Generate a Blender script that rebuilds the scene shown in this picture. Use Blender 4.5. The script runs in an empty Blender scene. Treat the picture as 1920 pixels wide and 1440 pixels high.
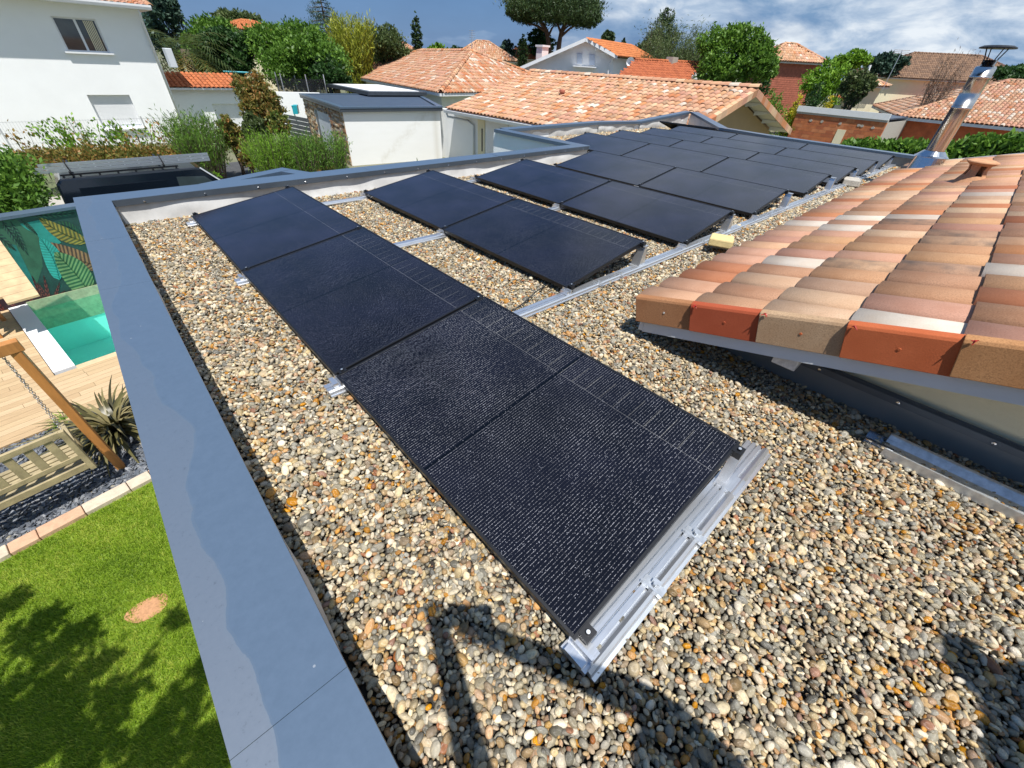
import bpy, math, random
import numpy as np
from mathutils import Vector, Matrix
random.seed(7); RNG = np.random.default_rng(11)
scene = bpy.context.scene
COL = scene.collection

# ------------------------------------------------------------------ camera
CAM = np.array([-.505, -.163, 1.484]); YAW, PITCH, ROLL = .776, .676, .057; FPX = 750.5
def _rot():
    cy, sy, cp, sp = math.cos(YAW), math.sin(YAW), math.cos(PITCH), math.sin(PITCH)
    f = np.array([sy*cp, cy*cp, -sp]); rt = np.array([cy, -sy, 0.]); up = np.cross(rt, f)
    cr, sr = math.cos(ROLL), math.sin(ROLL)
    return cr*rt+sr*up, -sr*rt+cr*up, f
CR, CU, CF = _rot()
cd = bpy.data.cameras.new('camera'); cam = bpy.data.objects.new('camera', cd); COL.objects.link(cam)
cd.sensor_width = 36; cd.lens = FPX/1920*36; cd.clip_start = .03; cd.clip_end = 3000
m = Matrix.Identity(4)
for i in range(3):
    m[i][0], m[i][1], m[i][2], m[i][3] = CR[i], CU[i], -CF[i], CAM[i]
cam.matrix_world = m
scene.camera = cam
# photograph pixel (1920 wide) -> place in the world, used only to read off where things stand
def ray(x, y): return CF+(x-960)/FPX*CR-(y-720)/FPX*CU
def Z(x, y, z): d = ray(x, y); return CAM+d*(z-CAM[2])/d[2]
def ATX(x, y, X): d = ray(x, y); return CAM+d*(X-CAM[0])/d[0]
def ATY(x, y, Y): d = ray(x, y); return CAM+d*(Y-CAM[1])/d[1]
def D(x, y, r): d = ray(x, y); return CAM+d*r/math.hypot(d[0], d[1])
def PLANE(x, y, n, p): d = ray(x, y); n = np.array(n, float); return CAM+d*((np.array(p)-CAM)@n)/(d@n)

# ------------------------------------------------------------------ world and sun
SUNV = Vector((.2, .35, -1)).normalized()
world = bpy.data.worlds.new('World'); scene.world = world; world.use_nodes = True
def build_world():
    nt = world.node_tree; nt.nodes.clear(); N = nt.nodes.new; L = nt.links.new
    out = N('ShaderNodeOutputWorld'); bg = N('ShaderNodeBackground'); bg.inputs[1].default_value = .080
    sky = N('ShaderNodeTexSky'); sky.sky_type = 'NISHITA'; sky.sun_disc = False
    sky.sun_elevation = math.radians(68); sky.sun_rotation = math.radians(210)
    sky.air_density = 1.0; sky.dust_density = .6; sky.ozone_density = 2.2
    tc = N('ShaderNodeTexCoord'); sep = N('ShaderNodeSeparateXYZ'); L(tc.outputs['Generated'], sep.inputs[0])
    def math_(op, a, b=None, c=None):
        n = N('ShaderNodeMath'); n.operation = op
        for i, v in enumerate((a, b, c)):
            if v is None: continue
            if isinstance(v, (int, float)): n.inputs[i].default_value = v
            else: L(v, n.inputs[i])
        return n.outputs[0]
    # clouds live on a sheet overhead: project the direction on it
    zz = math_('MAXIMUM', sep.outputs[2], 0.0); den = math_('ADD', zz, .30)
    px = math_('DIVIDE', sep.outputs[0], den); py = math_('DIVIDE', sep.outputs[1], den)
    cmb = N('ShaderNodeCombineXYZ'); L(px, cmb.inputs[0]); L(py, cmb.inputs[1]); 
    def noise(scale, detail, rough, dist=0.):
        n = N('ShaderNodeTexNoise'); n.inputs['Scale'].default_value = scale; n.inputs['Detail'].default_value = detail
        n.inputs['Roughness'].default_value = rough; n.inputs['Distortion'].default_value = dist
        L(cmb.outputs[0], n.inputs['Vector']); return n.outputs['Fac']
    def ramp(v, stops):
        r = N('ShaderNodeValToRGB'); e = r.color_ramp.elements
        while len(e) < len(stops): e.new(.5)
        for i, (p, c) in enumerate(stops): e[i].position = p; e[i].color = (*c, 1) if len(c) == 3 else c
        L(v, r.inputs[0]); return r.outputs[0]
    def mix(f, a, b):
        n = N('ShaderNodeMix'); n.data_type = 'RGBA'
        if isinstance(f, (int, float)): n.inputs[0].default_value = f
        else: L(f, n.inputs[0])
        for k, v in ((6, a), (7, b)):
            if isinstance(v, tuple): n.inputs[k].default_value = (*v, 1)
            else: L(v, n.inputs[k])
        return n.outputs[2]
    # azimuth position: +1 to the right of the view (east), -1 to the left
    az = math_('ADD', math_('MULTIPLY', sep.outputs[0], .80), math_('MULTIPLY', sep.outputs[1], -.60))
    big = noise(1.1, 4, .5, .3); fine = noise(3.0, 7, .55, .2)
    # heavy slate blue rain cloud filling the low sky ahead
    storm = mix(fine, (.62, 1.62, 3.75), (1.0, 2.35, 5.0))
    base = mix(.82, sky.outputs[0], storm)
    # white and grey clouds, densest on the right
    dens = math_('ADD', math_('ADD', math_('MULTIPLY', big, .62), math_('MULTIPLY', fine, .38)), math_('MULTIPLY', az, .40))
    msk = ramp(dens, [(.53, (0, 0, 0)), (.72, (1, 1, 1))])
    shade = noise(3.2, 7, .58, .3)
    ccol = ramp(shade, [(.36, (.20, .33, .52)), (.5, (.44, .55, .70)), (.64, (.78, .84, .90))])
    sc = N('ShaderNodeVectorMath'); sc.operation = 'SCALE'; L(ccol, sc.inputs[0]); sc.inputs['Scale'].default_value = 10.0
    fin = mix(msk, base, sc.outputs[0])
    L(fin, bg.inputs[0]); L(bg.outputs[0], out.inputs[0])
build_world()
sd = bpy.data.lights.new('sun', 'SUN'); sd.energy = 5.0; sd.angle = math.radians(.55); sd.color = (1, .965, .91)
sun = bpy.data.objects.new('sun', sd); COL.objects.link(sun); sun.rotation_euler = SUNV.to_track_quat('-Z', 'Y').to_euler()
vs = scene.view_settings; vs.view_transform = 'Standard'; vs.look = 'None'; vs.gamma = 1; vs.exposure = 0.42; vs.use_curve_mapping = False
scene.render.engine = 'CYCLES'

# ------------------------------------------------------------------ materials
def new_mat(name):
    m = bpy.data.materials.new(name); m.use_nodes = True; return m, m.node_tree, m.node_tree.nodes['Principled BSDF']
def node(nt, t, **kw):
    n = nt.nodes.new(t)
    for k, v in kw.items():
        if k in n.inputs: n.inputs[k].default_value = v
        else: setattr(n, k, v)
    return n
def rampn(nt, fac, stops, interp='LINEAR'):
    r = nt.nodes.new('ShaderNodeValToRGB'); r.color_ramp.interpolation = interp; e = r.color_ramp.elements
    while len(e) < len(stops): e.new(.5)
    for i, (p, c) in enumerate(stops): e[i].position = p; e[i].color = (*c, 1)
    nt.links.new(fac, r.inputs[0]); return r.outputs[0]
def mixc(nt, f, a, b, blend='MIX'):
    n = nt.nodes.new('ShaderNodeMix'); n.data_type = 'RGBA'; n.blend_type = blend
    if isinstance(f, (int, float)): n.inputs[0].default_value = f
    else: nt.links.new(f, n.inputs[0])
    for k, v in ((6, a), (7, b)):
        if isinstance(v, tuple): n.inputs[k].default_value = (*v, 1)
        else: nt.links.new(v, n.inputs[k])
    return n.outputs[2]
def mth(nt, op, a, b=None, clamp=False):
    n = nt.nodes.new('ShaderNodeMath'); n.operation = op; n.use_clamp = clamp
    for i, v in enumerate((a, b)):
        if v is None: continue
        if isinstance(v, (int, float)): n.inputs[i].default_value = v
        else: nt.links.new(v, n.inputs[i])
    return n.outputs[0]
def mat(name, c, rough=.6, metal=0., var=.15, scale=6., bump=.0, bscale=60., c2=None, spec=.5, obj=True, stretch=None):
    m, nt, b = new_mat(name); L = nt.links.new
    tc = node(nt, 'ShaderNodeTexCoord'); co = tc.outputs['Object']
    if stretch:
        mp = node(nt, 'ShaderNodeMapping'); mp.inputs['Scale'].default_value = stretch; L(co, mp.inputs[0]); co = mp.outputs[0]
    n = node(nt, 'ShaderNodeTexNoise', Scale=scale, Detail=6., Roughness=.6); L(co, n.inputs['Vector'])
    lo = tuple(x*(1-var) for x in c); hi = c2 if c2 else tuple(min(1, x*(1+var)) for x in c)
    L(rampn(nt, n.outputs['Fac'], [(.3, lo), (.7, hi)]), b.inputs['Base Color'])
    b.inputs['Roughness'].default_value = rough; b.inputs['Metallic'].default_value = metal; b.inputs['Specular IOR Level'].default_value = spec
    if bump:
        n2 = node(nt, 'ShaderNodeTexNoise', Scale=bscale, Detail=4.); L(co, n2.inputs['Vector'])
        bp = node(nt, 'ShaderNodeBump', Strength=bump, Distance=.01); L(n2.outputs['Fac'], bp.inputs['Height']); L(bp.outputs[0], b.inputs['Normal'])
    return m
M = {}
M['render_white'] = mat('white_render', (.88, .89, .88), .85, var=.03, scale=.8, bump=.25, bscale=90)
M['render_cream'] = mat('cream_render', (.80, .72, .50), .9, var=.05, scale=1.2, bump=.3, bscale=90)
M['render_tan'] = mat('tan_render', (.36, .255, .14), .9, var=.08, scale=1.2, bump=.3, bscale=90)
M['white_paint'] = mat('white_paint', (.76, .77, .78), .45, var=.04, scale=3)
M['grey_board'] = mat('pale_grey_board', (.60, .63, .66), .5, var=.05, scale=3)
M['alu'] = mat('brushed_aluminium', (.74, .76, .79), .34, .88, var=.1, scale=14, stretch=(1, 12, 12))
M['alu2'] = mat('galvanised_steel', (.62, .65, .68), .4, .8, var=.22, scale=30)
M['chrome'] = mat('shiny_profile', (.58, .60, .64), .16, 1., var=.12, scale=8, stretch=(14, 1, 14))
M['steel'] = mat('stainless_flue', (.62, .60, .58), .24, 1., var=.06, scale=5)
M['black'] = mat('black_metal', (.012, .013, .016), .42, .3, var=.2, scale=20)
M['rubber'] = mat('black_rubber', (.02, .02, .02), .7, var=.2)
M['anthracite'] = mat('anthracite_metal', (.060, .072, .088), .35, .2, var=.1, scale=5)
M['dark_roofing'] = mat('dark_roofing_membrane', (.055, .075, .11), .45, var=.12, scale=2)
M['carpaint'] = mat('black_van_paint', (.006, .010, .017), .12, .1, var=.1, scale=1, spec=.7)
M['glass_dark'] = mat('dark_glass', (.03, .042, .045), .05, .0, var=.3, scale=2, spec=.8)
M['pvc'] = mat('white_pvc', (.78, .79, .80), .35, var=.02)
M['wood'] = mat('orange_wood', (.40, .17, .045), .55, var=.35, scale=9, stretch=(1, 1, .15), bump=.3, bscale=40)
M['bench_wood'] = mat('pale_bench_wood', (.34, .275, .155), .7, var=.25, scale=9, bump=.2, bscale=60)
M['chain'] = mat('steel_chain', (.45, .45, .45), .35, .9, var=.1)
M['terracotta'] = mat('terracotta_clay', (.48, .25, .13), .85, var=.15, scale=20, bump=.2, bscale=200)
M['terrablock'] = mat('terracotta_blockwork', (.44, .115, .045), .9, var=.25, scale=2.2, bump=.3, bscale=30)
M['brick'] = mat('red_brick', (.40, .13, .08), .9, var=.25, scale=5, bump=.2, bscale=30)
M['limestone'] = mat('yellow_stone', (.60, .47, .22), .85, var=.12, scale=25, bump=.4, bscale=120)
M['greystone'] = mat('grey_stone', (.40, .37, .32), .85, var=.2, scale=25, bump=.4, bscale=120)
M['soffit'] = mat('white_soffit', (.62, .60, .54), .6, var=.1, scale=8)
M['asphalt'] = mat('dark_asphalt', (.055, .057, .06), .9, var=.25, scale=3, bump=.4, bscale=120)
M['concrete'] = mat('pale_concrete', (.34, .32, .28), .9, var=.2, scale=1.5, bump=.4, bscale=60)
M['poolliner'] = mat('pool_liner', (.42, .80, .74), .6, var=.05, scale=2)
M['poolstep'] = mat('pool_tile_band', (.33, .36, .22), .6, var=.2, scale=14)
M['skin'] = mat('skin', (.50, .30, .21), .5, var=.1)
M['denim'] = mat('blue_work_trousers', (.04, .06, .12), .9, var=.2, scale=30)
M['shirt'] = mat('dark_work_shirt', (.03, .04, .05), .9, var=.2, scale=30)
M['hair'] = mat('dark_hair', (.03, .02, .015), .6, var=.3)
M['red_clip'] = mat('red_plastic', (.42, .03, .02), .4)
M['teal_plastic'] = mat('teal_plastic', (.02, .35, .42), .4)
M['bark'] = mat('grey_brown_bark', (.10, .075, .055), .95, var=.35, scale=12, bump=.5, bscale=30)
M['log'] = mat('orange_log', (.36, .15, .05), .85, var=.3, scale=12)
M['mesh_wire'] = mat('grey_fence_wire', (.55, .56, .56), .5, .4)
M['soil'] = mat('dark_soil', (.05, .04, .03), .95, var=.4)
M['slate_base'] = mat('dark_slate_bed', (.02, .021, .024), .9, var=.4, scale=40)
M['gravel_base'] = mat('gravel_bed', (.03, .025, .02), .95, var=.5, scale=90, bump=.6, bscale=90)
M['edging_a'] = mat('pale_stone_edging', (.52, .43, .33), .85, var=.15, scale=14, bump=.3, bscale=80)
M['edging_b'] = mat('pinkish_stone_edging', (.50, .31, .20), .85, var=.15, scale=14, bump=.3, bscale=80)

def coping_material():
    """pre-painted blue grey sheet: half dry, with an old wet film whose edge wanders along the outside"""
    m, nt, b = new_mat('blue_grey_coping'); L = nt.links.new
    tc = node(nt, 'ShaderNodeTexCoord'); sep = node(nt, 'ShaderNodeSeparateXYZ'); L(tc.outputs['Object'], sep.inputs[0])
    n1 = node(nt, 'ShaderNodeTexNoise', Scale=1.7, Detail=2.5, Roughness=.5); L(tc.outputs['Object'], n1.inputs['Vector'])
    n2 = node(nt, 'ShaderNodeTexNoise', Scale=30., Detail=8., Roughness=.7); L(tc.outputs['Object'], n2.inputs['Vector'])
    edge = mth(nt, 'ADD', mth(nt, 'ADD', sep.outputs[0], .725), mth(nt, 'MULTIPLY', mth(nt, 'SUBTRACT', n1.outputs['Fac'], .5), -.34))
    edge = mth(nt, 'ADD', edge, mth(nt, 'MULTIPLY', mth(nt, 'SUBTRACT', n2.outputs['Fac'], .5), .016))
    wet0 = mth(nt, 'GREATER_THAN', 0.0, edge)
    fall = rampn(nt, mth(nt, 'MULTIPLY', mth(nt, 'ADD', sep.outputs[1], 4.), .1), [(.44, (1, 1, 1)), (.60, (.42, .42, .42)), (.80, (.22, .22, .22))])
    wet = mth(nt, 'MULTIPLY', wet0, fall)
    rim = mth(nt, 'LESS_THAN', mth(nt, 'ABSOLUTE', edge), .006)
    spk = node(nt, 'ShaderNodeTexNoise', Scale=55., Detail=5., Roughness=.75); L(tc.outputs['Object'], spk.inputs['Vector'])
    dry = rampn(nt, n2.outputs['Fac'], [(.3, (.092, .135, .195)), (.75, (.108, .155, .222))])
    wetc = rampn(nt, spk.outputs['Fac'], [(.30, (.085, .105, .135)), (.40, (.120, .150, .195)), (.7, (.130, .16, .205))])
    c = mixc(nt, wet, dry, wetc); c = mixc(nt, mth(nt, 'MULTIPLY', rim, .30), c, (.12, .16, .21))
    vn = node(nt, 'ShaderNodeTexVoronoi', Scale=9.); L(tc.outputs['Object'], vn.inputs['Vector'])
    spot = mth(nt, 'LESS_THAN', vn.outputs['Distance'], .035)
    c = mixc(nt, mth(nt, 'MULTIPLY', spot, .5), c, (.42, .44, .46))
    L(c, b.inputs['Base Color'])
    L(mth(nt, 'ADD', .30, mth(nt, 'MULTIPLY', wet, .22)), b.inputs['Roughness']); b.inputs['Metallic'].default_value = .25
    bp = node(nt, 'ShaderNodeBump', Strength=.12, Distance=.02); L(n1.outputs['Fac'], bp.inputs['Height']); L(bp.outputs[0], b.inputs['Normal'])
    return m
M['coping'] = coping_material()
M['coping_edge'] = mat('blue_grey_coping_edge', (.075, .095, .12), .4, .25, var=.1)
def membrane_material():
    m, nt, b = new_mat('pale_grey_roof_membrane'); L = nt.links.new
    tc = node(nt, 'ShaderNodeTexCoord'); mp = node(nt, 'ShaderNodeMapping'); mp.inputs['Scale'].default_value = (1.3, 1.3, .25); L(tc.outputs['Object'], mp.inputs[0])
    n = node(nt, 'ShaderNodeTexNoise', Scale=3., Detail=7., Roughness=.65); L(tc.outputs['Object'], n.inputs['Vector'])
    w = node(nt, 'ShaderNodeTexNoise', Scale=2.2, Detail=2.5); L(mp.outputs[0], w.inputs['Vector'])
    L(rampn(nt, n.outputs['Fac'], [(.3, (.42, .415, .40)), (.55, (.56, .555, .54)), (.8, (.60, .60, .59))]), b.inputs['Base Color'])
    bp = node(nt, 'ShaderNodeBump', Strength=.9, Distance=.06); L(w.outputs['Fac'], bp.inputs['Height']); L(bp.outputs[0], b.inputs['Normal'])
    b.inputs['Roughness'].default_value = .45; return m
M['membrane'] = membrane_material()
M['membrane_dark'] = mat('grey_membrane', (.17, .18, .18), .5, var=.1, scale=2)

def tile_mat(name, c, speck=.25, grime=0.):
    m, nt, b = new_mat(name); L = nt.links.new
    tc = node(nt, 'ShaderNodeTexCoord'); oi = node(nt, 'ShaderNodeObjectInfo')
    n = node(nt, 'ShaderNodeTexNoise', Scale=170., Detail=3., Roughness=.7); L(tc.outputs['Object'], n.inputs['Vector'])
    big = node(nt, 'ShaderNodeTexNoise', Scale=7., Detail=4.); 
    ad = node(nt, 'ShaderNodeVectorMath', operation='ADD'); L(tc.outputs['Object'], ad.inputs[0]); L(oi.outputs['Random'], ad.inputs[1]); L(ad.outputs[0], big.inputs['Vector'])
    col = rampn(nt, n.outputs['Fac'], [(.34, tuple(x*(1-speck) for x in c)), (.5, c), (.68, tuple(min(1, x*(1+speck*.55)) for x in c))])
    col = mixc(nt, mth(nt, 'MULTIPLY', mth(nt, 'SUBTRACT', big.outputs['Fac'], .25, True), 1.5, True), col, tuple(x*f_ for x, f_ in zip(c, (.80, .70, .62))))
    hs = node(nt, 'ShaderNodeHueSaturation'); L(col, hs.inputs['Color']); L(mth(nt, 'ADD', .82, mth(nt, 'MULTIPLY', oi.outputs['Random'], .30)), hs.inputs['Value']); L(mth(nt, 'ADD', .494, mth(nt, 'MULTIPLY', oi.outputs['Random'], .012)), hs.inputs['Hue'])
    o = hs.outputs[0]
    if grime:
        g = node(nt, 'ShaderNodeTexNoise', Scale=9., Detail=6.); L(ad.outputs[0], g.inputs['Vector'])
        o = mixc(nt, mth(nt, 'MULTIPLY', mth(nt, 'SUBTRACT', g.outputs['Fac'], .42, True), grime*3), o, (.12, .10, .085))
    L(o, b.inputs['Base Color']); b.inputs['Roughness'].default_value = .9; b.inputs['Specular IOR Level'].default_value = .22
    bp = node(nt, 'ShaderNodeBump', Strength=.25, Distance=.004); L(n.outputs['Fac'], bp.inputs['Height']); L(bp.outputs[0], b.inputs['Normal'])
    return m
TM = [tile_mat('peach_clay_tile', (.58, .34, .215)), tile_mat('pink_clay_tile', (.55, .31, .215)), tile_mat('orange_clay_tile', (.50, .215, .105), .18),
      tile_mat('ochre_clay_tile', (.49, .275, .155), .35), tile_mat('sand_clay_tile', (.57, .385, .255), .3), tile_mat('white_washed_tile', (.64, .56, .47), .12),
      tile_mat('brown_clay_tile', (.46, .26, .16), .35), tile_mat('smoked_clay_tile', (.48, .30, .19), .3, .8)]
TMR = tile_mat('deep_red_verge_tile', (.44, .11, .045), .15)
TMB = tile_mat('speckled_brown_verge_tile', (.38, .19, .09), .4)
OT = [tile_mat('plain_orange_tile', (.50, .17, .07), .15), tile_mat('plain_orange_tile_dark', (.42, .14, .06), .15)]
BT = [tile_mat('weathered_brown_tile', (.24, .15, .105), .25), tile_mat('weathered_brown_tile_dark', (.18, .115, .085), .25)]
W_MIX = [.27, .2, .10, .14, .16, .03, .06, .04]

def leaf_mat(name, dark, mid, light, trans=.35, rough=.5):
    m, nt, b = new_mat(name); L = nt.links.new
    at = node(nt, 'ShaderNodeAttribute', attribute_name='tint')
    col = rampn(nt, at.outputs['Fac'], [(0., dark), (.5, mid), (1., light)])
    L(col, b.inputs['Base Color']); b.inputs['Roughness'].default_value = rough; b.inputs['Specular IOR Level'].default_value = .35
    tr = node(nt, 'ShaderNodeBsdfTranslucent'); L(col, tr.inputs[0])
    mx = node(nt, 'ShaderNodeMixShader'); mx.inputs[0].default_value = trans
    L(b.outputs[0], mx.inputs[1]); L(tr.outputs[0], mx.inputs[2]); L(mx.outputs[0], nt.nodes['Material Output'].inputs[0])
    return m
LF = {
 'green': leaf_mat('fresh_green_leaves', (.04, .095, .012), (.10, .21, .025), (.21, .36, .05)),
 'deep': leaf_mat('deep_green_leaves', (.014, .045, .012), (.035, .09, .02), (.07, .15, .035)),
 'olive': leaf_mat('olive_green_leaves', (.035, .055, .02), (.08, .12, .035), (.16, .20, .07)),
 'pine': leaf_mat('pine_needles', (.014, .035, .012), (.04, .075, .02), (.085, .125, .035), .15),
 'blue': leaf_mat('blue_green_needles', (.02, .05, .035), (.04, .085, .055), (.08, .14, .09), .15),
 'yellow': leaf_mat('yellow_green_leaves', (.12, .17, .02), (.28, .32, .03), (.45, .46, .06)),
 'gold': leaf_mat('golden_conifer_leaves', (.30, .28, .02), (.55, .48, .03), (.7, .62, .06)),
 'lime': leaf_mat('lime_green_leaves', (.07, .16, .01), (.15, .30, .02), (.28, .45, .05)),
 'photinia': leaf_mat('green_red_leaves', (.05, .10, .02), (.15, .20, .035), (.42, .20, .06)),
 'bronze': leaf_mat('bronze_leaves', (.05, .09, .02), (.20, .19, .04), (.50, .22, .08)),
 'phormium': leaf_mat('bronze_sword_leaves', (.03, .028, .012), (.13, .115, .04), (.34, .28, .14), .2, .35),
 'palm': leaf_mat('palm_leaves', (.03, .055, .015), (.09, .12, .03), (.30, .22, .05)),
 'dead': leaf_mat('dry_twigs', (.10, .07, .05), (.16, .11, .08), (.24, .17, .12), .05),
 'grass': leaf_mat('grass_blades', (.075, .14, .010), (.16, .27, .018), (.30, .40, .05), .4),
}
# ------------------------------------------------------------------ mesh helpers
class MB:
    def __init__(s): s.v = []; s.f = []; s.m = []
    def add(s, vs, fs, mi=0):
        o = len(s.v); s.v += [tuple(map(float, v)) for v in vs]; s.f += [tuple(i+o for i in f) for f in fs]; s.m += [mi]*len(fs); return s
    def hexa(s, p, mi=0): return s.add(p, [(0, 3, 2, 1), (4, 5, 6, 7), (0, 1, 5, 4), (1, 2, 6, 5), (2, 3, 7, 6), (3, 0, 4, 7)], mi)
    def box(s, x0, x1, y0, y1, z0, z1, mi=0):
        return s.hexa([(x0, y0, z0), (x1, y0, z0), (x1, y1, z0), (x0, y1, z0), (x0, y0, z1), (x1, y0, z1), (x1, y1, z1), (x0, y1, z1)], mi)
    def bar(s, a, b, w, h, mi=0, up=(0, 0, 1)):
        a, b = Vector(a), Vector(b); d = (b-a).normalized(); u = Vector(up); r = d.cross(u)
        if r.length < 1e-4: r = d.cross(Vector((1, 0, 0)))
        r.normalize(); u = r.cross(d); r *= w/2; u *= h/2
        return s.hexa([a-r-u, b-r-u, b+r-u, a+r-u, a-r+u, b-r+u, b+r+u, a+r+u], mi)
    def prism(s, poly, z0, z1, mi=0):
        n = len(poly); z0 = [z0]*n if isinstance(z0, (int, float)) else z0; z1 = [z1]*n if isinstance(z1, (int, float)) else z1
        vs = [(p[0], p[1], z) for p, z in zip(poly, z0)]+[(p[0], p[1], z) for p, z in zip(poly, z1)]
        area = sum(poly[i][0]*poly[(i+1) % n][1]-poly[(i+1) % n][0]*poly[i][1] for i in range(n))
        fs = [tuple(range(n-1, -1, -1)), tuple(range(n, 2*n))]+[(i, (i+1) % n, n+(i+1) % n, n+i) for i in range(n)]
        if area < 0: fs = [tuple(reversed(f)) for f in fs]
        return s.add(vs, fs, mi)
    def extr(s, prof, a, b, ux, uz, mi=0, cap=True):
        """extrude a 2D profile (x,z in frame ux,uz) from a to b"""
        a, b, ux, uz = Vector(a), Vector(b), Vector(ux), Vector(uz); n = len(prof)
        vs = [a+ux*x+uz*z for x, z in prof]+[b+ux*x+uz*z for x, z in prof]
        fs = [(i, (i+1) % n, n+(i+1) % n, n+i) for i in range(n)]
        if cap: fs += [tuple(range(n-1, -1, -1)), tuple(range(n, 2*n))]
        return s.add(vs, fs, mi)
    def tube(s, pts, rad, seg=8, mi=0, cap=True):
        pts = [Vector(p) for p in pts]; rr = rad if isinstance(rad, (list, tuple)) else [rad]*len(pts)
        vs = []; fs = []; up = Vector((.31, .17, .93))
        for i, p in enumerate(pts):
            d = (pts[min(i+1, len(pts)-1)]-pts[max(i-1, 0)]).normalized(); r = d.cross(up)
            if r.length < .05: r = d.cross(Vector((1, 0, 0)))
            r.normalize(); u = r.cross(d)
            for k in range(seg):
                t = 2*math.pi*k/seg; vs.append(p+(r*math.cos(t)+u*math.sin(t))*rr[i])
        for i in range(len(pts)-1):
            for k in range(seg):
                a = i*seg+k; b = i*seg+(k+1) % seg; fs.append((a, b, b+seg, a+seg))
        if cap: fs += [tuple(range(seg-1, -1, -1)), tuple(range((len(pts)-1)*seg, len(pts)*seg))]
        return s.add(vs, fs, mi)
    def lathe(s, c, prof, seg=20, mi=0):
        vs = [(c[0]+r*math.cos(2*math.pi*k/seg), c[1]+r*math.sin(2*math.pi*k/seg), c[2]+z) for r, z in prof for k in range(seg)]
        fs = [(i*seg+k, i*seg+(k+1) % seg, (i+1)*seg+(k+1) % seg, (i+1)*seg+k) for i in range(len(prof)-1) for k in range(seg)]
        return s.add(vs, fs, mi)
    def build(s, name, mats, parent=None, smooth=False, bevel=0, fix=True):
        me = bpy.data.meshes.new(name); me.from_pydata(s.v, [], s.f)
        for mm in (mats if isinstance(mats, (list, tuple)) else [mats]): me.materials.append(mm)
        me.polygons.foreach_set('material_index', s.m)
        if fix and len(s.f) < 20000:
            import bmesh
            b = bmesh.new(); b.from_mesh(me); bmesh.ops.recalc_face_normals(b, faces=b.faces); b.to_mesh(me); b.free()
        if smooth: me.polygons.foreach_set('use_smooth', [True]*len(me.polygons))
        me.update(); o = bpy.data.objects.new(name, me); COL.objects.link(o)
        if parent: setpar(o, parent)
        if bevel:
            md = o.modifiers.new('bevel', 'BEVEL'); md.width = bevel; md.segments = 2; md.limit_method = 'ANGLE'; md.angle_limit = math.radians(40)
            md.harden_normals = False
        return o
def setpar(o, p):
    o.parent = p
    if p.location.length > 0: o.matrix_parent_inverse = Matrix.Translation(-Vector(p.location))
    if p.rotation_euler.z: o.matrix_parent_inverse = (Matrix.Translation(p.location) @ p.rotation_euler.to_matrix().to_4x4()).inverted()
def empty(name, loc, label=None, cat=None, group=None, kind=None):
    o = bpy.data.objects.new(name, None); COL.objects.link(o); o.location = Vector([float(c) for c in loc]); o.empty_display_size = .2
    tag(o, label, cat, group, kind); return o
def tag(o, label=None, cat=None, group=None, kind=None):
    for k, v in (('label', label), ('category', cat), ('group', group), ('kind', kind)):
        if v: o[k] = v
    return o
def fast_mesh(name, V, F, mats, mi=None, tint=None, smooth=False):
    """V (n,3), F (m,k) all faces with k corners"""
    V = np.asarray(V, np.float32); F = np.asarray(F, np.int32); me = bpy.data.meshes.new(name)
    me.vertices.add(len(V)); me.vertices.foreach_set('co', V.ravel()); k = F.shape[1]
    me.loops.add(F.size); me.loops.foreach_set('vertex_index', F.ravel()); me.polygons.add(len(F))
    me.polygons.foreach_set('loop_start', np.arange(0, F.size, k, dtype=np.int32)); me.polygons.foreach_set('loop_total', np.full(len(F), k, np.int32))
    for mm in (mats if isinstance(mats, (list, tuple)) else [mats]): me.materials.append(mm)
    if mi is not None: me.polygons.foreach_set('material_index', np.asarray(mi, np.int32))
    if smooth: me.polygons.foreach_set('use_smooth', np.ones(len(F), bool))
    if tint is not None:
        a = me.attributes.new('tint', 'FLOAT', 'FACE'); a.data.foreach_set('value', np.asarray(tint, np.float32))
    me.update(calc_edges=True); return me
def link(name, me, parent=None):
    o = bpy.data.objects.new(name, me); COL.objects.link(o)
    if parent: setpar(o, parent)
    return o
def V3(p): return Vector([float(c) for c in p])

# ------------------------------------------------------------------ ground
GZ = -3.0
def ground():
    m, nt, b = new_mat('suburban_ground'); L = nt.links.new
    tc = node(nt, 'ShaderNodeTexCoord'); n = node(nt, 'ShaderNodeTexNoise', Scale=.12, Detail=6.); L(tc.outputs['Object'], n.inputs['Vector'])
    n2 = node(nt, 'ShaderNodeTexNoise', Scale=4., Detail=6.); L(tc.outputs['Object'], n2.inputs['Vector'])
    c = rampn(nt, n.outputs['Fac'], [(.4, (.07, .11, .025)), (.55, (.16, .15, .09)), (.7, (.24, .22, .18))])
    L(mixc(nt, .5, c, mixc(nt, n2.outputs['Fac'], (.06, .09, .03), (.22, .2, .15))), b.inputs['Base Color']); b.inputs['Roughness'].default_value = .95
    # an opening is left where the pool is dug
    inner = [GP(-.02, -.02), GP(PW+.02, -.02), GP(PW+.02, PL+.02), GP(-.02, PL+.02)]; R = 1500
    outer = [(-R, -R), (R, -R), (R, R), (-R, R)]
    mb = MB(); mb.add([(x, y, GZ-.03) for x, y in inner+outer], [(4+i, 4+(i+1) % 4, (i+1) % 4, i) for i in range(4)])
    o = mb.build('ground', m); tag(o, kind='structure')
GO, GUX, GUY = np.array([-2.2, 8.95]), np.array([.984, .178]), np.array([-.178, .984])     # garden frame, turned 10 degrees from the house
PW, PL = 4.4, 3.35
def GP(x, y): p = GO+x*GUX+y*GUY; return float(p[0]), float(p[1])
ground()

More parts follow.
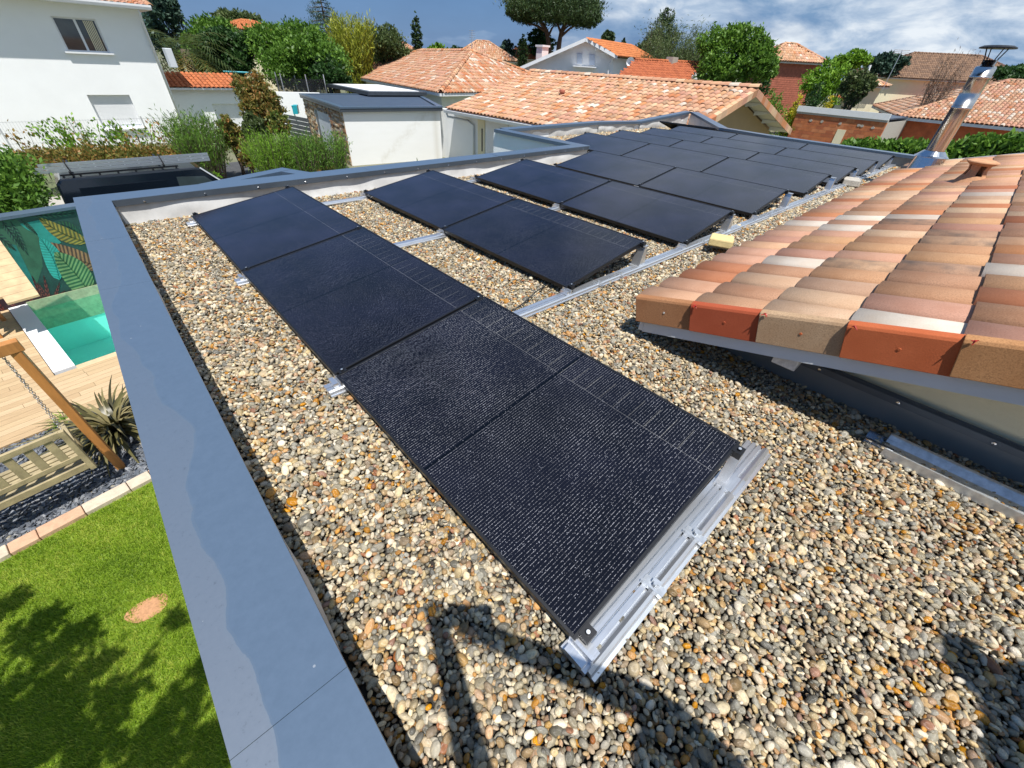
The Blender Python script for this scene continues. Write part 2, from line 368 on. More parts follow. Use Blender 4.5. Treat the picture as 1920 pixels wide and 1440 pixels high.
# ------------------------------------------------------------------ our house: flat roof, parapets, tiled roof
HX0, HX1, XI = -.812, -.544, -.524      # coping outer, coping inner, membrane face
YB = 5.57; ZP = .255
house = empty('house', (0, 0, -3), 'house with pebble covered flat roof, blue grey parapet coping and sloping clay tile roof', 'house')
FLAT = [(-.56, -3.4), (2.18, -3.4), (2.18, .55), (13.2, .55), (13.0, 1.0), (13.55, 6.0), (14.6, 8.1), (6.88, 8.1), (6.88, YB+.03), (-.56, YB+.03)]
MB().prism(FLAT, -.30, -.012).build('roof_slab', M['gravel_base'], house)
# walls under the parapet (render)
w = MB(); w.box(-.78, -.56, -3.4, YB+.24, -3, .2); w.box(-.56, 6.72, YB+.04, YB+.24, -3, .2); w.build('rendered_wall', M['render_white'], house)
w = MB(); w.box(6.72, 6.9, YB+.04, 8.3, -3, .2); w.build('rendered_wall', M['render_white'], house)
# copings: folded sheet pieces, butt jointed
def coping(x0, x1, y0, y1, z=ZP, along='y', inner=+1):
    """sheet with both drips; piece lengths a few mm apart so that the joint shows"""
    b = MB(); t = .004
    if along == 'y':
        prof = [(x0, -.07), (x0, 0), (x1, -.006), (x1, -.062), (x1-t, -.062), (x1-t, -.010), (x0+t, -.004), (x0+t, -.07)]
        b.extr(prof, (0, y0, z), (0, y1, z), (1, 0, 0), (0, 0, 1))
    else:
        prof = [(y0, -.062), (y0, -.006), (y1, 0), (y1, -.07), (y1-t, -.07), (y1-t, -.004), (y0+t, -.010), (y0+t, -.062)]
        b.extr(prof, (x0, 0, z), (x1, 0, z), (0, 1, 0), (0, 0, 1))
    return b.build('coping', M['coping'], house)
ys = [-3.4, -1.15, .055, 1.9, 3.12, 4.35, 5.555]
ys = [-3.4, -1.6, .345, 3.265, 4.32]
def joint_cover(y):
    b = MB(); b.box(HX0-.002, HX1+.0015, y-.055, y+.003, ZP-.0045, ZP+.0018); return b.build('coping_joint', M['coping'], house)
for a, b_ in zip(ys[:-1], ys[1:]): coping(HX0, HX1, a+.0008, b_-.0008)
# mitred corner piece, then the pieces that run along the back
b = MB(); b.add([(HX0, 4.3215, ZP), (HX1, 4.3215, ZP-.006), (HX1, YB, ZP-.006), (HX0, YB+.27, ZP), (HX0, 4.3215, ZP-.07), (HX1, 4.3215, ZP-.062), (HX1, YB, ZP-.062), (HX0, YB+.27, ZP-.07)],
    [(0, 1, 2, 3), (1, 5, 6, 2), (0, 3, 7, 4)]); b.build('coping', M['coping'], house)
b = MB(); b.add([(HX0, YB+.27, ZP+.0), (HX1, YB, ZP-.006), (2.2, YB, ZP-.006), (2.2, YB+.27, ZP), (HX0, YB+.27, ZP-.07), (HX1, YB, ZP-.062), (2.2, YB, ZP-.062), (2.2, YB+.27, ZP-.07)],
    [(0, 1, 2, 3), (1, 5, 6, 2), (3, 7, 4, 0)]); b.build('coping', M['coping'], house)
coping(2.203, 4.5, YB, YB+.27, along='x'); 
b = MB(); b.box(4.503, 6.93, YB, YB+.27, ZP-.006, ZP-.001); b.box(4.503, 6.93, YB, YB+.004, ZP-.062, ZP-.006); b.build('coping', M['coping'], house)
b = MB(); b.box(6.66, 6.93, YB+.2715, 8.22, ZP-.006, ZP-.001); b.box(6.66, 6.664, YB+.2715, 8.22, ZP-.066, ZP-.006); b.box(6.926, 6.93, YB+.2715, 8.22, ZP-.066, ZP-.006); b.build('coping', M['coping'], house)
# dark inner fold of the coping with its screws
b = MB(); b.box(HX1-.001, 6.9, YB-.006, YB-.001, ZP-.066, ZP-.008)
e = b.build('coping_flange', M['coping_edge'], house)
scr = MB().lathe((0, 0, 0), [(0, .006), (.009, .005), (.012, 0)], 8).build('screw', M['chrome'], house).data
bpy.data.objects.remove([o for o in house.children if o.name == 'screw'][0])
for k in range(14):
    o = bpy.data.objects.new('screw', scr); COL.objects.link(o); o.parent = house; o.location = (-.3+k*.54, YB-.007, ZP-.045+3); o.rotation_euler.x = math.pi/2
# membrane upstands, slightly wavy sheets
def sheet(p, q, zb, zt, name='membrane_upstand', mm='membrane', amp=.012, n=40, lean=.0, nrm=None, ztf=None):
    p, q = np.array(p, float), np.array(q, float); d = q-p; Ln = np.linalg.norm(d); d /= Ln; nn = np.array(nrm if nrm is not None else (-d[1], d[0])); V = []; F = []
    rows = 6; ph = RNG.random(8)*6
    for j in range(rows+1):
        t = j/rows
        for i in range(n+1):
            s_ = i/n*Ln; top = (ztf(s_/Ln) if ztf else zt); z = zb+(top-zb)*t
            wv = amp*math.sin(math.pi*min(1, t*1.15))*(math.sin(s_*2.1+ph[0])+.6*math.sin(s_*5.3+ph[1]+2*t)+.35*math.sin(s_*11+ph[2]-3*t))+lean*(1-t)**2
            x, y = p+d*s_+nn*wv; V.append((x, y, z))
    for j in range(rows):
        for i in range(n):
            a = j*(n+1)+i; F.append((a, a+1, a+n+2, a+n+1))
    me = fast_mesh(name, V, F, M[mm], smooth=True); return link(name, me, house)
sheet((-.53, YB+.028), (6.9, YB+.028), -.02, ZP-.02, nrm=(0, -1), n=160, lean=.05)
sheet((-.556, -3.4), (-.556, YB+.02), -.02, ZP-.02, nrm=(1, 0), n=100)
sheet((6.905, YB+.02), (6.905, 8.1), -.02, ZP-.02, nrm=(1, 0))
# far wall with the rising piece against the neighbouring roof
pk = [ATY(925, 240, 8.1), ATY(1123, 226, 8.1), ATY(1200, 227.5, 8.1), ATY(1293, 209, 8.1)]
pk = [(6.88, .255)]+[(float(p[0]), float(p[2])) for p in pk[1:]]
pk[1] = (pk[1][0], .28); 
print('far wall', pk)
for (xa, za), (xb, zb) in zip(pk[:-1], pk[1:]):
    sheet((xa, 8.09), (xb, 8.09), -.02, za-.03, nrm=(0, -1), n=40, amp=.02, ztf=lambda t, za=za, zb=zb: za+(zb-za)*t-.03)
    b = MB(); b.add([(xa, 8.06, za), (xb, 8.06, zb), (xb, 8.26, zb+.01), (xa, 8.26, za+.01), (xa, 8.06, za-.06), (xb, 8.06, zb-.06), (xb, 8.26, zb-.06), (xa, 8.26, za-.06)],
        [(0, 1, 2, 3), (4, 5, 1, 0), (3, 2, 6, 7), (4, 7, 6, 5)]); b.build('coping', M['coping'], house)
    MB().prism([(xa, 8.11), (xb, 8.11), (xb, 8.24), (xa, 8.24)], -3, [za-.08, zb-.08, zb-.08, za-.08]).build('rendered_wall', M['render_white'], house)
# east parapet, following the line seen in the photograph
EP = [(pk[-1][0], 8.06, pk[-1][1]), tuple(Z(1348, 239, .26)), tuple(Z(1440, 254, .26)), tuple(Z(1717, 293, .26)), tuple(Z(1755, 299, .26))]
for a, b_ in zip(EP[:-1], EP[1:]):
    a = np.array(a, float); b_ = np.array(b_, float); d = (b_-a)[:2]; d /= np.linalg.norm(d); nn = np.array([-d[1], d[0]])   # pointing outwards (east)
    if nn[0] < 0: nn = -nn
    w = .27
    q = [a, b_, b_+np.array([*nn*w, .0]), a+np.array([*nn*w, .0])]
    b = MB(); b.add([tuple(p) for p in q]+[(p[0], p[1], p[2]-.06) for p in q], [(0, 1, 2, 3), (0, 4, 5, 1), (2, 6, 7, 3), (4, 7, 6, 5)]); b.build('coping', M['coping'], house)
    c0, c1 = a[:2]+nn*.03, b_[:2]+nn*.03
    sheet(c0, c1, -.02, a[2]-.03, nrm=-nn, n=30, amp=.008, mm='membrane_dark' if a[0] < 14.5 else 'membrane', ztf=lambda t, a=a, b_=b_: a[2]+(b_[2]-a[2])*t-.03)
    MB().prism([tuple(a[:2]+nn*.05), tuple(b_[:2]+nn*.05), tuple(b_[:2]+nn*.23), tuple(a[:2]+nn*.23)], -3, [a[2]-.07, b_[2]-.07, b_[2]-.07, a[2]-.07]).build('rendered_wall', M['render_white'], house)
# gable wall beside the gravel, with its dark flashing strip
SL = .27
def rz(y): return .338+SL*(1.02-y)           # top of the clay tiles over the verge
WX = 2.16
gw = MB()
gw.add([(WX, .55, 0), (WX, -3.4, 0), (WX, -3.4, rz(-3.4)-.30), (WX, .55, rz(.55)-.30), (WX+.2, .55, 0), (WX+.2, -3.4, 0), (WX+.2, -3.4, rz(-3.4)-.30), (WX+.2, .55, rz(.55)-.30)],
    [(0, 1, 2, 3), (4, 7, 6, 5), (0, 3, 7, 4), (1, 5, 6, 2)])
gw.build('gable_wall', M['render_cream'], house)
MB().box(WX+.2, 11.0, .35, .55, 0, rz(.55)-.28).build('eaves_wall', M['render_cream'], house)
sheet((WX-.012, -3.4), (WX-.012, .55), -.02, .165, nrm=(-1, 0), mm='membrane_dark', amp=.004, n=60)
b = MB(); b.extr([(-.012, 0), (-.022, 0), (-.020, .035), (-.034, .062), (-.03, .066), (-.012, .045)], (WX, -3.4, .145), (WX, .55, .145), (1, 0, 0), (0, 0, 1))
b.build('flashing_strip', M['coping_edge'], house)
for k in range(7):
    o = bpy.data.objects.new('screw', scr); COL.objects.link(o); o.parent = house; o.location = (WX-.022, .35-k*.38, .163+3); o.rotation_euler.y = -math.pi/2

# ---- clay tiles
def tile_geo(w, wt, Ln, h, seg, thick=.014, slope=SL, lip=True):
    """barrel tile: head at y=0, wide tail at y=-Ln (down the slope), crown up; x across"""
    V = []; F = []
    for e, (ww, y, hh) in enumerate(((wt, 0., h*.9), (w, -Ln, h))):
        for k in range(seg+1):
            t = math.pi*k/seg; V.append((-math.cos(t)*ww/2, y, math.sin(t)**.8*hh))
    n = seg+1
    F += [(k, k+1, n+k+1, n+k) for k in range(seg)]
    if lip:
        o = len(V)
        for k in range(n):
            t = math.pi*k/seg; V.append((-math.cos(t)*(w/2-thick), -Ln, max(0, math.sin(t)**.8*h-thick)))
        F += [(n+k, n+k+1, o+k+1, o+k) for k in range(seg)]
    return np.array(V), F
def tilt_matrix(P, a, u):
    """P: position, a: unit across, u: unit up the slope"""
    a, u = Vector(a), Vector(u); n = a.cross(u)
    return Matrix(((a.x, u.x, n.x, P[0]), (a.y, u.y, n.y, P[1]), (a.z, u.z, n.z, P[2]), (0, 0, 0, 1)))
def tile_field(parent, poly, pitch, expo, mats, weights, nobj=0, seg=4, base_mat=None, h=None, level=None, edge=.0, sheet_drop=.0):
    """fill a planar roof polygon (first two corners = the eave) with barrel tiles laid in the slope direction"""
    P = [V3(p) for p in poly]; a = (P[1]-P[0]).normalized(); n = a.cross(P[-1]-P[0]).normalized()
    if n.z < 0: n = -n
    u = n.cross(a).normalized()
    if u.z < 0: u = -u
    if a.cross(u).z < 0: a = -a
    O = P[0]; st = [((p-O).dot(a), (p-O).dot(u)) for p in P]
    smin, smax = min(s for s, t in st), max(s for s, t in st); tmax = max(t for s, t in st)
    def inside(s, t):
        c = False; k = len(st)
        for i in range(k):
            (x1, y1), (x2, y2) = st[i], st[(i+1) % k]
            if (y1 > t) != (y2 > t) and s < (x2-x1)*(t-y1)/(y2-y1)+x1: c = not c
        return c
    h = h or pitch*.30; w = pitch*.98; Ln = expo*1.13
    Vt, Ft = tile_geo(w, w*.86, Ln, h, seg); pos = []
    for i in range(int((smax-smin)/pitch)+1):
        s = smin+(i+.5)*pitch
        for j in range(int(tmax/expo)+1):
            t = (j+.94)*expo
            if inside(s, min(t-.4*expo, tmax-1e-3)): pos.append((s, min(t, tmax+.1*expo), RNG.choice(len(mats), p=weights)))
    base = MB(); base.add([p-n*sheet_drop for p in P]+[p-n*(sheet_drop+.05) for p in P], [tuple(range(len(P))), tuple(range(2*len(P)-1, len(P)-1, -1))]+[(i, (i+1) % len(P), len(P)+(i+1) % len(P), len(P)+i) for i in range(len(P))])
    base.build('roof_deck', base_mat or mats[-1], parent)
    tiltj = lambda: Vector((RNG.normal(0, .006), RNG.normal(0, .006), 0))
    def M4(s, t):
        Pw = O+a*s+u*t+n*(.012+RNG.normal(0, .004)); ln = (u+n*(.035)).normalized() if True else u      # each tile rests on the one below
        ln = (u+n*(-.045)).normalized(); aa = (a+u*float(RNG.normal(0, .012))).normalized(); ln = (ln-aa*ln.dot(aa)).normalized()
        return tilt_matrix(Pw+n*.03, aa, ln)
    if nobj and len(pos) > 0:
        dist = [(np.linalg.norm(np.array(O+a*s+u*t)-CAM), i) for i, (s, t, c) in enumerate(pos)]; dist.sort(); near = set(i for d_, i in dist[:nobj])
    else: near = set()
    meshes = {}
    VV = []; FF = []; MI = []; base_v = np.array(Vt); k4 = np.array(Ft)
    for i, (s, t, c) in enumerate(pos):
        m4 = M4(s, t)
        if i in near:
            if c not in meshes: meshes[c] = fast_mesh('tile', Vt, k4, mats[c], smooth=True)
            o = bpy.data.objects.new('tile', meshes[c]); COL.objects.link(o); setpar(o, parent); o.matrix_local = m4; 
            if parent.parent or True: o.matrix_basis = m4
        else:
            A = np.array(m4); VV.append(base_v@A[:3, :3].T+A[:3, 3]); FF.append(k4+len(base_v)*(len(VV)-1)); MI += [c]*len(k4)
    if VV:
        o = link('tiles', fast_mesh('tiles', np.concatenate(VV), np.concatenate(FF), mats, MI, smooth=True), parent); tag(o, kind='stuff')
        o.name = 'far_tiles' if near else 'tiles'
    return a, u, n
def ridge_tiles(parent, p, q, mats, wd=.22, ln=.4, weights=None, lift=.03, name='ridge_tile', individual=True):
    p, q = V3(p), V3(q); d = q-p; L_ = d.length; d.normalize(); k = max(1, int(L_/ln)); side = d.cross(Vector((0, 0, 1))).normalized(); n = side.cross(d)
    Vt, Ft = tile_geo(wd, wd*.85, L_/k*1.1, wd*.42, 5)
    meshes = {}
    VV = []; FF = []; MI = []
    for i in range(k):
        m4 = tilt_matrix(p+d*(L_/k*(i+1))+n*lift+n*float(RNG.normal(0, .004)), side, (d-n*.04).normalized()); c = int(RNG.choice(len(mats), p=weights))
        if individual:
            if c not in meshes: meshes[c] = fast_mesh(name, Vt, np.array(Ft), mats[c], smooth=True)
            o = bpy.data.objects.new(name, meshes[c]); COL.objects.link(o); setpar(o, parent); o.matrix_basis = m4
        else:
            A = np.array(m4); VV.append(Vt@A[:3, :3].T+A[:3, 3]); FF.append(np.array(Ft)+len(Vt)*(len(VV)-1)); MI += [c]*len(Ft)
    if VV: tag(link(name, fast_mesh(name, np.concatenate(VV), np.concatenate(FF), mats, MI, smooth=True), parent), kind='stuff')

# near roof: columns every .262 m from the verge, courses every .372 m up the slope
def near_roof():
    roof = empty('tiled_roof', (0, 0, 0)); setpar(roof, house)
    pitch, expo, Ln, seg = .262, .372, .425, 8
    u = Vector((0, -1, SL)).normalized(); a = Vector((-1, 0, 0)); n = a.cross(u)
    hb = .062
    zt = lambda y: rz(y)-hb          # springing height
    wv = {}
    def geo(kind):
        V = []; F = []; th = .016; n_ = seg+1
        for (ww, y, hh) in ((.222, 0., hb*.92), (.236, -Ln*.12, hb*.94), (.25, -Ln, hb)):
            for k in range(n_):
                t = math.pi*k/seg; V.append((-math.cos(t)*ww/2, y, math.sin(t)**.62*hh))
        F += [(r*n_+k, r*n_+k+1, (r+1)*n_+k+1, (r+1)*n_+k) for r in range(2) for k in range(seg)]
        o = len(V)
        for k in range(n_):
            t = math.pi*k/seg; V.append((-math.cos(t)*(.25/2-th), -Ln, max(0, math.sin(t)**.62*hb-th)))
        F += [(2*n_+k, 2*n_+k+1, o+k+1, o+k) for k in range(seg)]
        return np.array(V), np.array(F)
    Vt, Ft = geo(0); meshes = [fast_mesh('tile', Vt, Ft, m_, smooth=True) for m_ in TM]
    for me in meshes: me.shade_smooth() if hasattr(me, 'shade_smooth') else None
    ncol = 35; keep = {}
    # colours read off the photograph for the first courses next to the verge
    fixed = {(0, 0): 0, (0, 1): 6, (0, 2): 4, (0, 3): 5, (0, 4): 1, (1, 0): 0, (1, 1): 6, (1, 2): 4, (1, 3): 1, (1, 4): 3, (2, 0): 2, (2, 1): 4, (2, 2): 4, (2, 3): 3, (2, 4): 2,
             (3, 0): 2, (3, 1): 6, (3, 2): 3, (3, 3): 6, (4, 0): 1, (4, 1): 5, (4, 2): 7, (4, 3): 7, (4, 4): 5, (5, 0): 1, (5, 1): 1, (5, 2): 1, (5, 3): 3, (6, 0): 0, (6, 1): 3, (6, 2): 3, (6, 3): 3,
             (7, 1): 3, (7, 2): 3, (7, 3): 7, (8, 0): 1, (8, 1): 1, (8, 2): 4, (8, 3): 7, (9, 1): 5, (10, 0): 5, (10, 2): 7, (11, 1): 5}
    VV = []; FF = []; MI = []; cnt = 0
    for i in range(ncol):
        x = 1.915+i*pitch
        for j in range(11):
            y0 = 1.03-j*expo*math.cos(math.atan(SL))           # tail of the tile
            c = fixed.get((i, j)); c = int(RNG.choice(8, p=W_MIX)) if c is None else c
            tail = Vector((x+float(RNG.normal(0, .003)), y0+float(RNG.normal(0, .004)), zt(y0)+float(RNG.normal(0, .002))))
            uu = (u-n*.040).normalized(); aa = (a+u*float(RNG.normal(0, .01))).normalized(); uu = (uu-aa*uu.dot(aa)).normalized()
            m4 = tilt_matrix(tail+uu*Ln, aa, uu)
            if j < 8 and cnt < 290:
                cnt += 1
                o = bpy.data.objects.new('tile', meshes[c]); COL.objects.link(o); o.parent = roof; o.matrix_basis = m4
            else:
                A = np.array(m4); VV.append(Vt@A[:3, :3].T+A[:3, 3]); FF.append(Ft+len(Vt)*(len(VV)-1)); MI += [c]*len(Ft)
    tag(link('far_tiles', fast_mesh('far_tiles', np.concatenate(VV), np.concatenate(FF), TM, MI, smooth=True), roof), kind='stuff')
    x1 = 1.915+(ncol-.5)*pitch
    # the channel layer under the barrels
    ch = MB(); ya, yb = 1.0, -3.4
    ch.add([(1.80, ya, zt(ya)-.012), (x1, ya, zt(ya)-.012), (x1, yb, zt(yb)-.012), (1.80, yb, zt(yb)-.012), (1.80, ya, zt(ya)-.05), (x1, ya, zt(ya)-.05), (x1, yb, zt(yb)-.05), (1.80, yb, zt(yb)-.05)],
        [(0, 3, 2, 1), (4, 5, 6, 7), (0, 1, 5, 4), (1, 2, 6, 5), (3, 7, 6, 2), (0, 4, 7, 3)])
    ch.build('roof_deck', TMB, roof)
    # white soffit boards and fascias
    s = MB()
    def band(xa, xb, y0, y1, z0o, z1o, mi=0):
        s.hexa([(xa, y1, zt(y1)+z0o), (xb, y1, zt(y1)+z0o), (xb, y0, zt(y0)+z0o), (xa, y0, zt(y0)+z0o), (xa, y1, zt(y1)+z1o), (xb, y1, zt(y1)+z1o), (xb, y0, zt(y0)+z1o), (xa, y0, zt(y0)+z1o)], mi)
    band(1.83, WX, .95, -3.4, -.085, -.055); s.build('soffit', M['soffit'], roof)
    s = MB(); band(1.795, 1.828, .94, -3.4, -.21, -.055); s.build('verge_board', M['grey_board'], roof)
    s = MB(); s.box(1.795, x1, .942, .972, zt(.96)-.20, zt(.96)-.055); s.build('eaves_board', M['grey_board'], roof)
    s = MB(); 
    s.box(1.845, WX-.002, .05, .17, zt(.1)-.285, zt(.1)-.088); s.build('purlin_end', mat('flaky_white_purlin', (.62, .61, .58), .8, var=.2, scale=30), roof, bevel=.004)
    # verge tiles: flat skirt outside, folded over the first column
    vm = [TMB, TMR, tile_mat('sandy_speckled_verge_tile', (.42, .29, .18), .4), TMR, TMB, TMR, TMB, TMR, TM[6], TMR, TMB, TMR]
    sk = .172
    for j in range(11):
        y0 = 1.035-j*expo*math.cos(math.atan(SL)); 
        prof = [(0.0, -sk), (0.0, -.018), (.006, -.004), (.022, .003), (.045, .004), (.045, -.012), (.026, -.014), (.016, -.022), (.016, -sk)]
        off = .004 if j % 2 else 0
        a_ = Vector((1.764-off, y0, rz(y0)-.012)); b_ = a_+u*Ln*.93+Vector((.020, 0, 0))
        # tail sits over the previous one
        b_ = b_-n*.008
        t = MB(); t.extr(prof, a_, b_, (1, 0, 0), tuple(n)); o = t.build('verge_tile', vm[j], roof, bevel=.003)
        h_ = MB(); c = (a_+b_)*.5-n*.085; h_.tube([c+Vector((.004, 0, 0)), c+Vector((-.003, 0, 0))], [.009, .006], 8); h_.build('screw', M['alu2'] if j == 0 else TMR, roof)
        if j in (1, 2, 3, 4):
            r_ = MB(); q = a_+n*.0+u*.03+Vector((-.006, 0, -.004)); 
            for kk in range(5): r_.tube([q, q+Vector((random.uniform(-.012, .004), random.uniform(-.02, .02), random.uniform(-.016, .008)))], [.004, .0015], 5)
            r_.build('mastic_blob', M['red_clip'], roof)
    # far verge
    s = MB(); band(x1, x1+.03, 1.0, -3.4, -.2, .05); s.build('verge_board', M['grey_board'], roof)
    # fired clay vent
    vp = PLANE(1822, 335, (0, SL, 1), (0, 1.02, .338)); vx, vy = float(vp[0]), float(vp[1]); vz = rz(vy)
    v = MB()
    v.lathe((vx, vy, vz-.05), [(.17, -.02), (.135, .04), (.108, .09)], 20)
    for k in range(4):
        a0 = k*math.pi/2+.75
        for q in range(5):
            t0, t1 = a0+q*.19, a0+(q+1)*.19
            pr_ = [(.108, .09), (.092, .15), (.105, .20)]
            for (ra, za), (rb, zb_) in zip(pr_[:-1], pr_[1:]):
                vs = []
                for (r_, z_) in ((ra, za), (rb, zb_)):
                    for tt in (t0, t1):
                        vs.append((vx+r_*math.cos(tt), vy+r_*math.sin(tt), vz-.05+z_)); vs.append((vx+(r_-.016)*math.cos(tt), vy+(r_-.016)*math.sin(tt), vz-.05+z_))
                v.add(vs, [(0, 2, 6, 4), (1, 5, 7, 3), (0, 4, 5, 1), (2, 3, 7, 6)])
    v.lathe((vx, vy, vz-.05), [(.07, .20), (.105, .198), (.135, .215), (.155, .232), (.15, .242), (.10, .258), (0, .265)], 24)
    v.build('roof_vent', M['terracotta'], roof, smooth=False)
    return roof
near_roof()
# stainless flue
def flue():
    bp = PLANE(1728, 312, (0, SL, 1), (0, 1.02, .338)); bx, by = float(bp[0]), float(bp[1]); by = .70; bx += .15
    f = empty('flue', (bx, by, rz(by)), 'tall shiny stainless steel flue with black cap rising at far end of clay tile roof', 'chimney')
    z0 = rz(by)-.1
    top = None; dist = math.hypot(bx-CAM[0], by-CAM[1]); d = ray(1853, 124); zt_ = CAM[2]+d[2]*dist/math.hypot(d[0], d[1])
    print('flue', bx, by, z0, zt_)
    R_ = .125
    MB().lathe((bx, by, 0), [(R_, z0+.25), (R_, z0+.9), (R_+.006, z0+.9), (R_+.006, z0+.93), (R_, z0+.93), (R_, zt_-.15), (R_+.006, zt_-.15), (R_+.006, zt_-.12), (R_, zt_-.12), (R_, zt_-.02), (R_-.02, zt_), (R_-.045, zt_), (R_-.045, zt_+.07), (R_-.06, zt_+.07), (R_-.06, zt_-.2)], 32).build('pipe', M['steel'], f, smooth=True).data.shade_smooth()
    MB().lathe((bx, by, z0), [(.30, -.06), (.235, .02), (.205, .22), (.20, .25)], 32).build('base_cone', M['chrome'], f)
    MB().lathe((bx, by, z0), [(.235, .235), (.205, .255), (.145, .315), (.137, .32)], 32).build('rain_collar', M['chrome'], f)
    cap = MB()
    cap.lathe((bx, by, zt_+.215), [(0, .03), (.17, .02), (.215, .0), (.215, -.014), (0, -.008)], 28)
    cap.build('cap', M['black'], f)
    for k in range(4):
        t = k*math.pi/2+.6; c, s_ = math.cos(t), math.sin(t)
        MB().tube([(bx+c*.085, by+s_*.085, zt_+.02), (bx+c*.09, by+s_*.09, zt_+.09), (bx+c*.14, by+s_*.14, zt_+.205)], .008, 6).build('bracket', M['black'], f)
flue()

# ------------------------------------------------------------------ solar panels
PT, PWD, PLN, H0 = .149, 1.068, 1.722, .10     # tilt, width, length, height of the low edge
def cell_material(name='wet_black_solar_glass', RF=.75, DF=.8, LF_=1., BM=1.):
    m, nt, b = new_mat(name); L = nt.links.new
    tc = node(nt, 'ShaderNodeTexCoord'); sep = node(nt, 'ShaderNodeSeparateXYZ'); L(tc.outputs['Object'], sep.inputs[0]); oi = node(nt, 'ShaderNodeObjectInfo')
    X, Y = sep.outputs[0], sep.outputs[1]
    def lines(v, period, off, width):
        f = mth(nt, 'FRACT', mth(nt, 'ADD', mth(nt, 'DIVIDE', v, period), off+10)); d = mth(nt, 'ABSOLUTE', mth(nt, 'SUBTRACT', f, .5)); return mth(nt, 'LESS_THAN', d, width/period/2)
    # half cells: 6 across, 20 along, gap in the middle
    gx = lines(X, PWD/6.06, .5, .0022); gy = lines(Y, PLN/20.2, .5, .0022)
    # thin ribbons that run across each cell, their sparkle painted in as broken lines
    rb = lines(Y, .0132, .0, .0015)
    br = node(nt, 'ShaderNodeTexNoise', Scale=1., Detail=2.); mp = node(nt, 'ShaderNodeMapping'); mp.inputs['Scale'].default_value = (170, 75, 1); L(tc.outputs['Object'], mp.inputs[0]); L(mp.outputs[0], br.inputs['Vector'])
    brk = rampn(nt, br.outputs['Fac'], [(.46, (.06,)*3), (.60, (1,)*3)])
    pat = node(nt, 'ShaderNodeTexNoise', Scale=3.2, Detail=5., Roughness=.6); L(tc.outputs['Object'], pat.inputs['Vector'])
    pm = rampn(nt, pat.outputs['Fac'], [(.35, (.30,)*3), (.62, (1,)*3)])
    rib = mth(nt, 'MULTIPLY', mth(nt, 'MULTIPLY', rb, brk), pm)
    # rain drops, their glint painted as flat pale dots
    vo = node(nt, 'ShaderNodeTexVoronoi', Scale=150.); L(tc.outputs['Object'], vo.inputs['Vector'])
    dsz = node(nt, 'ShaderNodeSeparateColor'); L(vo.outputs['Color'], dsz.inputs[0])
    drop = mth(nt, 'LESS_THAN', vo.outputs['Distance'], mth(nt, 'MULTIPLY', mth(nt, 'POWER', dsz.outputs[0], 4.), .26))
    hgt = mth(nt, 'SUBTRACT', .4, vo.outputs['Distance'], True)
    n = node(nt, 'ShaderNodeTexNoise', Scale=2., Detail=4.); L(tc.outputs['Object'], n.inputs['Vector'])
    basec = rampn(nt, n.outputs['Fac'], [(.35, (.0032*BM, .0032*BM, .005*BM)), (.7, (.0065*BM, .0066*BM, .0125*BM))])
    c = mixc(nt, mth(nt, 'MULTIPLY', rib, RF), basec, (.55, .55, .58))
    # short reflections near the upper edge, painted as bright dashes along the cell gaps
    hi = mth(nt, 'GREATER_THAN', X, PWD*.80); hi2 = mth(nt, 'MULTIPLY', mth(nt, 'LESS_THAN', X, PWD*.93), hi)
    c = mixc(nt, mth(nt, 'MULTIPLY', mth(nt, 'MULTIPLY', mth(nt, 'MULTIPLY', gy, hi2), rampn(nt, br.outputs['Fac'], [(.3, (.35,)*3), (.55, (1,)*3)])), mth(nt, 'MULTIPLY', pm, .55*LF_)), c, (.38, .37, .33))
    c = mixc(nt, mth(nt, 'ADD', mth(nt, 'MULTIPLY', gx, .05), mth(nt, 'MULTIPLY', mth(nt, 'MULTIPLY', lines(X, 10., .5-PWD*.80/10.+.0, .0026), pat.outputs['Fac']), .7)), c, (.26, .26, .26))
    mid = mth(nt, 'LESS_THAN', mth(nt, 'ABSOLUTE', mth(nt, 'SUBTRACT', Y, PLN/2)), .006)
    c = mixc(nt, mid, c, (.0015, .0015, .002))
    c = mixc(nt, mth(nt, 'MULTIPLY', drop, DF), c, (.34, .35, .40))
    L(c, b.inputs['Base Color']); b.inputs['Specular IOR Level'].default_value = .4
    L(mth(nt, 'ADD', .10, mth(nt, 'MULTIPLY', pat.outputs['Fac'], .14)), b.inputs['Roughness'])
    b.inputs['Coat Weight'].default_value = .0; b.inputs['Coat Roughness'].default_value = .05
    return m
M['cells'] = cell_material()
M['cells_mid'] = cell_material('dim_sparkle_solar_glass', .24, .3, .7, 1.5)  # weaker painted sparkle, base slightly lighter to suggest sheen
M['cells_far'] = cell_material('pale_sheen_solar_glass', .12, .2, .35, 2.6)  # lighter base imitates sheen as well as dust and drops
def make_panel():
    r = empty('solar_panel', (0, 0, 0))
    g = MB(); g.box(.012, PWD-.012, .012, PLN-.012, -.004, .0); g.build('glass', M['cells'], r)
    f = MB(); t = .012; d = .032
    f.box(0, PWD, 0, t, -d, .0025); f.box(0, PWD, PLN-t, PLN, -d, .0025); f.box(0, t, t, PLN-t, -d, .0025); f.box(PWD-t, PWD, t, PLN-t, -d, .0025)
    f.build('frame', M['black'], r, bevel=.0012)
    g = MB(); g.box(.02, PWD-.02, .02, PLN-.02, -.008, -.0045); g.build('back_sheet', M['rubber'], r)
    return r
def copy_tree(o, parent=None):
    c = o.copy(); COL.objects.link(c)
    if parent: c.parent = parent
    for ch in list(o.children): copy_tree(ch, c)
    return c
W = [0, 1.878, 3.665, 5.478, 7.425, 8.72, 10.12, 11.50]
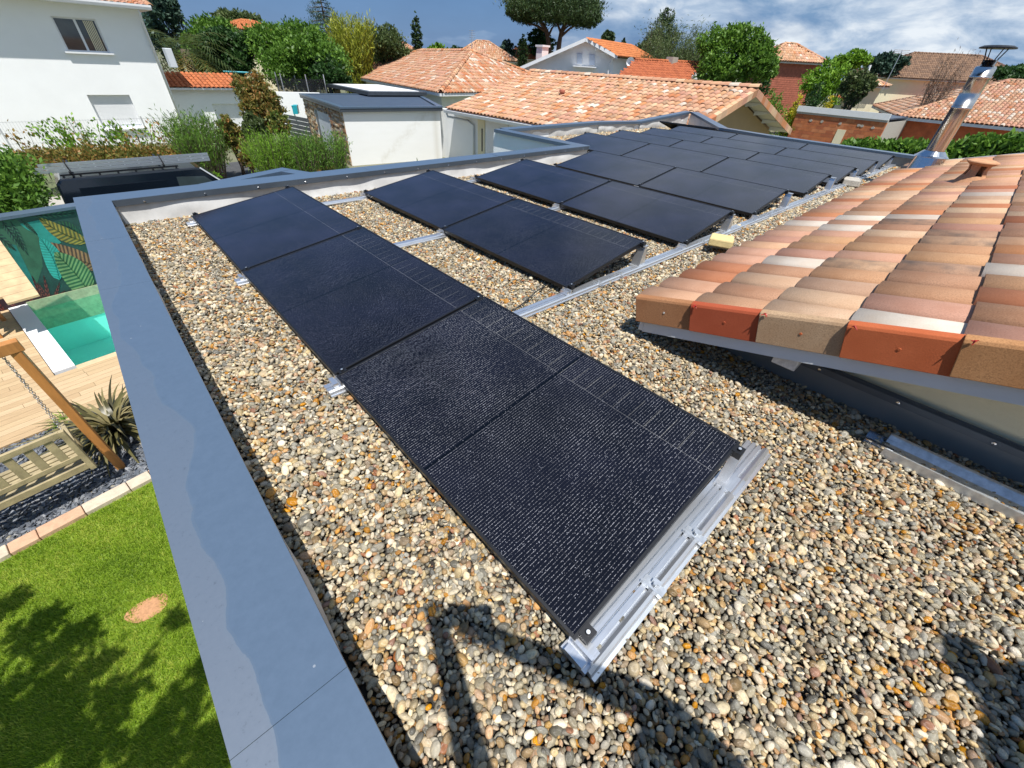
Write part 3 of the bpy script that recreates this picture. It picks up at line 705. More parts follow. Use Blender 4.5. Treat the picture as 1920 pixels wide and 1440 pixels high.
ROWS = [(W[0], .0, 3), (W[1], 1.697, 2), (W[2], 1.66, 2), (W[3], 1.68, 2), (W[4], 1.667, 3), (W[5], 1.60, 3), (W[6], 1.55, 3), (W[7], 1.52, 3)]
ordn = ['first', 'second', 'third', 'fourth', 'fifth', 'sixth', 'seventh', 'eighth']
pos = {3: ['nearest one', 'middle one', 'farthest one'], 1: ['only'], 2: ['nearer one', 'farther one']}
proto = make_panel()
first = True; glass_mesh = {}
for ri, (w0, y0, n) in enumerate(ROWS):
    for j in range(n):
        p = proto if first else copy_tree(proto); first = False
        p.location = (w0, y0+j*1.742+.01, H0); p.rotation_euler = (0, -PT, 0)
        row = 'row beside the left parapet' if ri == 0 else '%s row of panels counted from the left parapet' % ordn[ri]
        lab = ('rain spotted solar panel beside the left parapet, %s of its row' if ri == 0 else 'black solar panel, %s of the %s row from the left parapet')
        lab = lab % pos[n][j] if ri == 0 else lab % (pos[n][j], ordn[ri])
        tag(p, lab, 'solar panel', 'black solar panels on the pebble roof')
        if ri or j:       # other panels: same shape, fainter painted sparkle, paler base for dust and sheen
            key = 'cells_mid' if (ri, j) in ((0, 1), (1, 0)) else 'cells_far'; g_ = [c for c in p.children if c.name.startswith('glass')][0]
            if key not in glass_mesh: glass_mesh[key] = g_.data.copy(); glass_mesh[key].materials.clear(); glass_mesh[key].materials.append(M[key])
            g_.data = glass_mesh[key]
# one more panel at the far end, tipped the other way
p = copy_tree(proto); p.location = (12.72, 5.75, .30); p.rotation_euler = (0, .24, .05)
tag(p, 'small dark panel tipped the other way behind the eighth row', 'solar panel', 'black solar panels on the pebble roof')

# mounting rails that lie across the pebbles
def rail_profile(wd=.125):
    h = wd/2; s_ = wd/.125
    P = [(-.0625, 0), (-.0625, .010), (-.050, .012), (-.044, .026), (-.032, .032), (-.020, .026), (-.015, .018), (-.012, .010), (-.009, .010), (-.008, .024), (.010, .024), (.011, .008), (.016, .008), (.017, .024), (.036, .024), (.037, .010), (.041, .010), (.042, .020), (.0625, .020), (.0625, 0)]
    return [(x*s_, z) for x, z in P]
rails = [(-.035, -.018, 1.375, 'shiny aluminium mounting rail along the front end of the nearest solar panel'),
         (1.715, -.07, 13.1, 'long aluminium mounting rail along the near ends of the panel rows'),
         (3.455, -.07, 13.0, 'aluminium mounting rail under the first joint of the panel rows'),
         (5.195, -.07, 13.0, 'aluminium mounting rail crossing the gravel just before the back parapet')]
for i, (y, x0, x1, lab) in enumerate(rails):
    sh = -.018 if i else 0.; zb_ = .026
    e = empty('mounting_rail', (x0, y, .02), lab, 'rail', 'mounting rails')
    yy = (lambda x: y) if i != 1 else (lambda x: 1.73-.016*(x))
    MB().extr(rail_profile(.122 if i == 0 else .11), (x0, yy(x0)+sh, zb_), (x1, yy(x1)+sh, zb_), (0, 1, 0), (0, 0, 1)).build('profile', M['alu'], e)
    if i == 0: legs = [0.]
    else: legs = [w for w in W]
    for w in legs:
        yl = yy(w)+(.02 if i == 0 else 0)
        if i == 3 and w in (W[1], W[2], W[3]): pass
        # low foot
        b = MB(); b.box(w-.03, w+.05, yl-.05, yl+.05, .03, .055); b.box(w+.0, w+.012, yl-.045, yl+.045, .055, .09); b.box(w-.035, w-.01, yl-.035, yl+.035, .055, .08); b.build('foot', M['alu'], e)
        # high leg
        xl = w+PWD*math.cos(PT)-.03; b = MB(); zt_ = H0+PWD*math.sin(PT)-.035
        if i > 0 or True:
            b.hexa([(xl-.055, yl-.045, .052), (xl+.045, yl-.045, .052), (xl+.045, yl+.045, .052), (xl-.055, yl+.045, .052), (xl-.012, yl-.04, zt_), (xl+.012, yl-.04, zt_), (xl+.012, yl+.04, zt_), (xl-.012, yl+.04, zt_)])
            b.box(xl-.08, xl+.07, yl-.05, yl+.05, .040, .052); b.box(xl-.03, xl+.03, yl-.045, yl+.045, zt_, zt_+.006)
            if i == 0: b = MB(); b.box(xl-.05, xl+.06, yl-.07, yl+.03, .040, .056); b.box(xl-.02, xl+.02, yl-.01, yl+.03, .05, zt_)
            b.build('leg', M['alu'], e)
        for xb in (w+.36, w+.66):
            b = MB(); b.box(xb-.022, xb+.022, yl-.085, yl-.002, .050, .054); b.box(xb-.022, xb-.014, yl-.085, yl-.002, .054, .068); b.box(xb+.006, xb+.022, yl-.06, yl-.03, .054, .072); b.tube([(xb, yl-.045, .054), (xb, yl-.045, .075)], .007, 8)
            b.build('rail_clip', M['alu2'], e)
# end and middle clamps, one per panel corner that shows
cl = MB(); cl.box(-.022, .022, -.028, .012, -.03, .006); cl.tube([(0, -.010, .006), (0, -.010, .014)], .009, 8)
bo = MB(); bo.tube([(0, -.010, .012), (0, -.010, .0155)], .0065, 8)
clm = cl.build('panel_clamp', M['black']); bom = bo.build('bolt', M['alu2'], clm)
firstc = True
wh = ['low corner', 'high corner']
for ri, (w0, y0, n) in enumerate(ROWS):
    for j in range(n+1):
        for s, x in enumerate((.045, PWD-.045)):
            c = clm if firstc else copy_tree(clm); firstc = False
            yy = y0+j*1.742+(0 if j else .005)
            c.location = (w0+x*math.cos(PT), yy+(.012 if 0 < j < n else (0 if j == 0 else .02)), H0+x*math.sin(PT)); c.rotation_euler = (0, -PT, math.pi if j == n else 0)
            where = 'at the near end' if j == 0 else ('at the far end' if j == n else ('at the first joint' if j == 1 else 'at the second joint'))
            tag(c, 'black clamp on the %s %s of the %s panel row' % (wh[s], where, ordn[ri]), 'clamp', 'panel clamps')
# cable between the first two rows
cb = MB(); pts = [Z(x, y, .05) for x, y in ((962, 582), (975, 573), (990, 561), (1004, 548), (1018, 538), (1030, 532))]
cb.tube(pts, .005, 8); tag(cb.build('cable', M['rubber'], smooth=True), 'black electric cable lying on the pebbles beside the second panel row', 'cable')
# short row of connectors along the near rail of the far rows
for k, (x, lab) in enumerate(((3.05, 'second'), (4.9, 'third'), (6.75, 'fourth'), (8.8, 'fifth'))):
    cb = MB(); cb.tube([(x-.35, 1.83, .06), (x-.2, 1.80, .075), (x, 1.84, .06), (x+.2, 1.80, .08)], .006, 8); cb.box(x-.06, x+.06, 1.80, 1.84, .055, .085)
    tag(cb.build('connector_cable', M['rubber']), 'black connector cable tucked under the near end of the %s panel row' % lab, 'cable', 'connector cables')
# spare profile by the gable wall
x0, y1 = 1.90, -.40
sp = empty('spare_rail', (x0, y1, .02), 'spare shiny mounting profile lying in the shade along the right hand wall', 'rail')
MB().extr([(-.085, 0), (-.085, .05), (-.076, .05), (-.066, .020), (-.02, .008), (.035, .014), (.068, .045), (.080, .05), (.080, 0)], (x0+.01, y1-.06, .02), (x0+.03, -2.6, .02), (1, 0, 0), (0, 0, 1)).build('profile', M['alu2'], sp)
MB().extr([(-.07, 0), (-.07, .03), (-.06, .03), (-.06, .008), (-.02, .008), (-.02, .02), (.0, .02), (.0, .008), (.05, .008), (.05, .03), (.06, .03), (.06, 0)], (x0+.005, y1+.02, .018), (x0+.01, y1-.1, .018), (1, 0, 0), (0, 0, 1)).build('splice', M['chrome'], sp)
# stone blocks
def block(px, py, z, sx, sy, sz, rot, mm, lab, name='stone_block'):
    p = Z(px, py, z); b = MB(); b.hexa([(-sx, -sy, 0), (sx, -sy, 0), (sx*.9, sy, 0), (-sx, sy, 0), (-sx*.93, -sy, sz), (sx, -sy*.95, sz), (sx*.85, sy*.95, sz), (-sx*.95, sy, sz)])
    o = b.build(name, M[mm], bevel=.012); o.location = V3(p); o.location.z = z; o.rotation_euler.z = rot; tag(o, lab, 'stone block'); return o
block(1350, 462, .03, .11, .10, .075, .5, 'greystone', 'flat grey stone under the yellow stone block beside the tiled roof')
block(1350, 458, .106, .115, .115, .075, .35, 'limestone', 'yellow stone block lying on the gravel at the corner of the third panel row')
block(1592, 346, .03, .19, .13, .10, .3, 'greystone', 'grey stone block lying on the rail at the end of the sixth panel row')

# ------------------------------------------------------------------ pebbles on the roof: geometry nodes instances on a point cloud
def pebble_meshes(n, name, flat, rough, seedv, angular=0.):
    col = bpy.data.collections.new(name); out = []
    rs = np.random.default_rng(seedv)
    import bmesh
    for k in range(n):
        b = bmesh.new(); bmesh.ops.create_icosphere(b, subdivisions=2, radius=.5)
        ax = np.array([1, rs.uniform(.6, .85), rs.uniform(*flat)]); w = rs.normal(size=(4, 3)); ph = rs.random(4)*6
        for v in b.verts:
            p = np.array(v.co); f = 1+sum(rough*math.sin(float(w[i]@p)*3.2+ph[i]) for i in range(4))
            if angular: p = np.sign(p)*np.abs(p)**(1+angular*0)*1.0; p = np.clip(p, -.5*(1-angular*rs.uniform(.2, .5)), .5*(1-angular*rs.uniform(.2, .5)))
            v.co = p*f*ax
        me = bpy.data.meshes.new(name); b.to_mesh(me); b.free(); me.polygons.foreach_set('use_smooth', [True]*len(me.polygons)); out.append(me)
    return out
def scatter(name, pts, scl, rot, meshes, material, parent=None, ids=None, col=None):
    """one object: a point mesh whose geometry nodes put a pebble (or blade) on every point"""
    me = bpy.data.meshes.new(name); n = len(pts); me.vertices.add(n); me.vertices.foreach_set('co', np.asarray(pts, np.float32).ravel())
    for nm, ty, dat, key in (('scl', 'FLOAT_VECTOR', scl, 'vector'), ('rot', 'FLOAT_VECTOR', rot, 'vector')):
        a = me.attributes.new(nm, ty, 'POINT'); a.data.foreach_set(key, np.asarray(dat, np.float32).ravel())
    a = me.attributes.new('idx', 'INT', 'POINT'); a.data.foreach_set('value', (ids if ids is not None else RNG.integers(0, len(meshes), n)).astype(np.int32))
    a = me.attributes.new('tint', 'FLOAT', 'POINT'); a.data.foreach_set('value', (col if col is not None else RNG.random(n)).astype(np.float32))
    o = bpy.data.objects.new(name, me); COL.objects.link(o)
    src = []
    sc_ = bpy.data.collections.new(name+'_source')
    for k, pm in enumerate(meshes):
        pm.materials.clear(); pm.materials.append(material)
        so = bpy.data.objects.new('%s_source_%02d' % (name, k), pm); sc_.objects.link(so)
    ng = bpy.data.node_groups.new(name, 'GeometryNodeTree'); ng.interface.new_socket('Geometry', in_out='INPUT', socket_type='NodeSocketGeometry'); ng.interface.new_socket('Geometry', in_out='OUTPUT', socket_type='NodeSocketGeometry')
    N = ng.nodes.new; L = ng.links.new
    gi = N('NodeGroupInput'); go = N('NodeGroupOutput'); ip = N('GeometryNodeInstanceOnPoints'); ci = N('GeometryNodeCollectionInfo')
    ci.inputs['Collection'].default_value = sc_; ci.inputs['Separate Children'].default_value = True; ci.inputs['Reset Children'].default_value = True
    def attr(nm, ty):
        a = N('GeometryNodeInputNamedAttribute'); a.data_type = ty; a.inputs['Name'].default_value = nm; return a.outputs['Attribute']
    L(gi.outputs[0], ip.inputs['Points']); L(ci.outputs[0], ip.inputs['Instance']); ip.inputs['Pick Instance'].default_value = True
    L(attr('idx', 'INT'), ip.inputs['Instance Index']); L(attr('scl', 'FLOAT_VECTOR'), ip.inputs['Scale'])
    er = N('FunctionNodeEulerToRotation'); L(attr('rot', 'FLOAT_VECTOR'), er.inputs[0]); L(er.outputs[0], ip.inputs['Rotation'])
    L(ip.outputs[0], go.inputs[0])
    md = o.modifiers.new('scatter', 'NODES'); md.node_group = ng
    tag(o, kind='stuff')
    return o
def pebble_material(name, stops, rough=.45, rnd_noise=True):
    m, nt, b = new_mat(name); L = nt.links.new
    at = node(nt, 'ShaderNodeAttribute', attribute_name='tint', attribute_type='INSTANCER')
    tc = node(nt, 'ShaderNodeTexCoord')
    c = rampn(nt, at.outputs['Fac'], stops, 'CONSTANT')
    ad = node(nt, 'ShaderNodeVectorMath', operation='ADD'); L(tc.outputs['Object'], ad.inputs[0])
    sc = mth(nt, 'MULTIPLY', at.outputs['Fac'], 371.); L(sc, ad.inputs[1])
    n = node(nt, 'ShaderNodeTexNoise', Scale=3.4, Detail=7., Roughness=.7); L(ad.outputs[0], n.inputs['Vector'])
    fr = mth(nt, 'FRACT', mth(nt, 'MULTIPLY', at.outputs['Fac'], 917.)); fr2 = mth(nt, 'FRACT', mth(nt, 'MULTIPLY', at.outputs['Fac'], 2311.))
    hs = node(nt, 'ShaderNodeHueSaturation'); L(c, hs.inputs['Color']); L(mth(nt, 'ADD', .78, mth(nt, 'MULTIPLY', fr, .42)), hs.inputs['Value']); L(mth(nt, 'ADD', .65, mth(nt, 'MULTIPLY', fr2, .5)), hs.inputs['Saturation'])
    c = mixc(nt, 1., hs.outputs[0], rampn(nt, n.outputs['Fac'], [(.3, (.62, .62, .62)), (.5, (.95, .95, .95)), (.68, (1.15, 1.1, 1.0))]), 'MULTIPLY')
    L(c, b.inputs['Base Color']); b.inputs['Roughness'].default_value = rough; b.inputs['Specular IOR Level'].default_value = .4
    bp = node(nt, 'ShaderNodeBump', Strength=.3, Distance=.1); L(n.outputs['Fac'], bp.inputs['Height']); L(bp.outputs[0], b.inputs['Normal'])
    return m
GC = [(p_, tuple(min(.82, q_*k_) for q_, k_ in zip(c_, (1.16, 1.03, .80)))) for p_, c_ in [(.0, (.40, .355, .265)), (.10, (.30, .295, .27)), (.22, (.20, .195, .175)), (.33, (.13, .135, .135)), (.42, (.34, .25, .145)), (.50, (.50, .47, .40)), (.59, (.30, .17, .065)),
      (.65, (.42, .235, .075)), (.70, (.26, .27, .265)), (.79, (.46, .40, .30)), (.87, (.20, .16, .115)), (.93, (.60, .57, .50)), (.975, (.24, .115, .07))]]
pm_round = pebble_material('river_pebbles', GC, .27)
def inpoly(x, y, poly):
    c = np.zeros(len(x), bool); n = len(poly)
    for i in range(n):
        (x1, y1), (x2, y2) = poly[i], poly[(i+1) % n]
        if y1 == y2: continue
        k = ((y1 > y) != (y2 > y)) & (x < (x2-x1)*(y-y1)/(y2-y1)+x1); c ^= k
    return c
def jgrid(x0, x1, y0, y1, s):
    nx, ny = int((x1-x0)/s), int((y1-y0)/s); gx, gy = np.meshgrid(np.arange(nx), np.arange(ny)); gx = gx+.5*(gy % 2)
    x = x0+(gx.ravel()+RNG.uniform(-.38, .38, nx*ny))*s; y = y0+(gy.ravel()+RNG.uniform(-.38, .38, nx*ny))*s; return x, y
def pebbles():
    P = []; S = []; R_ = []
    reg = [(-.55, 2.42, -1.5, 1.0, .0172), (-.55, 4.6, 1.0, 5.6, .0190), (4.6, 7.2, .9, 5.6, .025), (7.2, 15., .6, 8.1, .031)]
    for (x0, x1, y0, y1, s) in reg:
        for layer in range(2):
            x, y = jgrid(x0, x1, y0, y1, s if layer == 0 else s*1.22)
            k = inpoly(x, y, FLAT) & (x > -.545)
            k &= ~((x > 2.7) & (y < .55))
            # nothing to see under the middle of the panels of the far rows
            x, y = x[k], y[k]; n = len(x)
            sz = np.clip(RNG.lognormal(math.log(.0255), .33, n), .012, .060)*(s/.0195)**1.0
            z = (.004 if layer == 0 else .017)+RNG.uniform(-.006, .006, n)
            z += .006*np.sin(x*5.1+1)*np.cos(y*4.3)
            P.append(np.stack([x, y, z], 1)); st = RNG.uniform(.85, 1.2, n)
            S.append(np.stack([sz*st, sz, sz*RNG.uniform(.8, 1.2, n)], 1))
            R_.append(np.stack([RNG.normal(0, .48, n), RNG.normal(0, .48, n), RNG.uniform(0, 6.28, n)], 1))
    P, S, R_ = map(np.concatenate, (P, S, R_)); print('pebbles', len(P))
    o = scatter('roof_pebbles', P, S, R_, pebble_meshes(10, 'pebble', (.36, .68), .045, 3), pm_round)
pebbles()

# ------------------------------------------------------------------ garden below: lawn, edging, slate, deck, pool
def G3(x, y, z): p = GP(x, y); return (p[0], p[1], z)
def gsheet(name, x0, x1, y0, y1, z, m_, kind='structure', clip=None):
    b = MB(); b.prism([GP(x0, y0), GP(x1, y0), GP(x1, y1), GP(x0, y1)], z-.02, z); o = b.build(name, m_); tag(o, kind=kind); return o
lawn_mat = mat('lawn_soil', (.13, .20, .015), .95, var=.3, scale=8)
gsheet('lawn', -9, 1.5, -16, -3.68, -3.0, lawn_mat)
gsheet('slate_bed', -9, 1.3, -3.5, -1.55, -2.99, M['slate_base'])
def blade_meshes(n, hgt, spread, wd, k):
    out = []
    for i in range(k):
        V = []; F = []; rs = np.random.default_rng(50+i)
        for q in range(n):
            bx, by = rs.normal(0, spread*.5, 2); a = rs.uniform(0, 6.28); ln = hgt*rs.uniform(.6, 1.2); lean = rs.uniform(.1, .7)*ln; dx, dy = math.cos(a), math.sin(a)
            px, py = -dy*wd/2, dx*wd/2; o = len(V)
            V += [(bx-px, by-py, 0), (bx+px, by+py, 0), (bx+dx*lean*.4+px*.7, by+dy*lean*.4+py*.7, ln*.6), (bx+dx*lean*.4-px*.7, by+dy*lean*.4-py*.7, ln*.6), (bx+dx*lean, by+dy*lean, ln*.95), (bx+dx*lean-px*.1, by+dy*lean-py*.1, ln*.95)]
            F += [(o, o+1, o+2, o+3), (o+3, o+2, o+4, o+5)]
        out.append(fast_mesh('grass_tuft', V, F, []))
    return out
def inst_leaf(name, dark, mid, light):
    m, nt, b = new_mat(name); at = node(nt, 'ShaderNodeAttribute', attribute_name='tint', attribute_type='INSTANCER')
    col = rampn(nt, at.outputs['Fac'], [(0., dark), (.5, mid), (1., light)]); nt.links.new(col, b.inputs['Base Color']); b.inputs['Roughness'].default_value = .5
    tr = node(nt, 'ShaderNodeBsdfTranslucent'); nt.links.new(col, tr.inputs[0]); mx = node(nt, 'ShaderNodeMixShader'); mx.inputs[0].default_value = .35
    nt.links.new(b.outputs[0], mx.inputs[1]); nt.links.new(tr.outputs[0], mx.inputs[2]); nt.links.new(mx.outputs[0], nt.nodes['Material Output'].inputs[0]); return m
def grass():
    x, y = jgrid(-4.6, -.80, -.6, 5.6, .020)
    q = np.stack([x, y], 1)-GO; gy = q@GUY; k = gy < -3.70
    spot = Z(278, 1145, -3); dx, dy = (x-spot[0]), (y-spot[1]); r = np.sqrt((dx*1.3+dy*.3)**2/.024+(dy-dx*.2)**2/.016)
    k &= r > RNG.uniform(.75, 1.15, len(x)); x, y = x[k], y[k]; n = len(x); print('grass', n)
    big = np.sin(x*3.1+2)*np.cos(y*2.3)*.5+np.sin(x*9+y*7)*.3
    tint = np.clip(.48+.30*big+.12*np.sin(x*1.3-y*4.4)+RNG.normal(0, .2, n), 0, 1)
    s = RNG.uniform(.7, 1.3, n)
    o = scatter('grass', np.stack([x, y, np.full(n, -3.0)], 1), np.stack([s, s, s*RNG.uniform(.7, 1.2, n)], 1), np.stack([RNG.normal(0, .15, n), RNG.normal(0, .15, n), RNG.uniform(0, 6.28, n)], 1),
            blade_meshes(9, .034, .02, .0042, 5), inst_leaf('lawn_blades', (.12, .22, .010), (.28, .42, .025), (.50, .54, .09)), col=tint)
    o2 = MB(); c = spot; pts = [(c[0]+.17*math.cos(t)*(1+.1*math.sin(3*t))-.03*math.sin(t), c[1]+.135*math.sin(t)*(1+.12*math.cos(2*t))+.02) for t in np.linspace(0, 6.28, 22)[:-1]]
    o2.prism(pts, -3.0, -2.990); tag(o2.build('bare_patch', mat('bare_sandy_soil', (.42, .22, .11), .95, var=.2, scale=40, bump=.6, bscale=60)), kind='structure')
grass()
# stone edging
ed = empty('stone_edging', G3(-.9, -3.6, -3), 'curving line of pale and pinkish stone edging blocks between lawn and slate chips', 'edging')
x = 1.0; k = 0
while x > -4:
    L_ = random.uniform(.36, .46) if k % 3 else .24; b = MB(); b.prism([GP(x-.004, -3.68), GP(x-.004, -3.50), GP(x-L_+.004, -3.50), GP(x-L_+.004, -3.68)], -3.02, -2.945+random.uniform(-.004, .004))
    b.build('edging_stone', M['edging_b'] if k % 4 in (1, 2) else M['edging_a'], ed, bevel=.008); x -= L_; k += 1
# slate chips
def slate():
    P = []; S = []; R_ = []
    for layer in range(2):
        x, y = jgrid(-5.2, .6, -3.50, -1.56, .034); gx = GO[0]+x*GUX[0]+y*GUY[0]; gy = GO[1]+x*GUX[1]+y*GUY[1]; n = len(x)
        P.append(np.stack([gx, gy, -2.985+.014*layer+RNG.uniform(-.004, .01, n)], 1)); sz = RNG.uniform(.03, .075, n)
        S.append(np.stack([sz*1.3, sz, sz*.5], 1)); R_.append(np.stack([RNG.normal(0, .35, n), RNG.normal(0, .35, n), RNG.uniform(0, 6.28, n)], 1))
    m_ = pebble_material('slate_chips', [(.0, (.10, .115, .14)), (.3, (.16, .175, .20)), (.55, (.07, .08, .10)), (.8, (.22, .23, .25)), (.97, (.30, .27, .20))], .45)
    scatter('slate_chips', *map(np.concatenate, (P, S, R_)), pebble_meshes(6, 'slate_chip', (.2, .35), .06, 9, .6), m_)
slate()
# deck boards run along the garden x axis
def boards(name, parent, y0, y1, xr, wd=.135, z=-2.96, holes=None):
    wm = [mat('sandy_deck_board_%s' % s_, c, .7, var=.12, scale=5, c2=None, stretch=(1, 8, 1), bump=.1, bscale=30) for s_, c in (('light', (.50, .36, .21)), ('mid', (.46, .33, .185)), ('dark', (.43, .30, .165)))]
    y = y0; r = 0
    while y < y1-.01:
        x = xr[1]-random.uniform(0, 1.6); xs_ = [xr[1]]
        while x > xr[0]: xs_.append(x); x -= random.uniform(1.4, 2.2)
        xs_.append(xr[0])
        for a, b_ in zip(xs_[:-1], xs_[1:]):
            if a-b_ < .05: continue
            segs = [(b_, a)]
            if holes and y+wd > holes[2] and y < holes[3]:
                segs = []
                if b_ < holes[0]: segs.append((b_, min(a, holes[0])))
                if a > holes[1]: segs.append((max(b_, holes[1]), a))
            for s0, s1 in segs:
                if s1-s0 < .03: continue
                bb = MB(); bb.prism([GP(s0+.002, y+.003), GP(s1-.002, y+.003), GP(s1-.002, y+wd-.003), GP(s0+.002, y+wd-.003)], z-.03, z)
                bb.build('deck_board', random.choice(wm), parent)
        y += wd; r += 1
deck = empty('deck', G3(-1, -1, -3)); tag(deck, kind='structure')
gsheet('deck_base', -6, 4.6, -1.55, 0, -2.992, M['soil']); gsheet('deck_base', -6, -.0, 0, 4.2, -2.992, M['soil'])
boards('deck', deck, -1.55, 4.0, (-3.6, 1.6), holes=(-.26, 5, 0.0, 9))
# pool
pool = empty('pool', G3(2, 1.6, -3), 'green lined swimming pool behind the mural wall and beside the sandy deck', 'swimming pool')
b = MB(); zb = -4.15; q = [G3(0, 0, -3.0), G3(PW, 0, -3.0), G3(PW, PL, -3.0), G3(0, PL, -3.0)]; qb = [(x, y, zb) for x, y, z in q]
b.add(q+qb, [(4, 5, 6, 7), (0, 1, 5, 4), (1, 2, 6, 5), (2, 3, 7, 6), (3, 0, 4, 7)]); b.build('basin', M['poolliner'], pool)
MB().prism([GP(-.25, -.012), GP(0.03, -.012), GP(.03, PL), GP(-.25, PL)], -2.99, -2.93).build('white_coping', M['pvc'], pool)
MB().prism([GP(.031, -.14), GP(PW, -.14), GP(PW, .02), GP(.031, .02)], -2.99, -2.955).build('front_coping', M['bench_wood'] if False else mat('sandy_pool_edge', (.56, .42, .25), .7, var=.1), pool)
MB().prism([GP(.03, PL-.02), GP(PW, PL-.02), GP(PW, PL), GP(.03, PL)], -3.55, -2.9).build('tile_band', M['poolstep'], pool)
def water_mat():
    m, nt, b = new_mat('pool_water'); b.inputs['Base Color'].default_value = (.55, .93, .86, 1); b.inputs['Roughness'].default_value = .02; b.inputs['IOR'].default_value = 1.33
    b.inputs['Transmission Weight'].default_value = 1.
    tc = node(nt, 'ShaderNodeTexCoord'); n = node(nt, 'ShaderNodeTexNoise', Scale=5., Detail=2.); nt.links.new(tc.outputs['Object'], n.inputs['Vector'])
    bp = node(nt, 'ShaderNodeBump', Strength=.06, Distance=.05); nt.links.new(n.outputs['Fac'], bp.inputs['Height']); nt.links.new(bp.outputs[0], b.inputs['Normal'])
    # let sunlight through the surface instead of casting an opaque shadow
    tr = node(nt, 'ShaderNodeBsdfTransparent'); tr.inputs[0].default_value = (.66, .97, .93, 1); gl = node(nt, 'ShaderNodeBsdfGlossy', Roughness=.03); fr = node(nt, 'ShaderNodeFresnel', IOR=1.33)
    nt.links.new(bp.outputs[0], gl.inputs['Normal']); nt.links.new(bp.outputs[0], fr.inputs['Normal'])
    mx = node(nt, 'ShaderNodeMixShader'); nt.links.new(fr.outputs[0], mx.inputs[0]); nt.links.new(tr.outputs[0], mx.inputs[1]); nt.links.new(gl.outputs[0], mx.inputs[2])
    nt.links.new(mx.outputs[0], nt.nodes['Material Output'].inputs[0]); return m
b = MB(); b.add([G3(.03, .0, -3.10), G3(PW, 0, -3.10), G3(PW, PL-.02, -3.10), G3(.03, PL-.02, -3.10)], [(0, 1, 2, 3)]); tag(b.build('pool_water', water_mat()), kind='structure')
# mural wall behind the pool
mw = empty('mural_wall', G3(-1, PL+.1, -3), 'garden wall painted with large tropical leaves behind the green pool', 'wall')
MY = PL+.02; mz0, mz1 = -3.05, -1.33
MB().prism([GP(-4.6, MY), GP(5.2, MY), GP(5.2, MY+.2), GP(-4.6, MY+.2)], -3.05, mz1).build('wall', mat('dark_green_mural_paint', (.014, .048, .042), .6, var=.5, scale=1.1), mw)
MB().prism([GP(-4.65, MY-.05), GP(5.25, MY-.05), GP(5.25, MY+.27), GP(-4.65, MY+.27)], mz1+.001, mz1+.055).build('wall_coping', M['coping'], mw)
gn = (float(GUY[0]), float(GUY[1]), 0.)
def onmural(px, py, off=.004):
    p0 = np.array([*GP(0, MY-off), 0.]); return PLANE(px, py, gn, p0)
PC = {k: mat('mural_%s' % k, c, .6, var=.25, scale=5) for k, c in dict(gold=(.28, .21, .035), golddark=(.08, .085, .025), brown=(.26, .13, .06), browndark=(.07, .035, .025), teal=(.02, .22, .19), tealight=(.03, .32, .28), tealdark=(.012, .14, .13),
      green=(.15, .25, .10), greendark=(.02, .09, .035), red=(.22, .05, .04), purple=(.035, .014, .02), night=(.012, .035, .035), blade=(.03, .10, .06)).items()}
def mural_leaf(base, tip, wpx, cl, cd_, off, n=15, curve=0., stem=None):
    """leaf painted in slanting stripes from midrib to margin; a flat coat a few millimetres thick"""
    ba, ti = np.array(base, float), np.array(tip, float); d = ti-ba; L_ = np.linalg.norm(d); d /= L_; s_ = np.array([-d[1], d[0]]); b = MB()
    def P(t, w_): 
        c = ba+d*L_*t+s_*(curve*math.sin(math.pi*t)+w_); return tuple(onmural(c[0], c[1], off))
    def wd(t): return wpx*max(.0, math.sin(math.pi*min(1, max(0, t))**.8))**.7
    for i in range(n):
        for half in (0, .5):
            t0 = (i+half)/n; t1 = (i+half+.5)/n; col = 0 if half == 0 else 1
            for sg in (-1, 1):
                b.add([P(t0, 0), P(t1, 0), P(min(1, t1+.10), sg*wd(t1+.10)), P(min(1, t0+.10), sg*wd(t0+.10))], [(0, 1, 2, 3)], col)
    for i in range(n): b.add([P(i/n, -1.0), P((i+1)/n, -1.0), P((i+1)/n, 1.0), P(i/n, 1.0)], [(0, 1, 2, 3)], 1)
    o = b.build('painted_leaf', [PC[cl], PC[cd_]], mw, fix=False); return o
def mural_patch(pts, c, off):
    b = MB(); b.add([tuple(onmural(x, y, off)) for x, y in pts], [tuple(range(len(pts)))]); b.build('painted_patch', PC[c], mw, fix=False)
mural_patch([(-60, 415), (30, 412), (75, 440), (80, 500), (60, 560), (-60, 640)], 'blade', .002)
mural_patch([(37, 420), (85, 410), (100, 440), (115, 455), (85, 470), (70, 440), (50, 430)], 'teal', .004)
mural_patch([(-60, 520), (75, 548), (130, 560), (110, 585), (0, 640), (-60, 660)], 'purple', .003)
mural_patch([(10, 455), (30, 460), (72, 545), (75, 556), (60, 552)], 'tealdark', .005)
mural_leaf((165, 455), (72, 408), 13, 'gold', 'golddark', .007, 12, -6)
mural_leaf((190, 500), (85, 455), 18, 'brown', 'browndark', .008, 14, -6)
mural_leaf((112, 525), (74, 445), 17, 'tealight', 'teal', .009, 16, 6)
mural_leaf((172, 555), (102, 473), 25, 'green', 'greendark', .011, 15, 4)
mural_leaf((150, 440), (95, 420), 9, 'greendark', 'night', .006, 9, 6)
for a_, t_, w_ in (((20, 415), (52, 478), 5), ((2, 412), (45, 470), 6), ((-30, 420), (30, 470), 7), ((40, 412), (70, 440), 4), ((60, 405), (140, 400), 6)): mural_leaf(a_, t_, w_, 'blade', 'night', .008, 9)
for a_, t_ in (((85, 575), (60, 518)), ((95, 575), (82, 517)), ((98, 572), (112, 530)), ((95, 570), (122, 545)), ((70, 575), (40, 540)), ((40, 590), (10, 555)), ((20, 600), (-10, 560)), ((92, 566), (70, 530)), ((60, 590), (90, 560))): mural_leaf(a_, t_, 3.2, 'red', 'purple', .009, 7)
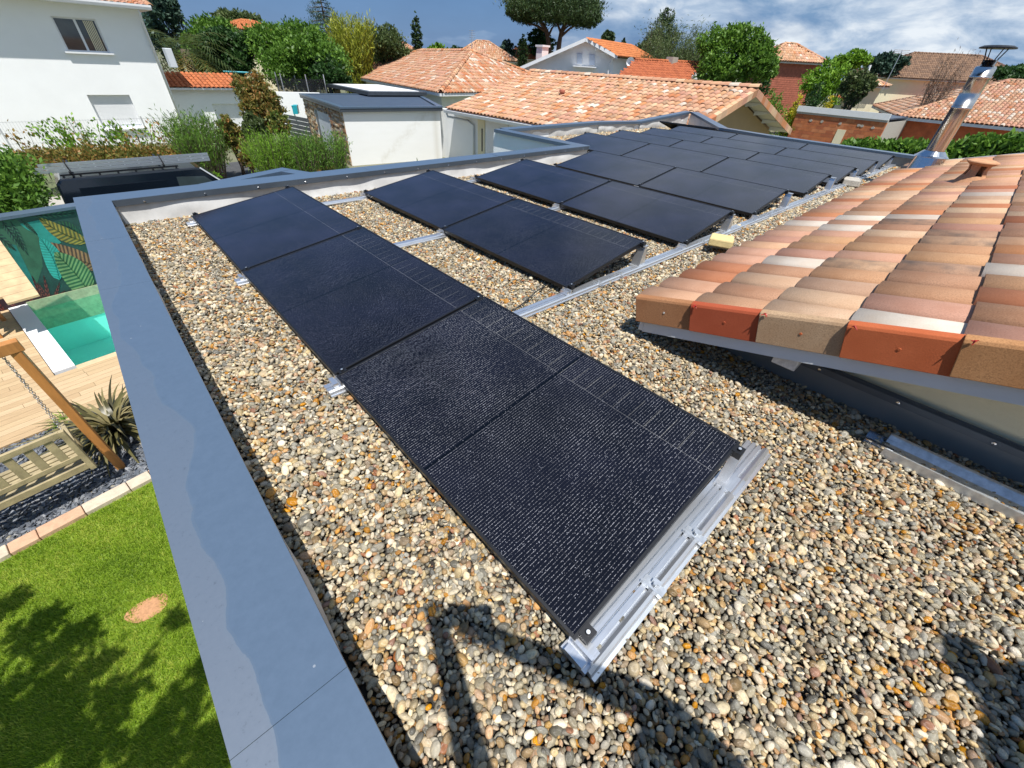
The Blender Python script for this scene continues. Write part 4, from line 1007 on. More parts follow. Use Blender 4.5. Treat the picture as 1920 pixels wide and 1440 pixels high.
# sloping wooden board beside the pool
K = Z(73, 552, -2.13); A_ = PLANE(-2, 448, gn, np.array([*GP(0, 2.9), 0.])); bd = empty('sloping_board', tuple(K), 'sloping wooden platform of wide boards overhanging the left side of the pool', 'platform')
K, A_ = np.array(K), np.array(A_); B_ = Z(22, 571, -2.05); n_ = 9; wd_ = (B_-K)*1.0+np.array([-.25, 0, 0]); wd_ = np.array([-1.35, -.35, -.02])
for i in range(n_):
    p, q = K+(A_-K)*(i/n_), K+(A_-K)*((i+.965)/n_); th = np.array([0, 0, -.035]); w0 = (B_-K) if i == 0 else wd_
    w0 = wd_*(.30+.11*i)
    b = MB(); b.hexa([tuple(p+th), tuple(q+th), tuple(q+w0+th), tuple(p+w0+th), tuple(p), tuple(q), tuple(q+w0), tuple(p+w0)]); b.build('board', mat('sandy_board', (.50, .36, .20), .7, var=.2, scale=6), bd)
b = MB(); 
for p in (A_+wd_*.5, K+(A_-K)*.5+wd_*.6): b.bar(tuple(p), (p[0], p[1], -3.0), .06, .06)
b.build('support', M['wood'], bd)

# swing frame, bench and its chains
sf = empty('garden_swing', G3(-.26, -3.15, -3), 'orange brown timber swing frame post and beam beside the deck', 'swing frame')
b = MB(); b.bar(G3(-.24, -3.15, -3.05), G3(-.27, -3.15, -1.09), .085, .085, up=(0, 1, 0)); b.build('post', M['wood'], sf, bevel=.008)
b = MB(); b.bar(G3(-.20, -3.15, -1.03), G3(-3.0, -3.15, -1.03), .10, .12); b.build('beam', M['wood'], sf, bevel=.008)
b = MB(); b.bar(G3(-2.9, -3.15, -3.05), G3(-2.9, -3.15, -1.09), .085, .085, up=(0, 1, 0)); b.build('post', M['wood'], sf, bevel=.008)
bn = empty('swing_bench', G3(-1.1, -3.2, -2.5), 'pale slatted wooden bench hanging on chains above the slate chips', 'bench')
xr, xl = -.44, -1.98; yb, yf = -3.42, -2.90; zs = -2.50
def pc(name, a, b_, w_, h_, up=(0, 0, 1)): MB().bar(G3(*a), G3(*b_), w_, h_, up=up).build(name, M['bench_wood'], bn, bevel=.004)
pc('top_rail', (xr, yb, zs+.50), (xl, yb, zs+.50), .04, .07)
pc('lower_rail', (xr, yb, zs+.13), (xl, yb, zs+.13), .035, .06)
pc('back_seat_rail', (xr+.0, yb+.005, zs-.03), (xl, yb+.005, zs-.03), .04, .085)
pc('front_seat_rail', (xr, yf, zs-.03), (xl, yf, zs-.03), .04, .07)
n_ = 9
for i in range(n_):
    x = xr-.12-(xr-xl-.24)*i/(n_-1); pc('back_slat', (x, yb, zs+.155), (x, yb, zs+.468), .018, .075, up=tuple((GUX[0], GUX[1], 0)))
for i in range(6):
    y = yb+.07+(yf-yb-.1)*i/5; pc('seat_slat', (xr+.0, y, zs+.01), (xl, y, zs+.01), .058, .02)
for x in (xr, xl):
    pc('end_post', (x+.02, yb, zs-.10), (x+.02, yb, zs+.53), .055, .055, up=(0, 1, 0)); pc('armrest', (x+.02, yb-.02, zs+.26), (x+.02, yf+.08, zs+.26), .06, .03); pc('front_post', (x+.02, yf, zs-.1), (x+.02, yf, zs+.245), .05, .05, up=(0, 1, 0))
    pc('side_seat_rail', (x+.0, yb, zs-.04), (x, yf, zs-.04), .04, .06)
def chain(a, b_, lab):
    a, b_ = Vector(a), Vector(b_); d = b_-a; n = int(d.length/.034); d.normalize(); s1 = d.cross(Vector((1, .3, 0))).normalized(); s2 = d.cross(s1); mb = MB()
    for i in range(n):
        c = a+d*(i+.5)*.034; s_ = s1 if i % 2 else s2
        mb.tube([c+d*.021*math.cos(t)+s_*.011*math.sin(t) for t in np.linspace(0, 2*math.pi, 9)], .0035, 5, cap=False)
    tag(mb.build('chain', M['chain'], fix=False, smooth=True), lab, 'chain', 'swing chains')
chain(G3(-.37, -3.15, -1.10), G3(xr+.02, yb+.06, zs+.28), 'rear strand of the steel chain holding the right end of the swing bench')
chain(G3(-.37, -3.13, -1.10), G3(xr+.02, yf+.0, zs+.28), 'front strand of the steel chain holding the right end of the swing bench')
# a dark mat under the bench
# ------------------------------------------------------------------ foliage
def leaves(P, N, size, aspect, tint, droop=None):
    """rhombic leaves: P centres, N long axis directions"""
    n = len(P); a = N/np.linalg.norm(N, axis=1, keepdims=True); r = RNG.normal(size=(n, 3)); b = np.cross(a, r); b /= np.linalg.norm(b, axis=1, keepdims=True)
    s = (size if np.ndim(size) else np.full(n, size))[:, None]
    V = np.stack([P-a*s*.5, P+b*s*aspect*.5, P+a*s*.5, P-b*s*aspect*.5], 1).reshape(-1, 3); F = np.arange(4*n).reshape(n, 4); return V, F, tint
def crown(name, parent, blobs, n, size, mt, aspect=.5, up=.4, clump=14, cl_r=.16, hang=0., shell=.55, gap=0.):
    """clumps of leaves through a set of ellipsoids (centre, radii)"""
    vol = np.array([b[1][0]*b[1][1]*b[1][2] for b in blobs])**.66; vol /= vol.sum(); nc = max(4, n//clump)
    ids = RNG.choice(len(blobs), nc, p=vol); d = RNG.normal(size=(nc, 3)); d /= np.linalg.norm(d, axis=1, keepdims=True)
    r = shell+(1-shell)*RNG.random(nc)**.6; r *= 1+RNG.normal(0, .07, nc); C_ = np.array([b[0] for b in blobs])[ids]; R_ = np.array([b[1] for b in blobs])[ids]
    cc = C_+d*R_*r[:, None]; rm = R_.mean(1)
    if gap: # drop some directions to open holes
        hsh = np.sin(cc@np.array([2.1, 1.7, 2.6])/rm.mean()*2.+1.3)+np.sin(cc@np.array([-1.6, 2.4, 1.2])/rm.mean()*2.7); keep = hsh > -2+gap*2; cc, d, rm = cc[keep], d[keep], rm[keep]; nc = len(cc)
    P = np.repeat(cc, clump, 0)+RNG.normal(size=(nc*clump, 3))*np.repeat(rm*cl_r, clump)[:, None]*np.array([1, 1, .7])
    N_ = RNG.normal(size=P.shape)*.8+np.repeat(d, clump, 0)*.7+np.array([0, 0, up]); 
    if hang: N_ = RNG.normal(size=P.shape)*.25+np.array([0, 0, -hang])
    ct = RNG.uniform(0, 1, nc); tint = np.clip(np.repeat(ct, clump)*.55+RNG.random(len(P))*.45, 0, 1)
    V, F, t = leaves(P, N_, size*RNG.uniform(.7, 1.3, len(P)), aspect, tint)
    return link(name, fast_mesh(name, V, F, LF[mt], tint=t), parent)
def limbs(parent, base, H, blobs, r=.12, name='trunk', mt='bark', lean=0., n=None):
    b = MB(); base = Vector(base); top = base+Vector((lean, 0, H)); b.tube([base, base.lerp(top, .4)+Vector((.04*H, 0, 0)), top], [r, r*.75, r*.3], 8)
    for c, R_ in (blobs if n is None else blobs[:n]):
        c = Vector(c); s_ = base.lerp(top, random.uniform(.25, .6)); b.tube([s_, s_.lerp(c, .55)+Vector((0, 0, .06*H)), c+Vector((0, 0, R_[2]*.4))], [r*.5, r*.3, r*.08], 6)
    return b.build(name, M[mt], parent, fix=False, smooth=True)
def az(px):      # unit vectors across and along the line of sight, level with the ground
    d = ray(px, 300); f = np.array([d[0], d[1]])/math.hypot(d[0], d[1]); return np.array([f[1], -f[0]]), f
def seen(px, py, dist): return D(px, py, dist)
def tree(px0, px1, py0, py1, dist, mt, label, name='tree', n=5000, leaf=.22, cat='tree', group=None, shape='round', gz=-3., aspect=.5, gap=.3, hang=0., clump=14, seedk=0):
    """a tree whose crown spans the given part of the view at the given distance"""
    cx = (px0+px1)/2; top = seen(cx, py0, dist); bot = seen(cx, py1, dist); l_, r_ = seen(px0, (py0+py1)/2, dist), seen(px1, (py0+py1)/2, dist)
    wd = float(np.linalg.norm((r_-l_)[:2])); zt_, zb_ = float(top[2]), float(bot[2]); c = (top+bot)/2; h = zt_-zb_
    e = empty(name, (c[0], c[1], gz), label, cat, group); rs = np.random.default_rng(int(px0*7+py0)); blobs = []
    if cat in ('shrub', 'hedge') and dist > 30: zb_ = gz+.1; h = zt_-zb_
    if shape == 'round':
        k = 7
        blobs.append(((c[0], c[1], zb_+h*.5), (wd*.36, wd*.36, h*.40)))
        for i in range(k):
            a = 2*math.pi*i/k+rs.uniform(-.3, .3); rr = wd*.30; z = zb_+h*rs.uniform(.28, .78); s_ = rs.uniform(.16, .24)
            blobs.append(((c[0]+math.cos(a)*rr, c[1]+math.sin(a)*rr, z), (wd*s_, wd*s_, h*s_)))
        blobs.append(((c[0]+rs.uniform(-.1, .1)*wd, c[1], zt_-h*.18), (wd*.2, wd*.2, h*.18)))
    elif shape == 'cone':
        for i in range(7):
            t = i/6; blobs.append(((c[0], c[1], zb_+h*(.06+.86*t)), (wd*.5*(1-t)**.8+wd*.06, wd*.5*(1-t)**.8+wd*.06, h*.12)))
    elif shape == 'column':
        for i in range(8):
            t = i/7; w_ = wd*.5*(1-abs(2*t-.75)**3*.35 if t < .8 else .8-(t-.8)*2.6); blobs.append(((c[0], c[1], zb_+h*(.04+.92*t)), (max(.08, w_), max(.08, w_), h*.1)))
    elif shape == 'flat':
        for i in range(9):
            a = 2*math.pi*i/9; rr = wd*(.34 if i % 2 else .26); blobs.append(((c[0]+math.cos(a)*rr, c[1]+math.sin(a)*rr, zb_+h*.42), (wd*.17, wd*.17, h*.36)))
        blobs.append(((c[0], c[1], zb_+h*.55), (wd*.3, wd*.3, h*.42)))
    crown('crown', e, blobs, n, leaf, mt, aspect=aspect, gap=gap, hang=hang, clump=clump)
    H = (zb_+h*.45)-gz
    if shape in ('cone', 'column'): MB().tube([(c[0], c[1], gz), (c[0], c[1], zt_-h*.1)], [.03*wd+.08, .02], 8).build('trunk', M['bark'], e, smooth=True)
    else: limbs(e, (c[0], c[1], gz), max(.3, H), blobs, r=.02*wd+.06)
    return e

# ------------------------------------------------------------------ neighbouring buildings
def wall_poly(parent, pts, z0, z1, m_, name='wall'): return MB().prism([(float(p[0]), float(p[1])) for p in pts], z0, z1).build(name, M[m_] if isinstance(m_, str) else m_, parent)
def P2(p): return float(p[0]), float(p[1])
def window(parent, o, a, up, w, h, depth=.12, glass='glass_dark', frame='pvc', n=2, name='window', shutter=0.):
    """window in a wall: o = lower left corner, a = unit along the wall; depth goes inwards"""
    o, a = Vector(o), Vector(a); up = Vector((0, 0, 1)); inn = a.cross(up)*-1; f = MB()
    def bx(x0, x1, z0, z1, d0, d1, mb): mb.hexa([o+a*x0+up*z0+inn*d0, o+a*x1+up*z0+inn*d0, o+a*x1+up*z0+inn*d1, o+a*x0+up*z0+inn*d1, o+a*x0+up*z1+inn*d0, o+a*x1+up*z1+inn*d0, o+a*x1+up*z1+inn*d1, o+a*x0+up*z1+inn*d1])
    t = .06; bx(0, w, 0, t, -.02, .03, f); bx(0, w, h-t, h, -.02, .03, f); bx(0, t, t, h-t, -.02, .03, f); bx(w-t, w, t, h-t, -.02, .03, f)
    for k in range(1, n): bx(w*k/n-t*.8, w*k/n+t*.8, t, h-t, -.02, .03, f)
    fr = f.build(name, M[frame], parent)
    for k in range(n):
        g = MB(); bx(w*k/n+t*.8, w*(k+1)/n-t*.8, t, h-t, -.005, .01, g); g.build('pane', M[glass], fr)
    if shutter:
        s_ = MB(); nn = int(h*shutter/.055)
        for k in range(nn): bx(t*.5, w-t*.5, h-t-(k+1)*.055+.004, h-t-k*.055, -.035, -.021, s_)
        s_.build('shutter', M['pvc'], fr)
    return fr

# ---- tall white house on the left, wall parallel to ours
H1Y = 33.
h1 = empty('white_house', (0, H1Y, -3), 'tall smooth white two storey house at the left with shuttered ground floor window', 'house')
xc = 4.15; zeav = 2.72
ww_ = [(.62, 2.22, .95, 2.22), (.50, 2.22, -2.25, -.77)]      # upper window, lower shuttered opening x0,x1,z0,z1
def wall_with_holes(parent, x0, x1, z0, z1, y, th, holes, m_):
    xs_ = sorted({x0, x1, *[h[0] for h in holes], *[h[1] for h in holes]}); zs_ = sorted({z0, z1, *[h[2] for h in holes], *[h[3] for h in holes]}); b = MB()
    for i in range(len(xs_)-1):
        for j in range(len(zs_)-1):
            cx, cz = (xs_[i]+xs_[i+1])/2, (zs_[j]+zs_[j+1])/2
            if any(h[0] < cx < h[1] and h[2] < cz < h[3] for h in holes): continue
            a, b_, c, d = xs_[i], xs_[i+1], zs_[j], zs_[j+1]; o = len(b.v); b.add([(a, y, c), (b_, y, c), (b_, y, d), (a, y, d)], [(0, 1, 2, 3)])
    for h in holes:
        x0_, x1_, c, d = h; b.add([(x0_, y, c), (x1_, y, c), (x1_, y, d), (x0_, y, d), (x0_, y+th, c), (x1_, y+th, c), (x1_, y+th, d), (x0_, y+th, d)], [(0, 4, 5, 1), (1, 5, 6, 2), (2, 6, 7, 3), (3, 7, 4, 0)])
    return b.build('front_wall', m_, parent, fix=False)
wall_with_holes(h1, -12, xc, -3.05, zeav, H1Y, .25, ww_, M['render_white'])
b = MB(); b.box(xc-.25, xc, H1Y+.001, H1Y+9, -3.05, zeav); b.box(-12, -11.8, H1Y+.001, H1Y+9, -3.05, zeav); b.box(-12, xc, H1Y+8.8, H1Y+9, -3.05, zeav); b.box(-12, xc, H1Y+.3, H1Y+9, zeav-.2, zeav-.15); b.build('side_wall', M['render_white'], h1)
window(h1, (.62, H1Y+.16, .95), (1, 0, 0), None, 1.60, 1.27)
c_ = MB()
for k in range(6): c_.box(1.72+k*.065, 1.755+k*.065, H1Y+.146, H1Y+.153, 1.02, 2.14)
c_.build('curtain', M['render_cream'], h1)
MB().box(.50, 2.34, H1Y-.14, H1Y+.10, .88, .945).build('sill', M['white_paint'], h1)
MB().box(.40, 2.34, H1Y-.14, H1Y+.10, -2.33, -2.255).build('sill', M['white_paint'], h1)
sh = empty('roller_shutter', (0, 0, 0)); setpar(sh, h1)
for k in range(24):
    o = MB().box(.505, 2.215, H1Y+.15, H1Y+.165, -.775-(k+1)*.055+.005, -.775-k*.055).build('slat', M['pvc'], sh)
MB().box(.505, 2.215, H1Y+.166, H1Y+.19, -2.25, -.77).build('shutter_back', M['grey_board'], sh)
# eaves box, gutter and downpipe
e_ = MB(); e_.box(-12, xc+.45, H1Y-.62, H1Y+9.4, zeav, zeav+.12); e_.build('soffit', M['white_paint'], h1)
MB().extr([(0, 0), (-.02, -.10), (-.12, -.12), (-.15, -.02), (-.15, .06), (0, .06)], (-12, H1Y-.62, zeav+.12), (xc+.45, H1Y-.62, zeav+.12), (0, 1, 0), (0, 0, 1)).build('gutter', M['white_paint'], h1)
tile_field(h1, [(-12, H1Y-.45, zeav+.12), (xc+.5, H1Y-.45, zeav+.12), (xc+.5, H1Y+4.5, zeav+1.1), (-12, H1Y+4.5, zeav+1.1)], .25, .4, TM, W_MIX)
dp = MB(); dp.tube([(xc-.10, H1Y-.55, zeav+.02), (xc-.10, H1Y-.5, zeav-.25), (xc-.10, H1Y-.09, zeav-.6), (xc-.10, H1Y-.08, -2.9)], .05, 10)
dp.build('downpipe', M['white_paint'], h1, smooth=True)
# lower wing with orange tiled roof
x1_, = [float(ATY(452, 160, H1Y+1)[0])]
wgy = H1Y+1.0; za = float(ATY(448, 166, wgy)[2]); zl = float(ATY(325, 147, wgy)[2]); zw = min(za, zl)-.02; print('wing', x1_, za, zl)
wg = empty('low_wing', (6, wgy, -3)); setpar(wg, h1); 
hw = [(float(ATY(397, 195, wgy)[0]), float(ATY(448, 195, wgy)[0]), -2.6, float(ATY(400, 195, wgy)[2]))]
wall_with_holes(wg, xc+.002, x1_, -3.05, zw, wgy, .2, hw, M['render_white']); b = MB(); b.box(x1_-.2, x1_, wgy+.001, wgy+6, -3.05, zw); b.build('side_wall', M['render_white'], wg)
s_ = MB(); 
for k in range(20): s_.box(hw[0][0]+.01, hw[0][1]-.01, wgy+.13, wgy+.145, hw[0][3]-.02-(k+1)*.06+.005, hw[0][3]-.02-k*.06)
s_.build('roller_shutter', M['pvc'], wg)
tile_field(wg, [(xc, wgy-.35, zw+.05), (x1_+.3, wgy-.35, zw+.05), (x1_+.3, wgy+1.9, zw+.34), (xc, wgy+1.9, zw+.62)], .24, .4, OT, [.6, .4], h=.05)
MB().box(xc+.002, x1_+.3, wgy-.36, wgy-.32, zw-.04, zw+.06).build('fascia', M['white_paint'], wg)
ac = empty('air_conditioner', (xc+.3, H1Y+2, 0), 'grey air conditioning unit fixed to the side of the tall white house', 'air conditioner'); p = ATX(316, 112, xc+.06)
b = MB(); b.box(xc+.02, xc+.30, float(p[1])-.35, float(p[1])+.35, float(p[2])-.3, float(p[2])+.45); b.build('case', M['grey_board'], ac, bevel=.02)
b = MB(); 
for k in range(10): b.box(xc+.301, xc+.315, float(p[1])-.3, float(p[1])+.3, float(p[2])-.26+k*.068, float(p[2])-.22+k*.068)
b.build('grille', M['black'], ac)

# ---- garage with stone cladding and flat roof
gz_ = -.60
g0, g1, g2, g3 = Z(643, 204, gz_), Z(825, 204, gz_), Z(874, 178, gz_), Z(568, 178, gz_)
g0 = np.array([9.15, 22.3, 0]); g1 = np.array([14.3, 21.7, 0]); g3 = np.array([10.15, 29.9, 0]); g2 = g1+(g3-g0)*1.0+np.array([2.5, .2, 0])
gar = empty('stone_garage', (9.2, 22.3, -3), 'flat roofed white garage with a stone clad end and dark roof', 'garage')
wall_poly(gar, [P2(g0), P2(g1), P2(g2), P2(g3)], -3.05, gz_-.12, 'render_white')
# stained render front in its own sheet
def stained():
    m, nt, b = new_mat('stained_white_render'); L = nt.links.new
    tc = node(nt, 'ShaderNodeTexCoord'); sp = node(nt, 'ShaderNodeSeparateXYZ'); L(tc.outputs['Object'], sp.inputs[0])
    mp = node(nt, 'ShaderNodeMapping'); mp.inputs['Rotation'].default_value = (0, math.radians(-40), 0); mp.inputs['Scale'].default_value = (.35, 1, 1.6); L(tc.outputs['Object'], mp.inputs[0])
    n = node(nt, 'ShaderNodeTexNoise', Scale=1.6, Detail=6., Roughness=.7); L(mp.outputs[0], n.inputs['Vector'])
    n2 = node(nt, 'ShaderNodeTexNoise', Scale=5., Detail=5.); L(tc.outputs['Object'], n2.inputs['Vector'])
    d1 = mth(nt, 'SUBTRACT', 1., mth(nt, 'MULTIPLY', mth(nt, 'ABSOLUTE', mth(nt, 'ADD', mth(nt, 'SUBTRACT', sp.outputs[2], mth(nt, 'MULTIPLY', sp.outputs[0], .75)), 10.95)), 2.6), True)
    k = mth(nt, 'MULTIPLY', mth(nt, 'MULTIPLY', d1, mth(nt, 'GREATER_THAN', sp.outputs[0], 10.7)), mth(nt, 'SUBTRACT', n2.outputs['Fac'], .35, True))
    right = mth(nt, 'SUBTRACT', 1., mth(nt, 'MULTIPLY', mth(nt, 'ABSOLUTE', mth(nt, 'SUBTRACT', sp.outputs[0], 14.0)), 4.), True)
    k = mth(nt, 'ADD', mth(nt, 'MULTIPLY', k, 1.0), mth(nt, 'MULTIPLY', right, .35), True)
    L(mixc(nt, k, rampn(nt, n.outputs['Fac'], [(.3, (.84, .84, .81)), (.7, (.88, .88, .86))]), (.50, .46, .36)), b.inputs['Base Color']); b.inputs['Roughness'].default_value = .9; return m
dn = (g1-g0)/np.linalg.norm(g1-g0); nn = np.array([dn[1], -dn[0], 0])
b = MB(); b.prism([P2(g0+nn*.006), P2(g1+nn*.006), P2(g1+nn*.001), P2(g0+nn*.001)], -3.05, gz_-.13); b.build('front_render', stained(), gar)
ov = .12; cc = (g0+g1+g2+g3)/4
def grow(p, k): v = p[:2]-cc[:2]; return tuple(map(float, cc[:2]+v*(1+k/np.linalg.norm(v))))
gq = [g0, g1, g2, g3]
MB().prism([grow(p, .2) for p in gq], gz_-.12, gz_+.02).build('roof_edge', M['anthracite'], gar)
MB().prism([grow(p, -.35) for p in gq], gz_+.021, gz_+.045).build('roof_membrane', M['dark_roofing'], gar)
b = MB()
for a, c in zip(gq, gq[1:]+gq[:1]):
    a1, a2, c1, c2 = grow(a, .22), grow(a, -.2), grow(c, .22), grow(c, -.2); b.prism([a1, c1, c2, a2], gz_+.0205, gz_+.09)
b.build('roof_coping', M['coping'], gar)
st = RNG.integers
dl = g3-g0; Ls = np.linalg.norm(dl); dl /= Ls; nl = np.array([-dl[1], dl[0], 0]); V = MB(); sm = [mat('stone_%s' % k, c, .9, var=.25, scale=6) for k, c in (('ochre', (.42, .28, .15)), ('grey', (.28, .25, .21)), ('cream', (.55, .46, .33)), ('rust', (.33, .17, .09)))]
door = (2.6, 5.4, -3.05, -1.05); z = -3.05
while z < gz_-.14:
    hh = random.uniform(.07, .13); s_ = 0.
    while s_ < Ls:
        ln = random.uniform(.18, .5); s1 = min(Ls, s_+ln); dp_ = random.uniform(.02, .07)
        if not (s1 > door[0] and s_ < door[1] and z+hh*.5 < door[3]):
            q = [g0+dl*(s_+.006), g0+dl*(s1-.006), g0+dl*(s1-.006)+nl*dp_, g0+dl*(s_+.006)+nl*dp_]; V.prism([P2(p) for p in q], z+.005, min(z+hh, gz_-.125)-.004, random.choice([0, 0, 1, 2, 2, 3]))
        s_ = s1
    z += hh
tag(V.build('stone_cladding', sm, gar), kind='stuff')
q = [g0+dl*door[0], g0+dl*door[1], g0+dl*door[1]+nl*.012, g0+dl*door[0]+nl*.012]; wall_poly(gar, q, -3.0, door[3]-.02, mat('pale_blue_grey_door', (.60, .66, .72), .5, var=.03), 'garage_door')
q = [g0+dl*(door[1]-.45), g0+dl*door[1], g0+dl*door[1]+nl*.02, g0+dl*(door[1]-.45)+nl*.02]; wall_poly(gar, q, -3.0, door[3]-.03, 'anthracite', 'door_jamb')

# ---- tiled house T1 next to our far wall
s1 = 1.6
def S1(p): return CAM+s1*(np.array(p)-CAM)
e0 = S1((8.6, 4.83, .2)); rdg = S1((12.33, 4.83, 1.205)); far_y = 20.72; ex, ny, ez = map(float, e0); rx, rz1 = float(rdg[0]), float(rdg[2])
t1 = empty('tiled_house', (rx, ny+6, -3), 'single storey house with patchy pink and cream clay tile roof beyond the solar panels', 'house')
print('T1', ex, ny, ez, rx, rz1, far_y)
fx = 2*rx-ex
tile_field(t1, [(ex, far_y, ez), (ex, ny, ez), (rx, ny, rz1), (rx, far_y, rz1)], .262, .40, TM, [.26, .22, .10, .12, .14, .05, .06, .05], nobj=298, seg=5)
tile_field(t1, [(fx, ny, ez), (fx, far_y, ez), (rx, far_y, rz1), (rx, ny, rz1)], .262, .40, TM, W_MIX)
ridge_tiles(t1, (rx, ny-.05, rz1+.06), (rx, far_y, rz1+.06), TM, weights=[.35, .2, .05, .05, .25, .05, .05, 0], wd=.27, lift=.04)
def verge(parent, p, q, n_, sk=.2, mats_=None):
    p, q = V3(p), V3(q); d = (q-p)/n_
    for i in range(n_):
        a, b_ = p+d*i, p+d*(i+1.05); o = MB().hexa([a+Vector((0, -.06, -sk)), b_+Vector((0, -.06, -sk)), b_+Vector((0, -.04, -sk)), a+Vector((0, -.04, -sk)), a+Vector((0, -.06, .075)), b_+Vector((0, -.06, .06)), b_+Vector((0, .12, .095)), a+Vector((0, .12, .11))]).build('verge_tile', random.choice(TM[:5]), parent, bevel=.01)
verge(t1, (ex, ny, ez), (rx, ny, rz1), 16); verge(t1, (fx, ny, ez), (rx, ny, rz1), 16)
b = MB(); gy_ = ny+.75; b.add([(ex+.6, gy_, -3.05), (fx-.6, gy_, -3.05), (fx-.6, gy_, ez-.1), (rx, gy_, rz1-.18), (ex+.6, gy_, ez-.1), (ex+.6, gy_+.2, -3.05), (fx-.6, gy_+.2, -3.05), (fx-.6, gy_+.2, ez-.1), (rx, gy_+.2, rz1-.18), (ex+.6, gy_+.2, ez-.1)], [(0, 1, 2, 3, 4), (5, 9, 8, 7, 6), (0, 4, 9, 5), (1, 6, 7, 2)]); b.build('gable_wall', M['render_tan'], t1)
MB().box(ex+.6, ex+.8, gy_+.201, far_y+1.6, -3.05, ez-.08).build('side_wall', M['render_white'], t1)
sl1 = (rz1-ez)/(rx-ex)
for sg, x0 in ((1, ex), (-1, fx)):
    a = (x0, ny-.03, ez-.09); c = (rx, ny-.03, rz1-.09); MB().bar(a, c, .04, .17, up=(0, 0, 1)).build('verge_board', M['white_paint'], t1)
    b = MB(); b.add([(x0, ny, ez-.07), (rx, ny, rz1-.07), (rx, gy_+.1, rz1-.07), (x0, gy_+.1, ez-.07), (x0, ny, ez-.10), (rx, ny, rz1-.10), (rx, gy_+.1, rz1-.10), (x0, gy_+.1, ez-.10)], [(0, 1, 2, 3), (4, 7, 6, 5), (0, 4, 5, 1), (2, 6, 7, 3)]); b.build('soffit', M['soffit'], t1)
    for k in range(1, 5):
        xx = x0+(rx-x0)*(k-.35)/4.6; zz = ez+(rz1-ez)*(k-.35)/4.6-.19; b = MB(); b.extr([(.08, 0), (.72, 0), (.72, -.17), (.42, -.13), (.16, -.06), (.08, -.06)], (xx-.045, ny+.02, zz+.09), (xx+.045, ny+.02, zz+.09), (0, 1, 0), (0, 0, 1)); b.build('purlin_end', M['white_paint'], t1)
b = MB(); b.box(ex-.03, ex+.01, ny, far_y, ez-.16, ez+.0); b.extr([(0, 0), (-.02, -.10), (-.11, -.12), (-.14, 0)], (ex-.03, ny, ez-.02), (ex-.03, far_y+.05, ez-.02), (1, 0, 0), (0, 0, 1)); b.build('gutter', M['white_paint'], t1)
dy_ = float(far_y)-2.0
MB().tube([(ex-.08, far_y-.1, ez-.12), (ex-.05, far_y-.15, ez-.3), (ex+.5, far_y-1.2, ez-.4), (ex+.53, far_y-1.6, ez-.55), (ex+.53, far_y-1.6, -3)], .05, 10).build('downpipe', M['grey_board'], t1, smooth=True)
vt = PLANE(1053, 182, (-sl1, 0, 1), (ex, 0, ez)); b = MB(); b.tube([(float(vt[0]), float(vt[1]), float(vt[2])-.1), (float(vt[0]), float(vt[1]), float(vt[2])+.22)], [.10, .10], 10); b.lathe((float(vt[0]), float(vt[1]), float(vt[2])+.22), [(.14, -.03), (.14, .05), (0, .09)], 12); b.build('roof_vent', M['brick'], t1)
# shuttered bay and door between garage and T1
fw = MB(); 
for k in range(34): fw.box(ex+.56, ex+.575, far_y-4.2, far_y-2.6, -2.95+k*.065, -2.95+k*.065+.058)
fw.build('roller_shutter', M['pvc'], t1)
MB().box(ex+.55, ex+.59, far_y-2.45, far_y-1.9, -3, ez-.2).build('door', M['render_cream'], t1); MB().box(ex+.52, ex+.549, far_y-2.3, far_y-2.24, -2.2, -1.2).build('door_handle', M['black'], t1)

# ---- far hipped tiled house T2
F_ = np.array([17.9, 26.8, -.3]); L_ = np.array(Z(640, 140, -.3)); R_ = np.array(Z(1010, 172.5, -.3)); R_ = F_+(R_-F_)*1.5
t2 = empty('hipped_house', (24, 38, -3), 'long house with hipped roof of mottled pink tiles behind the flat roofed garage', 'house')
def up_plane(p, q, slope, left=True):
    d = (q-p); d[2] = 0; d = d/np.linalg.norm(d); n2 = np.array([-d[1], d[0]]);  return n2, slope
d = (L_-F_); d[2] = 0; d /= np.linalg.norm(d); inw = np.array([d[1], -d[0], 0]);  sl = .36
nrm = np.array([-inw[0]*sl, -inw[1]*sl, 1.]); A1 = PLANE(885, 98, nrm, F_); A2 = PLANE(790, 96.5, nrm, F_); print('T2', F_, L_, R_, A1, A2)
tile_field(t2, [tuple(L_), tuple(F_), tuple(A1), tuple(A2)], .27, .42, TM, W_MIX, seg=3)
# the right hand slope goes through F and the hip end
tile_field(t2, [tuple(F_), tuple(R_), tuple(A1)], .27, .42, TM, [.15, .15, .18, .15, .15, .12, .05, .05], seg=3)
for a, c in ((F_, A1), (A1, A2), (L_, A2), (R_, A1)): ridge_tiles(t2, tuple(a+np.array([0, 0, .05])), tuple(c+np.array([0, 0, .05])), TM, wd=.34, weights=[.3, .2, .2, .1, .1, 0, .1, 0])
back = A2+(A2-F_)*np.array([.4, .4, 0]); 
def shrink(p, q, k=.5): 
    c = (F_+R_+L_)/3; v = p-c; return P2(p-v/np.linalg.norm(v)*k)
BK = L_+(R_-F_)*.9
wall_poly(t2, [shrink(F_, 0, .9), shrink(R_, 0, .9), P2(BK), shrink(L_, 0, .9)], -3.05, -.42, 'render_white')
b = MB()
for a, c in ((L_, F_), (F_, R_)): b.bar(tuple(a+np.array([0, 0, -.08])), tuple(c+np.array([0, 0, -.08])), .12, .16)
b.build('gutter', M['white_paint'], t2)
b = MB(); b.add([tuple(L_+[0, 0, -.12]), tuple(F_+[0, 0, -.12]), tuple(R_+[0, 0, -.12]), (BK[0], BK[1], -.42)], [(0, 1, 2, 3)]); b.build('soffit', M['soffit'], t2)
